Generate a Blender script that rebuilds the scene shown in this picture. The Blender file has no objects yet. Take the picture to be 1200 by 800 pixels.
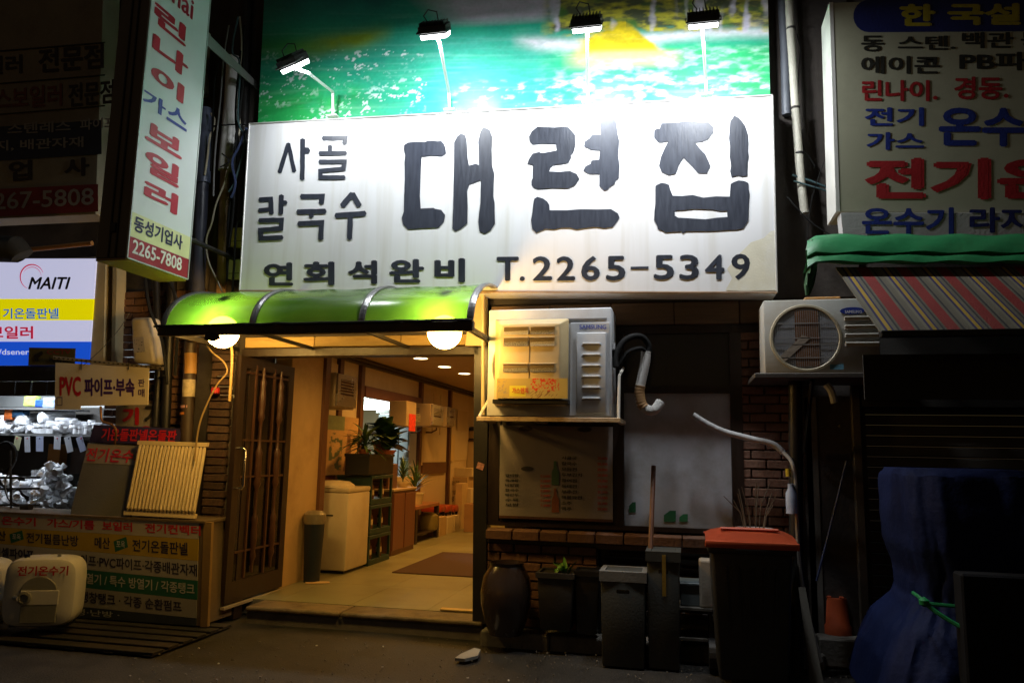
import bpy, bmesh, math, random
import numpy as np
from mathutils import Vector, Matrix, Euler
from mathutils.geometry import tessellate_polygon
random.seed(7); rng = np.random.default_rng(7)
S = bpy.context.scene; COL = S.collection
V = Vector
# ------------------------------------------------------------------ camera
F = 900.0; W0, H0 = 1200.0, 800.0            # focal length in photo pixels, photo size
CAM = V((0.0, -5.8, 1.36)); ROLL = math.radians(1.1)
def cam_matrix(yaw, pitch):
    return (Matrix.Rotation(yaw, 3, 'Z') @ Matrix.Rotation(math.pi/2 + pitch, 3, 'X') @ Matrix.Rotation(ROLL, 3, 'Z'))
def proj_dir(R, d):
    c = R.transposed() @ d
    return (W0/2 + F*c.x/-c.z, H0/2 - F*c.y/-c.z)
yaw, pitch = math.radians(12.6), math.radians(8.5)
for _ in range(60):                           # the street-to-back direction (+Y) vanishes at (801, 535)
    x, y = proj_dir(cam_matrix(yaw, pitch), V((0, 1, 0)))
    yaw += (801 - x)/F*0.7; pitch += (535 - y)/F*0.7
RM = cam_matrix(yaw, pitch)
cd = bpy.data.cameras.new('camera'); cam = bpy.data.objects.new('camera', cd); COL.objects.link(cam)
cam.location = CAM; cam.rotation_euler = RM.to_euler()
cd.sensor_width = 36; cd.lens = F/W0*36; cd.clip_end = 300; cd.clip_start = 0.05
S.camera = cam
# ------------------------------------------------------------------ night sky
wd = bpy.data.worlds.new('World'); S.world = wd; wd.use_nodes = True
nt = wd.node_tree; sk = nt.nodes.new('ShaderNodeTexSky'); sk.sky_type = 'NISHITA'; sk.sun_disc = False
sk.sun_elevation = math.radians(2.0); sk.sun_rotation = math.radians(200)
mxw = nt.nodes.new('ShaderNodeMixRGB'); mxw.inputs[0].default_value = 0.75
mxw.inputs[2].default_value = (0.30, 0.27, 0.22, 1)          # lamp-lit city haze over the alley
nt.links.new(sk.outputs[0], mxw.inputs[1]); bgn = nt.nodes['Background']
nt.links.new(mxw.outputs[0], bgn.inputs[0]); bgn.inputs[1].default_value = 0.03
S.view_settings.view_transform = 'Standard'; S.view_settings.look = 'None'
S.view_settings.exposure = 0.0; S.view_settings.gamma = 1.0
S.render.engine = 'CYCLES'; S.cycles.use_denoising = True
S.cycles.max_bounces = 8; S.cycles.transparent_max_bounces = 12
S.cycles.sample_clamp_indirect = 6.0; S.cycles.caustics_reflective = False; S.cycles.caustics_refractive = False
# ------------------------------------------------------------------ pixel of the photograph -> point in the place
def ray(px, py):
    return (RM @ V(((px - W0/2)/F, -(py - H0/2)/F, -1.0))).normalized()
def hit(px, py, p0, n):
    d = ray(px, py); return CAM + d*((V(p0) - CAM).dot(V(n))/d.dot(V(n)))
def hy(px, py, Y): return hit(px, py, (0, Y, 0), (0, 1, 0))
def hx(px, py, X): return hit(px, py, (X, 0, 0), (1, 0, 0))
def hz(px, py, Z): return hit(px, py, (0, 0, Z), (0, 0, 1))
def ipol(a, b, t): return a + (b - a)*t
# ------------------------------------------------------------------ materials
MATS = {}
def M(name, col, rough=0.6, metal=0.0, var=0.15, scale=6.0, bump=0.15, bscale=70.0, dirt=0.0, dcol=(0.06, 0.04, 0.025),
      emit=None, es=0.0, stretch=None, dscale=3.0, coat=0.0, spec=0.5):
    if name in MATS: return MATS[name]
    m = bpy.data.materials.new(name); m.use_nodes = True; t = m.node_tree; N = t.nodes; L = t.links
    b = N['Principled BSDF']; tc = N.new('ShaderNodeTexCoord'); mp = N.new('ShaderNodeMapping')
    L.new(tc.outputs['Object'], mp.inputs[0])
    if stretch: mp.inputs['Scale'].default_value = stretch
    oi = N.new('ShaderNodeObjectInfo')
    n1 = N.new('ShaderNodeTexNoise'); n1.inputs['Scale'].default_value = scale; n1.inputs['Detail'].default_value = 6
    L.new(mp.outputs[0], n1.inputs['Vector'])
    ad = N.new('ShaderNodeMath'); ad.operation = 'ADD'; L.new(n1.outputs[0], ad.inputs[0])
    r1 = N.new('ShaderNodeMath'); r1.operation = 'MULTIPLY'; r1.inputs[1].default_value = 0.35; L.new(oi.outputs['Random'], r1.inputs[0]); L.new(r1.outputs[0], ad.inputs[1])
    cr = N.new('ShaderNodeValToRGB'); L.new(ad.outputs[0], cr.inputs[0])
    c = V(col[:3])
    cr.color_ramp.elements[0].position = 0.35; cr.color_ramp.elements[1].position = 0.95
    cr.color_ramp.elements[0].color = (*[max(0, k*(1 - var)) for k in c], 1); cr.color_ramp.elements[1].color = (*[min(1, k*(1 + var)) for k in c], 1)
    out = cr.outputs[0]
    if dirt > 0:
        n2 = N.new('ShaderNodeTexNoise'); n2.inputs['Scale'].default_value = dscale; n2.inputs['Detail'].default_value = 9; n2.inputs['Roughness'].default_value = 0.68
        L.new(mp.outputs[0], n2.inputs['Vector'])
        c2 = N.new('ShaderNodeValToRGB'); c2.color_ramp.elements[0].position = 0.46; c2.color_ramp.elements[1].position = 0.72
        c2.color_ramp.elements[0].color = (0, 0, 0, 1); c2.color_ramp.elements[1].color = (dirt, dirt, dirt, 1)
        L.new(n2.outputs[0], c2.inputs[0]); mx = N.new('ShaderNodeMixRGB'); L.new(c2.outputs[0], mx.inputs[0]); L.new(out, mx.inputs[1])
        mx.inputs[2].default_value = (*dcol, 1); out = mx.outputs[0]
    L.new(out, b.inputs['Base Color'])
    n3 = N.new('ShaderNodeTexNoise'); n3.inputs['Scale'].default_value = bscale; n3.inputs['Detail'].default_value = 5
    L.new(mp.outputs[0], n3.inputs['Vector'])
    if bump > 0:
        bp = N.new('ShaderNodeBump'); bp.inputs['Strength'].default_value = bump; bp.inputs['Distance'].default_value = 0.01
        L.new(n3.outputs[0], bp.inputs['Height']); L.new(bp.outputs[0], b.inputs['Normal'])
    rr = N.new('ShaderNodeMapRange'); rr.inputs['To Min'].default_value = max(0.03, rough - 0.12); rr.inputs['To Max'].default_value = min(1, rough + 0.15)
    L.new(n1.outputs[0], rr.inputs[0]); L.new(rr.outputs[0], b.inputs['Roughness'])
    b.inputs['Metallic'].default_value = metal; b.inputs['Specular IOR Level'].default_value = spec
    if coat: b.inputs['Coat Weight'].default_value = coat
    if emit: b.inputs['Emission Color'].default_value = (*emit, 1); b.inputs['Emission Strength'].default_value = es
    MATS[name] = m; return m
def M_vc(name, rough=0.5, emit=0.0, bump=0.0, bscale=12):
    if name in MATS: return MATS[name]
    m = bpy.data.materials.new(name); m.use_nodes = True; t = m.node_tree; b = t.nodes['Principled BSDF']
    a = t.nodes.new('ShaderNodeAttribute'); a.attribute_name = 'Col'; t.links.new(a.outputs['Color'], b.inputs['Base Color'])
    b.inputs['Roughness'].default_value = rough
    if emit: t.links.new(a.outputs['Color'], b.inputs['Emission Color']); b.inputs['Emission Strength'].default_value = emit
    if bump:
        n = t.nodes.new('ShaderNodeTexNoise'); n.inputs['Scale'].default_value = bscale; bp = t.nodes.new('ShaderNodeBump'); bp.inputs['Strength'].default_value = bump; bp.inputs['Distance'].default_value = 0.02
        t.links.new(n.outputs[0], bp.inputs['Height']); t.links.new(bp.outputs[0], b.inputs['Normal'])
    MATS[name] = m; return m
def M_emit(name, col, s):
    if name in MATS: return MATS[name]
    m = bpy.data.materials.new(name); m.use_nodes = True; t = m.node_tree; t.nodes.clear()
    o = t.nodes.new('ShaderNodeOutputMaterial'); e = t.nodes.new('ShaderNodeEmission'); e.inputs[0].default_value = (*col, 1); e.inputs[1].default_value = s
    t.links.new(e.outputs[0], o.inputs[0]); MATS[name] = m; return m
def M_glass(name, col, rough=0.05, alpha=0.25):
    """thin pane: glossy reflection over a tinted see-through sheet"""
    if name in MATS: return MATS[name]
    m = bpy.data.materials.new(name); m.use_nodes = True; t = m.node_tree; t.nodes.clear(); N = t.nodes
    o = N.new('ShaderNodeOutputMaterial'); tr = N.new('ShaderNodeBsdfTransparent'); tr.inputs[0].default_value = (*col, 1)
    gl = N.new('ShaderNodeBsdfGlossy'); gl.inputs['Roughness'].default_value = rough; fr = N.new('ShaderNodeFresnel'); fr.inputs[0].default_value = 1.5
    df = N.new('ShaderNodeBsdfDiffuse'); df.inputs[0].default_value = (0.08, 0.07, 0.06, 1)
    m1 = N.new('ShaderNodeMixShader'); m1.inputs[0].default_value = alpha; t.links.new(tr.outputs[0], m1.inputs[1]); t.links.new(df.outputs[0], m1.inputs[2])
    m2 = N.new('ShaderNodeMixShader'); t.links.new(fr.outputs[0], m2.inputs[0]); t.links.new(m1.outputs[0], m2.inputs[1]); t.links.new(gl.outputs[0], m2.inputs[2])
    t.links.new(m2.outputs[0], o.inputs[0]); MATS[name] = m; return m
# ------------------------------------------------------------------ mesh builder (world coordinates)
class MB:
    def __init__(s): s.b = bmesh.new()
    def hexa(s, p, bev=0.0, seg=2):
        """p = 4 front corners (tl,tr,br,bl) + 4 back corners"""
        v = [s.b.verts.new(q) for q in p]
        fs = [s.b.faces.new([v[i] for i in f]) for f in ((3, 2, 1, 0), (4, 5, 6, 7), (0, 1, 5, 4), (1, 2, 6, 5), (2, 3, 7, 6), (3, 0, 4, 7))]
        if bev > 0:
            es = list({e for f in fs for e in f.edges})
            bmesh.ops.bevel(s.b, geom=es, offset=bev, segments=seg, profile=0.5, affect='EDGES', clamp_overlap=True)
        return s
    def box(s, x0, x1, y0, y1, z0, z1, bev=0.0, seg=1):
        x0, x1 = sorted((x0, x1)); y0, y1 = sorted((y0, y1)); z0, z1 = sorted((z0, z1))
        return s.hexa([V(q) for q in ((x0, y0, z1), (x1, y0, z1), (x1, y0, z0), (x0, y0, z0), (x0, y1, z1), (x1, y1, z1), (x1, y1, z0), (x0, y1, z0))], bev, seg)
    def quad(s, pts):
        s.b.faces.new([s.b.verts.new(q) for q in pts]); return s
    def cbox(s, c, size, rot=(0, 0, 0), bev=0.0, seg=1, taper=1.0):
        R = Euler(rot).to_matrix(); c = V(c); h = V(size)/2; P = []
        for y in (-1, 1):
            for (x, z) in ((-1, 1), (1, 1), (1, -1), (-1, -1)):
                k = taper if z < 0 else 1.0
                P.append(c + R @ V((x*h.x*k, y*h.y*k, z*h.z)))
        return s.hexa(P, bev, seg)
    def tube(s, pts, r, n=8, cap=True):
        pts = [V(p) for p in pts]; rs = r if isinstance(r, (list, tuple)) else [r]*len(pts); rings = []; up = V((0.13, 0.21, 1)).normalized()
        for i, p in enumerate(pts):
            a = pts[max(0, i - 1)]; b = pts[min(len(pts) - 1, i + 1)]; d = (b - a)
            if d.length < 1e-9: d = V((0, 0, 1))
            d.normalize(); u = up - d*up.dot(d)
            if u.length < 0.2: u = V((1, 0, 0)) - d*d.x
            u.normalize(); up = u; w = d.cross(u)
            rings.append([s.b.verts.new(p + (u*math.cos(2*math.pi*k/n) + w*math.sin(2*math.pi*k/n))*rs[i]) for k in range(n)])
        for A, B in zip(rings, rings[1:]):
            for k in range(n): s.b.faces.new((A[k], A[(k + 1) % n], B[(k + 1) % n], B[k]))
        if cap: s.b.faces.new(rings[0][::-1]); s.b.faces.new(rings[-1])
        return s
    def lathe(s, prof, c, n=24, axis='z', cap0=True, cap1=True, sx=1.0):
        """prof = [(radius, height)]"""
        c = V(c); rings = []
        for r, h in prof:
            ring = []
            for k in range(n):
                a = 2*math.pi*k/n; x, y = r*math.cos(a)*sx, r*math.sin(a)
                q = {'z': V((x, y, h)), 'y': V((x, h, y)), 'x': V((h, x, y))}[axis]
                ring.append(s.b.verts.new(c + q))
            rings.append(ring)
        for A, B in zip(rings, rings[1:]):
            for k in range(n): s.b.faces.new((A[k], A[(k + 1) % n], B[(k + 1) % n], B[k]))
        if cap0: s.b.faces.new(rings[0][::-1])
        if cap1: s.b.faces.new(rings[-1])
        return s
    def prism(s, pts, off, hole=None):
        """flat polygon (3D points), extruded by vector off when given"""
        loops = [pts] + ([hole] if hole else []); flat = [p for l in loops for p in l]
        tris = tessellate_polygon([[V(p) for p in l] for l in loops])
        a = [s.b.verts.new(p) for p in flat]
        for t in tris: s.b.faces.new([a[i] for i in t])
        if off is not None:
            b = [s.b.verts.new(V(p) + V(off)) for p in flat]
            for t in tris: s.b.faces.new([b[i] for i in reversed(t)])
            k = 0
            for l in loops:
                n = len(l)
                for i in range(n): s.b.faces.new((a[k + i], a[k + (i + 1) % n], b[k + (i + 1) % n], b[k + i]))
                k += n
        return s
def root_loc(o):
    while o.parent: o = o.parent
    return o.location
def tag(o, label=None, cat=None, group=None, kind=None):
    if label: o['label'] = label
    if cat: o['category'] = cat
    if group: o['group'] = group
    if kind: o['kind'] = kind
    return o
def thing(name, label, cat, loc, group=None):
    o = bpy.data.objects.new(name, None); o.empty_display_size = 0.1; COL.objects.link(o); o.location = V(loc)
    return tag(o, label, cat, group)
def part(name, mb, mat, parent=None, smooth=False, label=None, kind=None, recalc=True):
    me = bpy.data.meshes.new(name); L = root_loc(parent) if parent else V((0, 0, 0))
    if parent: bmesh.ops.translate(mb.b, verts=mb.b.verts, vec=-L)
    if recalc: bmesh.ops.recalc_face_normals(mb.b, faces=mb.b.faces)
    mb.b.to_mesh(me); mb.b.free(); me.materials.append(mat)
    if smooth:
        me.polygons.foreach_set('use_smooth', [True]*len(me.polygons))
        try: me.set_sharp_from_angle(angle=math.radians(38))
        except Exception: pass
    o = bpy.data.objects.new(name, me); COL.objects.link(o)
    if parent: o.parent = parent
    return tag(o, label=label, kind=kind)
def single(name, mb, mat, label, cat, base, group=None, smooth=False):
    """a thing that is one mesh; origin at its base"""
    bmesh.ops.translate(mb.b, verts=mb.b.verts, vec=-V(base))
    o = part(name, mb, mat, None, smooth); o.location = V(base)
    return tag(o, label, cat, group)
def struct(name, mb, mat, smooth=False): return tag(part(name, mb, mat, None, smooth), kind='structure')
def inst(name, me, parent, mtx):
    """one more object on shared mesh data, placed by a world matrix under a thing whose root is unrotated"""
    o = bpy.data.objects.new(name, me); COL.objects.link(o)
    if parent: o.parent = parent; o.matrix_local = Matrix.Translation(-root_loc(parent)) @ mtx
    else: o.matrix_local = mtx
    return o
def copy_tree(o, parent=None):
    c = o.copy(); COL.objects.link(c)
    if parent: c.parent = parent
    for ch in o.children: copy_tree(ch, c)
    return c
def lamp(name, kind, loc, target, power, col, size=0.2, size_y=None, spot=None, blend=0.5, parent=None, spread=None):
    l = bpy.data.lights.new(name, kind); l.energy = power; l.color = col
    if kind == 'AREA':
        l.size = size
        if size_y: l.shape = 'RECTANGLE'; l.size_y = size_y
        if spread: l.spread = spread
    else: l.shadow_soft_size = size
    if kind == 'SPOT': l.spot_size = spot; l.spot_blend = blend
    o = bpy.data.objects.new(name, l); COL.objects.link(o)
    q = (V(target) - V(loc)).to_track_quat('-Z', 'Y') if target is not None else None
    o.location = V(loc) - (root_loc(parent) if parent else V((0, 0, 0)))
    if q: o.rotation_euler = q.to_euler()
    if parent: o.parent = parent
    return o
# ------------------------------------------------------------------ lettering
_tc = {}
def glyphs(s, bold, italic=0.0):
    k = (s, bold, italic)
    if k not in _tc:
        c = bpy.data.curves.new('t', 'FONT'); c.body = s; c.resolution_u = 3; o0 = 0.0 if s.isascii() else min(bold, .012); c.offset = o0; c.shear = 0.0
        o = bpy.data.objects.new('t', c); me = o.to_mesh()
        P = np.array([v.co[:2] for v in me.vertices]); Fc = [tuple(p.vertices) for p in me.polygons]
        o.to_mesh_clear(); bpy.data.objects.remove(o); bpy.data.curves.remove(c)
        P[:, 0] += italic*P[:, 1]; d = max(0, bold - o0)*(.75 if s.isascii() else 1); P = np.c_[P, np.zeros(len(P))]
        if d:                                      # heavier weight: shifted copies of the glyph, each a hair deeper
            n = len(P); Q = []; G = []
            for i, (dx, dy) in enumerate(((d, 0), (-d, 0), (0, d*.8), (0, -d*.8), (0, 0))):
                Q.append(P + (dx, dy, i)); G += [tuple(v + n*i for v in f) for f in Fc]
            P = np.concatenate(Q); Fc = G
        lo, hi = P.min(0), P.max(0); lo[2] = 0; hi[2] = 1; _tc[k] = ((P - lo)/np.maximum(hi - lo, 1e-6), Fc)
    return _tc[k]
def text(s, q, mat, parent, bold=0.02, italic=0.0, name='lettering', off=0.0012, nrm=None):
    """q = 3D corners tl,tr,br,bl of the inked area"""
    P, Fc = glyphs(s, bold, italic); mb = MB(); tl, tr, br, bl = [V(p) for p in q]
    if nrm is None: nrm = (bl - tl).cross(tr - tl).normalized()
    if nrm.dot(CAM - tl) < 0: nrm = -nrm
    vs = []
    for u, v, w in P:
        a = bl.lerp(br, u); b = tl.lerp(tr, u); vs.append(mb.b.verts.new(a.lerp(b, v) + nrm*(off + w*.0001)))
    for f in Fc:
        try: mb.b.faces.new([vs[i] for i in f])
        except ValueError: pass
    return part(name, mb, mat, parent, recalc=False)
def textpx(s, x0, y0, x1, y1, plane, mat, parent, dl=0.0, dr=0.0, sl=0.0, **k):
    """ink box in photo pixels on a plane; dl = drop of the right side, sl = x shift of the bottom"""
    h = lambda x, y: hit(x, y, *plane)
    return text(s, [h(x0, y0), h(x1, y0 + dl), h(x1 + sl, y1 + dl), h(x0 + sl, y1)], mat, parent, **k)
PY = lambda Y: ((0, Y, 0), (0, 1, 0))
PX = lambda X: ((X, 0, 0), (1, 0, 0))
def ribbon(mb, pts, w, plane, z, jit=0.08):
    """painted brush stroke: polyline in photo pixels on a plane"""
    P = []; 
    for a, b in zip(pts, pts[1:]):
        n = max(1, int(math.dist(a, b)/(w*0.9)))
        for i in range(n): P.append((a[0] + (b[0] - a[0])*i/n, a[1] + (b[1] - a[1])*i/n))
    P.append(pts[-1]); Lf, Rt = [], []
    for i, p in enumerate(P):
        d0 = np.subtract(p, P[i - 1]) if i else np.subtract(P[1], p); d1 = np.subtract(P[i + 1], p) if i < len(P) - 1 else d0
        d0 = d0/np.linalg.norm(d0); d1 = d1/np.linalg.norm(d1); m = d0 + d1; m = m/max(0.3, np.linalg.norm(m)); n = np.array((m[1], -m[0]))
        k = min(1.5, 1/max(0.4, float(m @ d1)))*w/2
        Lf.append(np.add(p, n*k*(1 + random.uniform(-jit, jit)))); Rt.append(np.subtract(p, n*k*(1 + random.uniform(-jit, jit))))
    e0 = np.subtract(P[0], P[1]); e0 = e0/np.linalg.norm(e0); e1 = np.subtract(P[-1], P[-2]); e1 = e1/np.linalg.norm(e1)
    o = Lf + [np.add(P[-1], e1*w*0.28)] + Rt[::-1] + [np.add(P[0], e0*w*0.25)]
    mb.prism([hit(a, b, *plane) + V((0, z, 0)) for a, b in o], None)
# ------------------------------------------------------------------ value noise for printed pictures
def vnoise(x, y, seed=0):
    xi = np.floor(x).astype(int); yi = np.floor(y).astype(int); xf = x - xi; yf = y - yi
    def h(a, b):
        n = (a*374761393 + b*668265263 + seed*974634777) & 0x7fffffff; n = ((n ^ (n >> 13))*1274126177) & 0x7fffffff
        return ((n ^ (n >> 16)) & 0xffff)/65535.0
    u = xf*xf*(3 - 2*xf); v = yf*yf*(3 - 2*yf)
    return (h(xi, yi)*(1 - u) + h(xi + 1, yi)*u)*(1 - v) + (h(xi, yi + 1)*(1 - u) + h(xi + 1, yi + 1)*u)*v
def fbm(x, y, o=5, seed=0):
    t = 0; a = 0.5
    for i in range(o): t = t + a*vnoise(x*2**i, y*2**i, seed + i); a *= 0.5
    return t
def picture(name, fn, q, nx, ny, mat, parent, wob=None):
    """flat print: fn(u, v) -> colour on a fine grid spanning corners q (tl,tr,br,bl)"""
    tl, tr, br, bl = [np.array(p) for p in q]; L = np.array(root_loc(parent)) if parent else np.zeros(3)
    u, v = np.meshgrid(np.linspace(0, 1, nx + 1), np.linspace(0, 1, ny + 1))
    P = ((tl*(1 - u[..., None]) + tr*u[..., None])*(1 - v[..., None]) + (bl*(1 - u[..., None]) + br*u[..., None])*v[..., None]) - L
    if wob is not None: P[..., 1] += wob(u, v)
    idx = np.arange((nx + 1)*(ny + 1)).reshape(ny + 1, nx + 1)
    Fc = np.stack([idx[1:, :-1], idx[1:, 1:], idx[:-1, 1:], idx[:-1, :-1]], -1).reshape(-1, 4)
    me = bpy.data.meshes.new(name); me.from_pydata(P.reshape(-1, 3).tolist(), [], Fc.tolist()); me.materials.append(mat)
    a = me.color_attributes.new('Col', 'FLOAT_COLOR', 'POINT'); c = np.ones((P.shape[0]*P.shape[1], 4)); c[:, :3] = np.clip(fn(u, v), 0, 1).reshape(-1, 3)
    a.data.foreach_set('color', c.ravel()); o = bpy.data.objects.new(name, me); COL.objects.link(o)
    if parent: o.parent = parent
    return o
# ================================================================== SETTING: street, step, restaurant shell
asphalt = M('asphalt', (0.021, 0.018, 0.014), 0.58, var=0.7, scale=5, bump=1.0, bscale=90, dirt=0.7, dcol=(0.018, 0.016, 0.014), dscale=1.3)
conc = M('concrete', (0.20, 0.185, 0.16), 0.8, var=0.25, scale=3, bump=0.45, bscale=40, dirt=0.8, dcol=(0.05, 0.045, 0.035))
dark_wall = M('dark_render', (0.055, 0.045, 0.038), 0.85, var=0.4, scale=2, bump=0.4, bscale=30, dirt=0.8, dcol=(0.015, 0.012, 0.01))
brick_m = M('brick_red', (0.20, 0.10, 0.06), 0.8, var=0.35, scale=9, bump=0.5, bscale=60, dirt=0.6, dcol=(0.07, 0.04, 0.03), dscale=14)
mortar = M('mortar', (0.11, 0.095, 0.08), 0.9, var=0.3, scale=20, bump=0.4, dirt=0.5)
cream = M('cream_paint', (0.62, 0.50, 0.30), 0.6, var=0.08, scale=2, bump=0.1, dirt=0.35, dcol=(0.30, 0.19, 0.08), dscale=2)
wood = M('brown_wood', (0.11, 0.045, 0.022), 0.45, var=0.35, scale=5, stretch=(6, 6, 0.6), bump=0.2, dirt=0.3)
dwood = M('dark_wood', (0.022, 0.012, 0.008), 0.4, var=0.35, scale=5, stretch=(6, 6, 0.6), bump=0.2, dirt=0.3)
black_m = M('black_metal', (0.018, 0.018, 0.018), 0.45, 0.3, var=0.3, bump=0.15, dirt=0.4)
g = MB(); nx = 60                                           # one street sheet out past everything
for i in range(nx):
    for j in range(40):
        pass
xs = np.concatenate([[-60, -20, -9], np.linspace(-7, 4, 90), [7, 20, 60]]); ys = np.concatenate([[-60, -20, -8], np.linspace(-3.5, 0.4, 40), [2, 12]])
grid = [[g.b.verts.new((x, y, -0.012 + 0.02*(fbm(np.array(x*1.3 + 50), np.array(y*1.3 + 50), 4, 3) - 0.5) if abs(x) < 8 and y > -4 and y < 0.45 else -0.012)) for x in xs] for y in ys]
for j in range(len(ys) - 1):
    for i in range(len(xs) - 1): g.b.faces.new((grid[j][i], grid[j][i + 1], grid[j + 1][i + 1], grid[j + 1][i]))
struct('street', g, asphalt, smooth=True)
# doorstep: raised slab with a worn edge, in cut stones
stepm = M('step_stone', (0.17, 0.125, 0.075), 0.55, var=0.45, scale=5, bump=0.6, bscale=28, dirt=0.95, dcol=(0.05, 0.03, 0.015), dscale=6)
mb = MB().box(-3.42, -1.47, 0.28, -0.035, -0.05, 0.08, .01); step = struct('doorstep', mb, conc)
cx = [-3.42, -2.61, -1.47]
for a, b in zip(cx, cx[1:]): part('step_tile', MB().box(a + 0.004, b - 0.004, -0.06 + random.uniform(-.006, .006), 0.235, 0.082, 0.122 + random.uniform(-.002, .002), 0.016, 3), stepm, step)
kerb = struct('kerb', MB().box(-1.46, 0.9, -0.15, 0.02, -0.05, 0.085, 0.012), conc)
for i, (a, b) in enumerate(((-1.45, -0.95), (-0.94, -0.42), (-0.41, 0.1), (0.11, 0.62))):
    part('kerb_stone', MB().box(a, b, -0.185 + 0.006*(i % 2), -0.152, -0.04, 0.092 - 0.004*(i % 3), 0.01), conc, kerb)
single('mortar_patch', MB().prism([hz(540, 769, 0.004), hz(556, 762, 0.006), hz(563, 764, 0.006), hz(560, 771, 0.006), hz(545, 775, 0.004), hz(533, 774, 0.004)][::-1], V((0, 0, 0.02))), M('mortar_pale', (0.35, 0.33, 0.28), 0.9, dirt=0.4), 'small pale mortar lump stuck to the asphalt in front of the doorstep corner', 'rubble', hz(548, 771, 0.0))
for i, (px, py) in enumerate(((256, 778), (371, 757), (449, 758), (448, 782), (548, 795), (596, 798), (233, 760))):
    q = hz(px, py, 0.0); single('litter_scrap', MB().cbox(q + V((0, 0, 0.006)), (0.012 + 0.004*(i % 3), 0.01, 0.006), (0.2, 0.1, i), 0.001), M('paper_scrap', (0.6, 0.55, 0.45), 0.7), 'tiny pale litter scrap lying on the dark asphalt before the shop', 'litter', q, 'litter scraps on the asphalt')
# ---- floor, ceiling
XW, ZF, ZC = -3.95, 0.12, 2.49
floor_m = M('floor_vinyl', (0.24, 0.23, 0.13), 0.38, var=0.12, scale=1.6, bump=0.08, dirt=0.45, dcol=(0.13, 0.10, 0.05), dscale=3)
fl = struct('restaurant_floor', MB().box(-4.6, -1.2, 0.236, 9.6, 0.0, ZF - 0.006), conc)
for j in range(10):
    for i in range(4):
        x0 = -3.98 + i*0.66; y0 = 0.24 + j*0.93
        part('floor_tile', MB().box(x0 + .0015, x0 + 0.6585, y0 + .0015, y0 + 0.9285, ZF - 0.006, ZF + random.uniform(0, 0.0008)), floor_m, fl)
struct('kitchen_floor', MB().box(-8, -4.602, 1, 9.6, 0.0, ZF), conc)
ceil_m = M('ceiling_paint', (0.50, 0.36, 0.19), 0.7, var=0.06, scale=1, bump=0.05, dirt=0.2, dcol=(0.3, 0.18, 0.08))
struct('restaurant_ceiling', MB().box(-3.94, -1.2, 0.15, 9.6, ZC, ZC + 0.1), ceil_m)
struct('kitchen_ceiling', MB().box(-8, -3.941, 0.15, 9.6, ZC, ZC + 0.1), M('white_ceiling', (0.75, 0.75, 0.72), 0.6, var=0.05))
# ---- restaurant building
bld = thing('restaurant_building', 'dark restaurant facade with brick base, windows and lit open doorway under the big white sign', 'building', (-1.5, 0.0, 0.0))
jx = hy(553, 713, 0).x; jx2 = hy(571, 600, 0).x
w = MB(); w.box(-4.0, 1.25, 0.0, 0.14, 2.52, 6.2); w.box(-4.05, -3.62, 0.0, 0.14, 0.0, 2.52)
w.box(jx2, 1.25, 0.02, 0.14, 2.33, 2.52)
part('wall', w, dark_wall, bld)
brw = MB(); wy = 0.03
zs = hy(640, 620, 0).z; xr0 = hy(862, 560, 0).x; xr1 = hy(936, 560, 0).x
brw.box(jx2 + 0.002, hy(700, 650, 0).x, wy, 0.13, 0.09, zs - 0.09); w2b = MB().box(xr1 + 0.102, 1.252, 0.035, 0.13, 0, 2.34); part('wall', w2b, dark_wall, bld); brw.box(xr0, xr1 + 0.1, wy, 0.13, 0.09, 2.33)
bwall = part('brick_wall', brw, mortar, bld)
bm_ = MB().cbox((0, 0, 0), (0.198, 0.05, 0.056), bev=0.004); bme = bpy.data.meshes.new('brick'); bm_.b.to_mesh(bme); bm_.b.free(); bme.materials.append(brick_m)
hb = MB().cbox((0, 0, 0), (0.094, 0.05, 0.056), bev=0.004); hbe = bpy.data.meshes.new('brick_half'); hb.b.to_mesh(hbe); hb.b.free(); hbe.materials.append(brick_m)
def brick_field(x0, x1, z0, z1, y, parent, skip=None):
    r = 0; z = z0 + 0.03
    while z < z1 - 0.02:
        x = x0
        if r % 2: inst('brick', hbe, parent, Matrix.Translation((x + 0.048, y, z))); x += 0.105
        while x + 0.2 < x1 + 0.02:
            inst('brick', bme, parent, Matrix.Translation((x + 0.1, y + random.uniform(-.004, .004), z)) @ Matrix.Rotation(random.uniform(-.012, .012), 4, 'Y')); x += 0.208
        if x + 0.1 < x1 + 0.01: inst('brick', hbe, parent, Matrix.Translation((x + 0.048, y, z)))
        z += 0.066; r += 1
brick_field(jx2 + 0.01, hy(700, 650, 0).x, 0.10, zs - 0.10, 0.02, bwall)
brick_field(xr0 + 0.01, xr1 + 0.06, 0.10, 2.3, 0.02, bwall)
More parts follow.
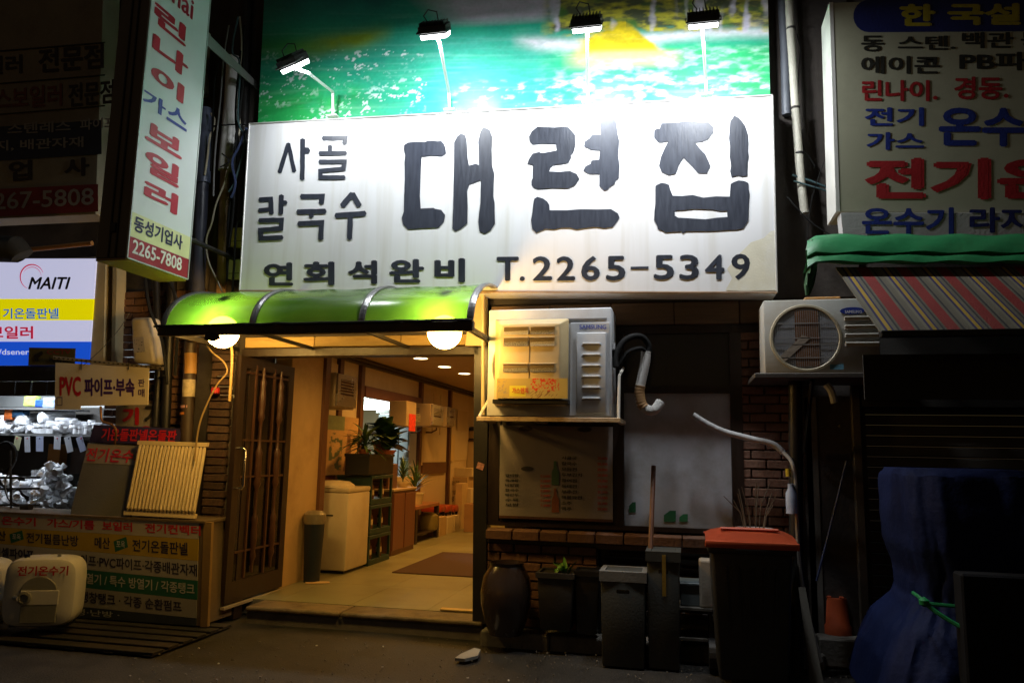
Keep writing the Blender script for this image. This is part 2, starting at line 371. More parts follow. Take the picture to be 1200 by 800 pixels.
# sill: course of bricks on edge, sloping out
sillz = zs - 0.02; sl = MB().box(jx2 + 0.002, xr0, 0.0, 0.13, sillz - 0.09, sillz - 0.03); sillp = part('window_sill', sl, mortar, bld)
x = jx2 + 0.01
while x < xr0 - 0.1:
    inst('brick', bme, sillp, Matrix.Translation((x + 0.1, -0.03, sillz - 0.02)) @ Matrix.Rotation(0.12, 4, 'X') @ Matrix.Diagonal((1, 1.9, 1.25, 1))); x += 0.206
part('window_frame', MB().box(jx2 + 0.002, xr0, -0.01, 0.06, sillz + 0.035, sillz + 0.07).box(jx2, xr0, -0.01, 0.06, 2.27, 2.33).box(jx2 + 0.002, jx2 + 0.09, -0.012, 0.06, sillz + 0.07, 2.27)
     .box(hy(719, 560, 0).x, hy(731, 560, 0).x, -0.012, 0.06, sillz + 0.07, 2.27).box(hy(858, 560, 0).x, hy(872, 560, 0).x, -0.012, 0.06, sillz + 0.04, 2.27)
     .box(hy(731, 560, 0).x, hy(858, 560, 0).x, -0.008, 0.05, hy(800, 460, 0).z, hy(800, 460, 0).z + 0.05), dwood, bld)
# upper dark glazing, lower white panel behind the stand
pane = M_glass('window_glass', (0.10, 0.09, 0.08), 0.08, 0.6)
part('window_pane', MB().box(hy(731, 400, 0).x, hy(858, 400, 0).x, 0.02, 0.026, hy(800, 460, 0).z + 0.05, 2.27), pane, bld)
part('window_pane', MB().box(hy(584, 400, 0).x, hy(719, 400, 0).x, 0.02, 0.026, sillz + 0.07, 2.27), pane, bld)
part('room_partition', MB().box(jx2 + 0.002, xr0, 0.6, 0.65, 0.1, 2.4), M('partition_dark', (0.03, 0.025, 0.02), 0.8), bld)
wp = M('white_window_panel', (0.44, 0.45, 0.48), 0.4, var=0.2, scale=2.5, dirt=0.75, dcol=(0.22, 0.19, 0.15), dscale=2.2, bump=0.05)
part('lower_window_panel', MB().box(hy(731, 560, 0).x + 0.002, hy(858, 560, 0).x - 0.002, 0.025, 0.04, sillz + 0.07, hy(800, 460, 0).z - 0.002), wp, bld)
gp = M('green_print', (0.02, 0.16, 0.06), 0.5, var=.4, dirt=.5)
for (a, b, c, d) in ((778, 598, 792, 611), (796, 602, 806, 611), (737, 588, 745, 600)):
    q = [hy(a, b, 0.02), hy(c, b, 0.02), hy(c, d, 0.02), hy(a, d, 0.02)]; part('sticker', MB().prism([q[0].lerp(q[1], .5), q[1], q[2].lerp(q[1], .3), q[2], q[3], q[0].lerp(q[3], .4)], None), gp, bld)
# louvres under the sill
lx0, lx1 = hy(706, 650, 0).x, hy(865, 650, 0).x
part('louvre_recess', MB().box(lx0 - 0.02, lx1, 0.08, 0.13, 0.09, zs - 0.09), black_m, bld)
for i in range(8):
    z = zs - 0.13 - i*0.062; part('louvre_slat', MB().cbox(((lx0 + lx1)/2, 0.03, z), (lx1 - lx0 - 0.03, 0.012, 0.05), (0.5, 0, 0), 0.002), dwood, bld)
part('bottom_rail', MB().box(lx0 - 0.03, lx1, -0.005, 0.05, zs - 0.125, zs - 0.092), wood, bld)
# wooden fascia and planks under the sign
for i in range(6):
    a = jx2 + 0.0 + i*0.47; part('plank', MB().box(a + 0.004, min(a + 0.466, 1.24), -0.035, 0.018, 2.335, 2.50, 0.004), M('old_plank', (0.14, 0.085, 0.045), 0.7, var=0.35, scale=4, stretch=(.6, 6, 6), bump=0.3, dirt=0.6), bld)
# door frame: jamb post, lintel of weathered boards
jamb = part('door_jamb', MB().hexa([hy(556, 345, -0.03), hy(573, 345, -0.03), hy(569, 731, -0.03), hy(553.5, 731, -0.03)] + [hy(556, 345, -0.03) + V((0, .13, 0)), hy(573, 345, -0.03) + V((0, .13, 0)), hy(569, 731, -0.03) + V((0, .13, 0)), hy(553.5, 731, -0.03) + V((0, .13, 0))], 0.003), M('jamb_black', (0.02, 0.019, 0.018), 0.35, 0.2, dirt=0.3), bld)
part('jamb_sticker', MB().cbox(hy(563, 546, -0.036), (0.055, 0.004, 0.05), (0, 0.3, 0), 0.001), M('sticker_pink', (0.55, 0.25, 0.2), 0.5, var=0.5, scale=60), bld)
lint_m = M('lintel_board', (0.50, 0.34, 0.12), 0.65, var=0.35, scale=6, stretch=(0.8, 5, 5), bump=0.4, dirt=0.7, dcol=(0.16, 0.09, 0.03), dscale=6)
lz0, lz1 = hy(450, 406, -0.02).z, hy(450, 394, -0.02).z
for a, b in ((-3.58, -2.95), (-2.945, -2.2), (-2.195, -1.57)): part('lintel_board', MB().box(a, b, -0.06, 0.0, lz0 + random.uniform(-.004, .002), lz1, 0.004), lint_m, bld)
part('door_header', MB().box(-3.62, -1.56, -0.03, 0.12, lz0 - 0.07, lz0 - 0.008), dwood, bld)
part('fascia', MB().box(-3.62, -1.5, 0.002, 0.13, lz1 - 0.02, 2.519), dark_wall, bld)
part('door_post', MB().box(-3.60, -3.55, 0.0, 0.12, 0.0, lz0 - 0.071), dwood, bld)
# left lining wall of the entrance, wooden posts and panels of the inner wall
amber = M('amber_plaster', (0.60, 0.42, 0.20), 0.62, var=0.10, scale=2.5, bump=0.12, dirt=0.5, dcol=(0.26, 0.15, 0.06), dscale=2.5)
part('entrance_wall', MB().box(-3.75, -3.58, 0.76, 1.40, ZF - 0.02, ZC), amber, bld); part('entrance_panel', MB().box(-3.85, -3.78, 0.13, .759, ZF - 0.02, ZC), M('grey_panel', (.11, .09, .07), .7, dirt=.5), bld)
part('wood_post', MB().box(-3.76, -3.545, 1.402, 1.50, ZF - 0.01, ZC - 0.002), wood, bld)
Yx = lambda px: hx(px, 500, XW).y
iw = part('inner_wall', MB().box(XW - 0.12, XW, 1.42, Yx(419), ZF - 0.02, ZC + 0.001).box(XW - 0.12, XW, Yx(419), Yx(489), ZF - 0.02, 1.0).box(XW - 0.12, XW, Yx(419), Yx(489), 2.1, ZC + 0.001).box(XW - 0.12, XW, Yx(489), 9.6, ZF - 0.02, ZC + 0.001), cream, bld)
for px in (375, 391, 417, 489, 524): part('wood_post', MB().box(XW - 0.005, XW + 0.05, Yx(px), Yx(px) + 0.1, ZF - 0.01, ZC - 0.003), wood, bld)
for (a, b) in ((494, 505), (506, 514), (515, 522), (526, 549)): part('wall_panel', MB().box(XW, XW + 0.015, Yx(a), Yx(b), 1.22, 2.3, 0.002), cream, bld)
part('wall_panel', MB().box(XW, XW + 0.03, Yx(377), Yx(390), 1.30, 2.35, 0.003), cream, bld)
part('beam', MB().box(XW, XW + 0.05, Yx(419) + 0.1, Yx(489), 2.03, 2.17), M('red_brown_beam', (0.22, 0.09, 0.06), 0.5, dirt=0.3), bld)
part('crown_moulding', MB().box(XW + 0.001, XW + 0.07, 1.5, 9.5, ZC - 0.075, ZC - 0.004, 0.01).box(XW + 0.07, XW + 0.12, 1.5, 9.5, ZC - 0.04, ZC - 0.004, 0.008), dwood, bld)
part('dado_rail', MB().box(XW + 0.001, XW + 0.03, 1.5, Yx(419), 0.98, 1.18), M('dado_red', (0.20, 0.05, 0.03), 0.5, dirt=0.3), bld)
part('dado_rail', MB().box(XW + 0.001, XW + 0.04, Yx(494), Yx(522), 1.02, 1.2), wood, bld)
part('inner_wall', MB().box(-1.32, -1.2, 0.141, 9.6, ZF - 0.02, ZC + 0.001), cream, bld)
part('inner_wall', MB().box(-8.0, -1.2, 9.6, 9.7, 0, ZC + 0.1), cream, bld)
part('kitchen_wall', MB().box(-8.1, -8.0, 1.0, 9.6, 0, ZC).box(-8.0, XW - 0.12, 0.9, 1.0, 0, ZC), M('kitchen_tile', (0.5, 0.52, 0.52), 0.4), bld)
# kitchen beyond the opening: lit menu boxes, hood, cupboards
kt = thing('kitchen_hood', 'bright stainless hood and white light box in the kitchen behind the plants', 'kitchen hood', (-5.6, 7.2, ZF))
steel = M('steel', (0.55, 0.57, 0.58), 0.3, 0.8, bump=0.05)
def hxk(px, py, Y): return hy(px, py, Y)
YK = 7.6
def kbox(x0, y0, x1, y1, Y, d): a = hy(x0, y0, Y); b = hy(x1, y1, Y); return MB().box(a.x, b.x, Y, Y + d, b.z, a.z)
part('light_box', kbox(443, 467, 482, 480, YK, 0.1), M_emit('kitchen_white', (0.95, 1.0, 0.93), 4), kt)
part('hood', kbox(441, 480.5, 492, 484, YK - 0.3, 0.6), steel, kt)
part('hood_band', kbox(440, 462, 492, 466.5, YK - .1, 0.4), M('hood_band', (0.35, 0.25, 0.12), 0.5), kt)
tag(part('menu_light_box', kbox(427, 460, 441, 480, 6.9, 0.08), M_vc('menu_lit', 0.6, emit=1.2)), 'glowing white menu board with black writing hanging in the kitchen', 'menu board')
ml = bpy.data.objects['menu_light_box']
me = ml.data; a = me.color_attributes.new('Col', 'FLOAT_COLOR', 'POINT'); a.data.foreach_set('color', [0.8, 0.9, 0.85, 1]*len(me.vertices))
textpx('막걸리', 428.5, 462.5, 439, 468, PY(6.88), M('ink_black', (0.02, 0.02, 0.02), 0.5), ml)
textpx('칼국수', 428.5, 471, 439, 476.5, PY(6.88), MATS['ink_black'], ml)
part('strip_light', kbox(440, 459.5, 478, 461, YK - .3, .05), MATS['kitchen_white'], kt); part('strip_light', kbox(446, 484.5, 470, 485.3, YK - .32, .03), MATS['kitchen_white'], kt)
fr = thing('kitchen_fridge', 'grey steel double door fridge standing under the kitchen light box', 'fridge', (hy(466, 500, 8).x, 8, ZF))
part('body', kbox(444, 485, 482, 575, 8.0, 0.6), M('fridge_grey', (0.28, 0.32, 0.35), 0.35, 0.3), fr)
for a, b in ((445, 455), (456.5, 466), (467.5, 476)): part('door', kbox(a, 487, b, 560, 7.96, 0.036), M('fridge_door', (0.34, 0.38, 0.41), 0.3, 0.4, var=.3, scale=3), fr)
part('door_handle', kbox(455, 500, 456, 530, 7.93, 0.03), steel, fr)
ks = thing('kitchen_shelf', 'steel kitchen worktop with small pots seen through the opening', 'worktop', (hy(484, 545, 6.5).x, 6.5, ZF))
part('worktop', kbox(468, 536, 500, 539, 6.5, 0.5), steel, ks)
part('cabinet_front', kbox(469, 539.3, 499, 590, 6.52, 0.4), M('green_grey', (0.38, 0.42, 0.30), 0.5), ks)
for nm, px, py, r, h, c, lb in (('pot', 476, 536, .06, .1, (0.08, .07, .06), 'small dark cooking pot on the kitchen worktop'), ('tin', 483, 536, .08, .22, (.75, .25, .1), 'orange label tin standing on the kitchen worktop')):
    q = hy(px, py, 6.65); q = V((q.x, 6.7, hy(480, 536, 6.5).z)); single(nm, MB().lathe([(r, 0), (r, h*.9), (r*.9, h)], q, 14), M('ktc_' + nm, c, 0.4), lb, nm, q, smooth=True)
# downlights
dl_e = M_emit('downlight_glow', (1.0, 0.78, 0.40), 14)
for i, (x, y) in enumerate([tuple(hz(493, 419, ZC)[:2]), tuple(hz(521, 429, ZC)[:2]), tuple(hz(544, 437, ZC)[:2]), (-2.4, 1.1), (-2.0, 2.6), (-2.6, 6.9), (-2.4, 8.4)]):
    seen = i < 3
    lb = ['nearest of three round ceiling downlights seen through the doorway', 'middle of three round ceiling downlights seen through the doorway', 'farthest of three round ceiling downlights seen through the doorway', 'round ceiling downlight just inside the door header', 'round downlight hidden behind the black door jamb', 'round ceiling downlight deep inside the room', 'round ceiling downlight beside the far wall'][i]
    t = thing('ceiling_downlight', lb, 'downlight', (x, y, ZC - 0.012), 'downlights in the restaurant ceiling')
    part('trim_ring', MB().lathe([(0.085, ZC - 0.012), (0.105, ZC - 0.012), (0.105, ZC - 0.002), (0.085, ZC - 0.002)], (x, y, 0), 24, cap0=False, cap1=False), M('trim_white', (0.8, 0.75, 0.6), 0.4), t)
    part('lens', MB().lathe([(0.084, ZC - 0.008), (0.084, ZC - 0.003)], (x, y, 0), 24), dl_e, t)
    lamp('beam', 'SPOT', (x, y, ZC - 0.03), (x, y, 0), 62 if i != 3 else 44, (1.0, 0.45, 0.07), 0.07, spot=math.radians(150), blend=0.8, parent=t)
lamp('kitchen_glow', 'AREA', (-6.0, 6.5, 2.4), (-6.0, 6.5, 0), 90, (0.88, 1.0, 0.92), 0.8, 0.8, parent=kt)
# ================================================================== INTERIOR THINGS
def xbox(x0, x1, yt, yb, X, w, bev=0.006):
    a = hx(x0, yt, X); b = hx(x1, yt, X); z1 = a.z; z0 = max(ZF, hx(x0, yb, X).z); return X - w, X, a.y, b.y, z0, z1
# white chest
cw = M('chest_white', (0.62, 0.54, 0.38), 0.45, var=0.06, scale=2, bump=0.05, dirt=0.35, dcol=(0.35, 0.24, 0.10))
q = hz(404, 673, ZF); X1 = q.x; Y1 = q.y; Y2 = hx(433, 600, X1).y; zt = hx(404, 572, X1).z
t = thing('storage_chest', 'large cream white plastic chest with a humped lid inside the doorway', 'chest', (X1 - 0.3, Y1, ZF))
bd = part('body', MB().box(X1 - 0.58, X1, Y1, Y2, ZF + 0.03, zt - 0.05, 0.02, 2), cw, t, smooth=True)
part('plinth', MB().box(X1 - 0.54, X1 - 0.04, Y1 + 0.04, Y2 - .02, ZF, ZF + 0.03), black_m, t)
lid = part('lid', MB().box(X1 - 0.585, X1 + 0.004, Y1 - 0.004, Y2 + 0.004, zt - 0.05, zt, 0.015, 2), cw, t, smooth=True)
part('lid_hump', MB().lathe([(0.23, zt - 0.002), (0.225, zt + 0.02), (0.17, zt + 0.055), (0.08, zt + 0.065), (0.03, zt + 0.066)], (X1 - 0.27, Y1 + 0.2, 0), 24), cw, lid, smooth=True)
part('handle_slot', MB().box(X1 - 0.30, X1 - 0.16, Y1 - 0.006, Y1 + 0.01, 0.69, 0.705), black_m, t)
# teal crates with bottles + black crate
teal = M('teal_plastic', (0.006, 0.040, 0.036), 0.45, bump=0.1, dirt=0.3); bottle_m = M('bottle_brown', (0.10, 0.035, 0.01), 0.15, bump=0); lab_m = M('bottle_label', (0.55, 0.45, 0.25), 0.6, var=0.5, scale=40)
cx1 = X1 + 0.0; cy0 = Y2 + 0.03; cy1 = hx(459, 600, cx1).y; nb = 4
czt = hx(445, 556, cx1).z; ch = (czt - ZF)/3
pos = ['lowest', 'middle', 'topmost']
for i in range(3):
    z0 = ZF + i*ch; c = thing('bottle_crate', f'{pos[i]} of the three teal bottle crates stacked beside the cream chest', 'crate', (cx1 - 0.2, cy0, z0), 'stacked teal bottle crates')
    part('rim', MB().box(cx1 - 0.42, cx1, cy0, cy1, z0 + ch - 0.045, z0 + ch - 0.006, 0.005), teal, c)
    part('base', MB().box(cx1 - 0.41, cx1 - 0.005, cy0 + .005, cy1 - .005, z0, z0 + 0.06, 0.004), teal, c)
    for k in range(3):
        y = ipol(cy0 + 0.015, cy1 - 0.015, k/2); part('corner_post', MB().box(cx1 - 0.03, cx1 - 0.004, y - 0.015, y + 0.015, z0 + 0.06, z0 + ch - 0.045), teal, c)
    part('back_panel', MB().box(cx1 - 0.41, cx1 - 0.39, cy0 + .01, cy1 - .01, z0 + 0.06, z0 + ch - 0.045).box(cx1 - 0.39, cx1 - 0.03, cy0 + .002, cy0 + .02, z0 + 0.06, z0 + ch - 0.045), teal, c)
    for k in range(2):
        y = ipol(cy0, cy1, 0.27 + 0.46*k); qb = V((cx1 - 0.075, y, z0 + 0.06))
        bt = single('bottle', MB().lathe([(0.033, 0), (0.033, 0.12), (0.014, 0.165), (0.013, 0.20)], qb, 12), bottle_m, f'brown bottle in the {pos[i]} teal crate, {["nearer", "farther"][k]} of the two showing', 'bottle', qb, 'bottles in the teal crates', smooth=True)
        part('label', MB().lathe([(0.0336, 0.04), (0.0336, 0.10)], qb, 12, cap0=False, cap1=False), lab_m, bt)
zb = ZF + 3*ch; bz1 = hx(440, 532, cx1).z
c = thing('black_crate', 'shallow black plastic crate on top of the teal bottle crates', 'crate', (cx1 - 0.2, cy0, zb))
blk = M('black_plastic', (0.012, 0.012, 0.012), 0.4)
clx = hy(404, 545, cy0 - .1).x
part('body', MB().box(clx, cx1 - 0.0, cy0 - 0.1, cy1, zb, bz1, 0.008), blk, c)
part('rim', MB().box(clx - .008, cx1 + 0.008, cy0 - 0.108, cy1 + .008, bz1 - 0.03, bz1 + 0.003, 0.003), blk, c)
text('Terra', [V((cx1 - 0.42, cy0 - 0.106, zb + 0.13)), V((cx1 - 0.2, cy0 - 0.106, zb + 0.13)), V((cx1 - 0.2, cy0 - 0.106, zb + 0.08)), V((cx1 - 0.42, cy0 - 0.106, zb + 0.08))], M('faded_print', (0.5, 0.35, 0.15), 0.6), c) if False else None
# brown cabinet + speaker
a0, a1, b0, b1, z0, z1 = xbox(461, 487, 573, 650, -3.42, 0.4)
c = thing('brown_cabinet', 'tall narrow brown wooden cabinet beyond the bottle crates', 'cabinet', (a1 - .2, b0, ZF))
part('body', MB().box(a0, a1, b0, b1, ZF, z1 - 0.03, 0.004), wood, c); part('top', MB().box(a0 - .01, a1 + .015, b0 - .015, b1 + .015, z1 - 0.029, z1, 0.004), M('cab_top', (0.45, 0.32, 0.18), 0.5), c)
for k in range(2):
    y0 = ipol(b0, b1, .02 + .5*k); y1 = ipol(b0, b1, .48 + .5*k); part('door', MB().box(a1, a1 + 0.012, y0, y1, ZF + 0.06, z1 - 0.06, 0.003), M('cab_door', (0.16, 0.06, 0.035), 0.4, var=.3, stretch=(6, 6, .6)), c)
ctop = z1
sp0, sp1, sy0, sy1, sz0, sz1 = xbox(461, 470, 543, 572, -3.5, 0.2)
c = thing('speaker', 'small dark brown ribbed speaker box on the brown cabinet', 'speaker', (-3.6, sy0, ctop))
part('body', MB().box(-3.72, -3.5, b0 + .03, b0 + .33, ctop, ctop + 0.30, 0.006), M('speaker_brown', (0.12, 0.06, 0.045), 0.5), c)
for k in range(6): part('grille_rib', MB().box(-3.7, -3.52, b0 + .02, b0 + .029, ctop + 0.04 + k*.04, ctop + .055 + k*.04), dwood, c)
# plants: leaf blades spread over stems
leaf_m = M('leaf_green', (0.05, 0.10, 0.02), 0.45, var=0.5, scale=14, bump=0.1); leaf_d = M('leaf_dark', (0.02, 0.055, 0.015), 0.35, var=0.4, scale=14); pot_o = M('terracotta', (0.42, 0.11, 0.03), 0.6, dirt=0.3); pot_c = M('cream_pot', (0.62, 0.5, 0.28), 0.45)
def leaf_mesh(L, Wd, bend):
    mb = MB(); r = []
    for i in range(6):
        t_ = i/5; wd = Wd*math.sin(math.pi*min(0.97, t_*0.93 + 0.06))**0.8; y = L*t_; z = bend*t_*t_; r.append([mb.b.verts.new(p) for p in ((-wd/2, y, z + wd*.15), (0, y, z), (wd/2, y, z + wd*.15))])
    for A, B in zip(r, r[1:]):
        for k in range(2): mb.b.faces.new((A[k], A[k + 1], B[k + 1], B[k]))
    me = bpy.data.meshes.new('leaf'); mb.b.to_mesh(me); mb.b.free(); me.polygons.foreach_set('use_smooth', [True]*len(me.polygons)); return me
def plant(name, label, base, potr, poth, potm, n, L, Wd, mat, spread_=1.0, up=0.5):
    c = thing(name, label, 'potted plant', base)
    part('pot', MB().lathe([(potr*.75, 0), (potr, poth), (potr*1.06, poth), (potr*1.06, poth - .02), (potr*.9, poth - .021), (potr*.88, poth - .04)], base, 16, cap1=True), potm, c, smooth=True)
    part('stem', MB().tube([V(base) + V((0, 0, poth*.8)), V(base) + V((.01, .01, poth + L*.5))], 0.008, 6), M('stem_brown', (0.10, 0.07, 0.03), 0.7), c)
    lm = leaf_mesh(L, Wd, -L*.35); lm.materials.append(mat)
    for i in range(n):
        az = i*2.399; el = up + random.uniform(-.35, .75); s = random.uniform(.65, 1.1)
        inst('leaf', lm, c, Matrix.Translation(V(base) + V((0, 0, poth*.95 + random.uniform(0, L*.55)))) @ Matrix.Rotation(az, 4, 'Z') @ Matrix.Rotation(el, 4, 'X') @ Matrix.Diagonal((s, s*spread_, s, 1)))
    return c
def onb(px, zbase, Y): q = hy(px, 520, Y); return V((q.x, Y, zbase))
plant('leafy_plant', 'bushy plant with thin drooping leaves at the left end of the black crate', V((clx + 0.13, cy0 + 0.12, bz1 + .002)), 0.07, 0.05, pot_o, 80, 0.30, 0.04, leaf_m, up=0.2)
plant('broad_leaf_plant', 'dark broad leaved plant in a low pot on the middle of the black crate', V((clx + 0.30, cy0 + 0.40, bz1 + .002)), 0.09, 0.05, pot_o, 34, 0.25, 0.20, leaf_d, up=0.4)
plant('broad_leaf_plant', 'dark broad leaved plant in an orange pot at the crate end nearest the kitchen', V((cx1 - 0.10, cy1 - 0.14, bz1 + .002)), 0.11, 0.15, pot_o, 30, 0.25, 0.20, leaf_d, up=0.6)
plant('small_plant', 'small feathery green plant in a cream pot on top of the brown cabinet', V((a1 - 0.1, b1 - 0.22, ctop + .001)), 0.085, 0.07, pot_c, 40, 0.24, 0.022, leaf_m, up=0.9)
# bench table with plant
a0, a1, b0, b1, z0, z1 = xbox(488, 515, 593, 636, -3.55, 0.4)
c = thing('low_table', 'low dark wooden table beyond the brown cabinet', 'table', (a1 - .2, b0, ZF)); tz = z1
part('tabletop', MB().box(a0, a1, b0, b1, z1 - 0.05, z1, 0.005), M('table_orange', (0.30, 0.12, 0.05), 0.35), c)
for (x_, y_) in ((a0 + .03, b0 + .04), (a1 - .03, b0 + .04), (a0 + .03, b1 - .04), (a1 - .03, b1 - .04)): part('leg', MB().box(x_ - .03, x_ + .03, y_ - .035, y_ + .035, ZF, z1 - .05), dwood, c)
part('shelf', MB().box(a0 + .02, a1 - .02, b0 + .08, b1 - .08, ZF + .1, ZF + .12), dwood, c)
plant('upright_plant', 'upright green plant in a square cream pot on the low dark table', V((a1 - 0.14, b0 + 0.32, tz + .001)), 0.13, 0.17, pot_c, 44, 0.30, 0.03, leaf_m, up=1.1)
q = V((a1 - .12, b0 + .9, ZF + .12)); single('storage_jar', MB().lathe([(0.13, 0), (0.15, .1), (0.14, .2), (0.08, .24)], q, 16), M('jar_olive', (0.20, 0.16, 0.05), 0.35), 'olive coloured jar on the lower shelf of the dark table', 'jar', q, smooth=True)
# stools
red_c = M('red_vinyl', (0.42, 0.06, 0.02), 0.3)
for i, (p0, p1) in enumerate(((516, 523), (524.5, 531), (532.5, 538))):
    a0, a1, b0, b1, z0, z1 = xbox(p0, p1, 592, 628, -3.62, 0.32)
    c = thing('red_stool', ['nearest', 'middle', 'farthest'][i] + ' of three red vinyl stools along the left wall', 'stool', (a1 - .15, b0, ZF), 'red vinyl stools by the wall')
    part('seat', MB().box(a0, a1, b0, b1, z1 - .11, z1, 0.03, 2), red_c, c, smooth=True)
    for (x_, y_) in ((a0 + .03, b0 + .04), (a1 - .03, b0 + .04), (a0 + .03, b1 - .04), (a1 - .03, b1 - .04)): part('leg', MB().box(x_ - .014, x_ + .014, y_ - .014, y_ + .014, ZF, z1 - .11), black_m, c)
card = M('cardboard', (0.50, 0.35, 0.17), 0.8, var=.1, bump=.1); cardw = M('carton_white', (0.62, 0.52, 0.32), 0.7, var=.1)
for i, (p0, p1, yt, lb) in enumerate(((516, 523.5, 606, 'brown carton standing under the nearest red stool'), (524.5, 531.5, 606, 'pale carton standing under the middle red stool'), (533, 538.5, 604, 'whitish carton standing under the farthest red stool'))):
    a0, a1, b0, b1, z0, z1 = xbox(p0, p1, yt, 628, -3.55, 0.2)
    single('carton', MB().box(a0, a1, b0, b1, ZF, z1, 0.004), [card, cardw, cardw][i], lb, 'carton', V(((a0 + a1)/2, b0, ZF)), 'cartons under the stools')
ink = M('ink_dark', (0.06, 0.035, 0.02), 0.6)
a = hy(519, 558, 7.3); b = hy(547, 592, 7.3)
st2 = thing('side_table', 'plain wooden side table under the printed carton near the far wall', 'table', ((a.x + b.x)/2, 7.3, ZF))
part('tabletop', MB().box(a.x - .05, b.x + .15, 7.25, 7.9, b.z - .04, b.z - .001), wood, st2)
for (x_, y_) in ((a.x, 7.3), (b.x + .1, 7.3), (a.x, 7.85), (b.x + .1, 7.85)): part('leg', MB().box(x_ - .02, x_ + .02, y_ - .02, y_ + .02, ZF, b.z - .04), wood, st2)
c = thing('printed_carton', 'large printed cardboard box with black writing near the far wall', 'box', ((a.x + b.x)/2, 7.3, b.z))
part('body', MB().box(a.x, b.x, 7.3, 7.75, b.z, a.z, 0.005), card, c)
textpx('국내산 김치', 526, 563, 538, 568, PY(7.295), ink, c); textpx('맛있는', 527, 574, 538, 579, PY(7.295), ink, c); textpx('정성', 527, 581, 538, 587, PY(7.295), ink, c)
a2 = hy(527, 547, 7.4); b2 = hy(553, 558, 7.4)
single('cream_box', MB().box(a2.x, b2.x, 7.4, 7.7, a.z + .001, a.z + (a2.z - b2.z), 0.006), cardw, 'flat cream box lying on top of the printed cardboard box', 'box', ((a2.x + b2.x)/2, 7.4, a.z + .001))
q = hz(548, 617, ZF); single('pink_bag', MB().lathe([(0.08, 0), (0.12, .08), (0.12, .2), (0.08, .28), (0.03, .33)], (q.x, 7.0, ZF), 12), M('bag_pink', (0.3, 0.05, 0.05), 0.5, bump=.8, bscale=12), 'crumpled pink bag on the floor near the printed carton', 'bag', (q.x, 7.0, ZF), smooth=True)
# wall heaters
hm = M('heater_beige', (0.40, 0.30, 0.18), 0.4, 0.1, dirt=0.3); silver = M('silver', (0.6, 0.58, 0.52), 0.25, 0.8)
def heater(p0, p1, yt, yb, lb, dep=0.42):
    y0 = Yx(p0 + 14) if False else hx(p0, yt, XW + dep).y
    y1 = hx(p1, yt, XW + dep).y; z1 = hx((p0 + p1)/2, yt, XW + dep).z; z0 = hx((p0 + p1)/2, yb, XW + dep).z; X = XW + dep
    c = thing('wall_heater', lb, 'heater', (XW + .02, y0, z0), 'gas heaters on the inner wall')
    part('body', MB().box(XW + .055, X, y0, y1, z0, z1, 0.012, 2), hm, c, smooth=True)
    part('front_frame', MB().prism([V((X + .002, y0 + .01, z1 - .01)), V((X + .002, y1 - .01, z1 - .01)), V((X + .002, y1 - .01, z0 + .02)), V((X + .002, y0 + .01, z0 + .02))], V((.02, 0, 0)), hole=[V((X + .002, y0 + .08, z1 - .06)), V((X + .002, y1 - .08, z1 - .06)), V((X + .002, y1 - .08, z0 + .14)), V((X + .002, y0 + .08, z0 + .14))]), silver, c)
    part('burner', MB().box(X + .001, X + .006, y0 + .08, y1 - .08, z0 + .14, z1 - .06), M('burner_brown', (0.12, 0.05, 0.025), 0.5, var=.4, scale=20), c)
    for k in range(5): part('guard_bar', MB().box(X + .018, X + .026, y0 + .08, y1 - .08, ipol(z0 + .16, z1 - .08, k/4), ipol(z0 + .16, z1 - .08, k/4) + .012), silver, c)
    for k in range(4): part('vent_slot', MB().box(XW + .13, XW + .25, y0 - .002, y0 + .004, z1 - .08 - k*.03, z1 - .07 - k*.03), black_m, c)
    part('notice', MB().box(XW + .12, XW + .27, y0 - .003, y0 + .004, z0 + .06, z0 + .18), lab_m, c)
    part('pipe', MB().tube([(XW + .2, (y0 + y1)/2, z0 + .01), (XW + .2, (y0 + y1)/2, z0 - .05), (XW + .12, (y0 + y1)/2, z0 - .09), (XW + .03, (y0 + y1)/2, z0 - .09)], .012, 6), wood, c)
heater(394, 417, 439, 479, 'nearest beige gas heater on the inner wall above the poster')
heater(505, 518.5, 474, 500, 'beige gas heater with red label, middle of the row on the far wall')
heater(524, 532, 477, 500, 'farthest beige gas heater on the inner wall by the cream panels')
t2 = thing('hanging_red_tag', 'red paper tag hanging beside the beige box at the kitchen opening', 'tag', hx(483, 485, XW + .3))
q0 = hx(480, 470, XW + .32)
part('box', MB().box(XW + .06, XW + .32, hx(477, 480, XW + .32).y, hx(488, 480, XW + .32).y, hx(480, 500, XW + .32).z, q0.z, 0.01), hm, t2)
part('paper', MB().box(XW + .322, XW + .327, hx(479.5, 480, XW + .32).y, hx(487, 480, XW + .32).y, hx(482, 505, XW + .32).z, hx(482, 485, XW + .32).z), M('paper_red', (0.65, 0.04, 0.02), 0.5, var=.5, scale=30), t2)
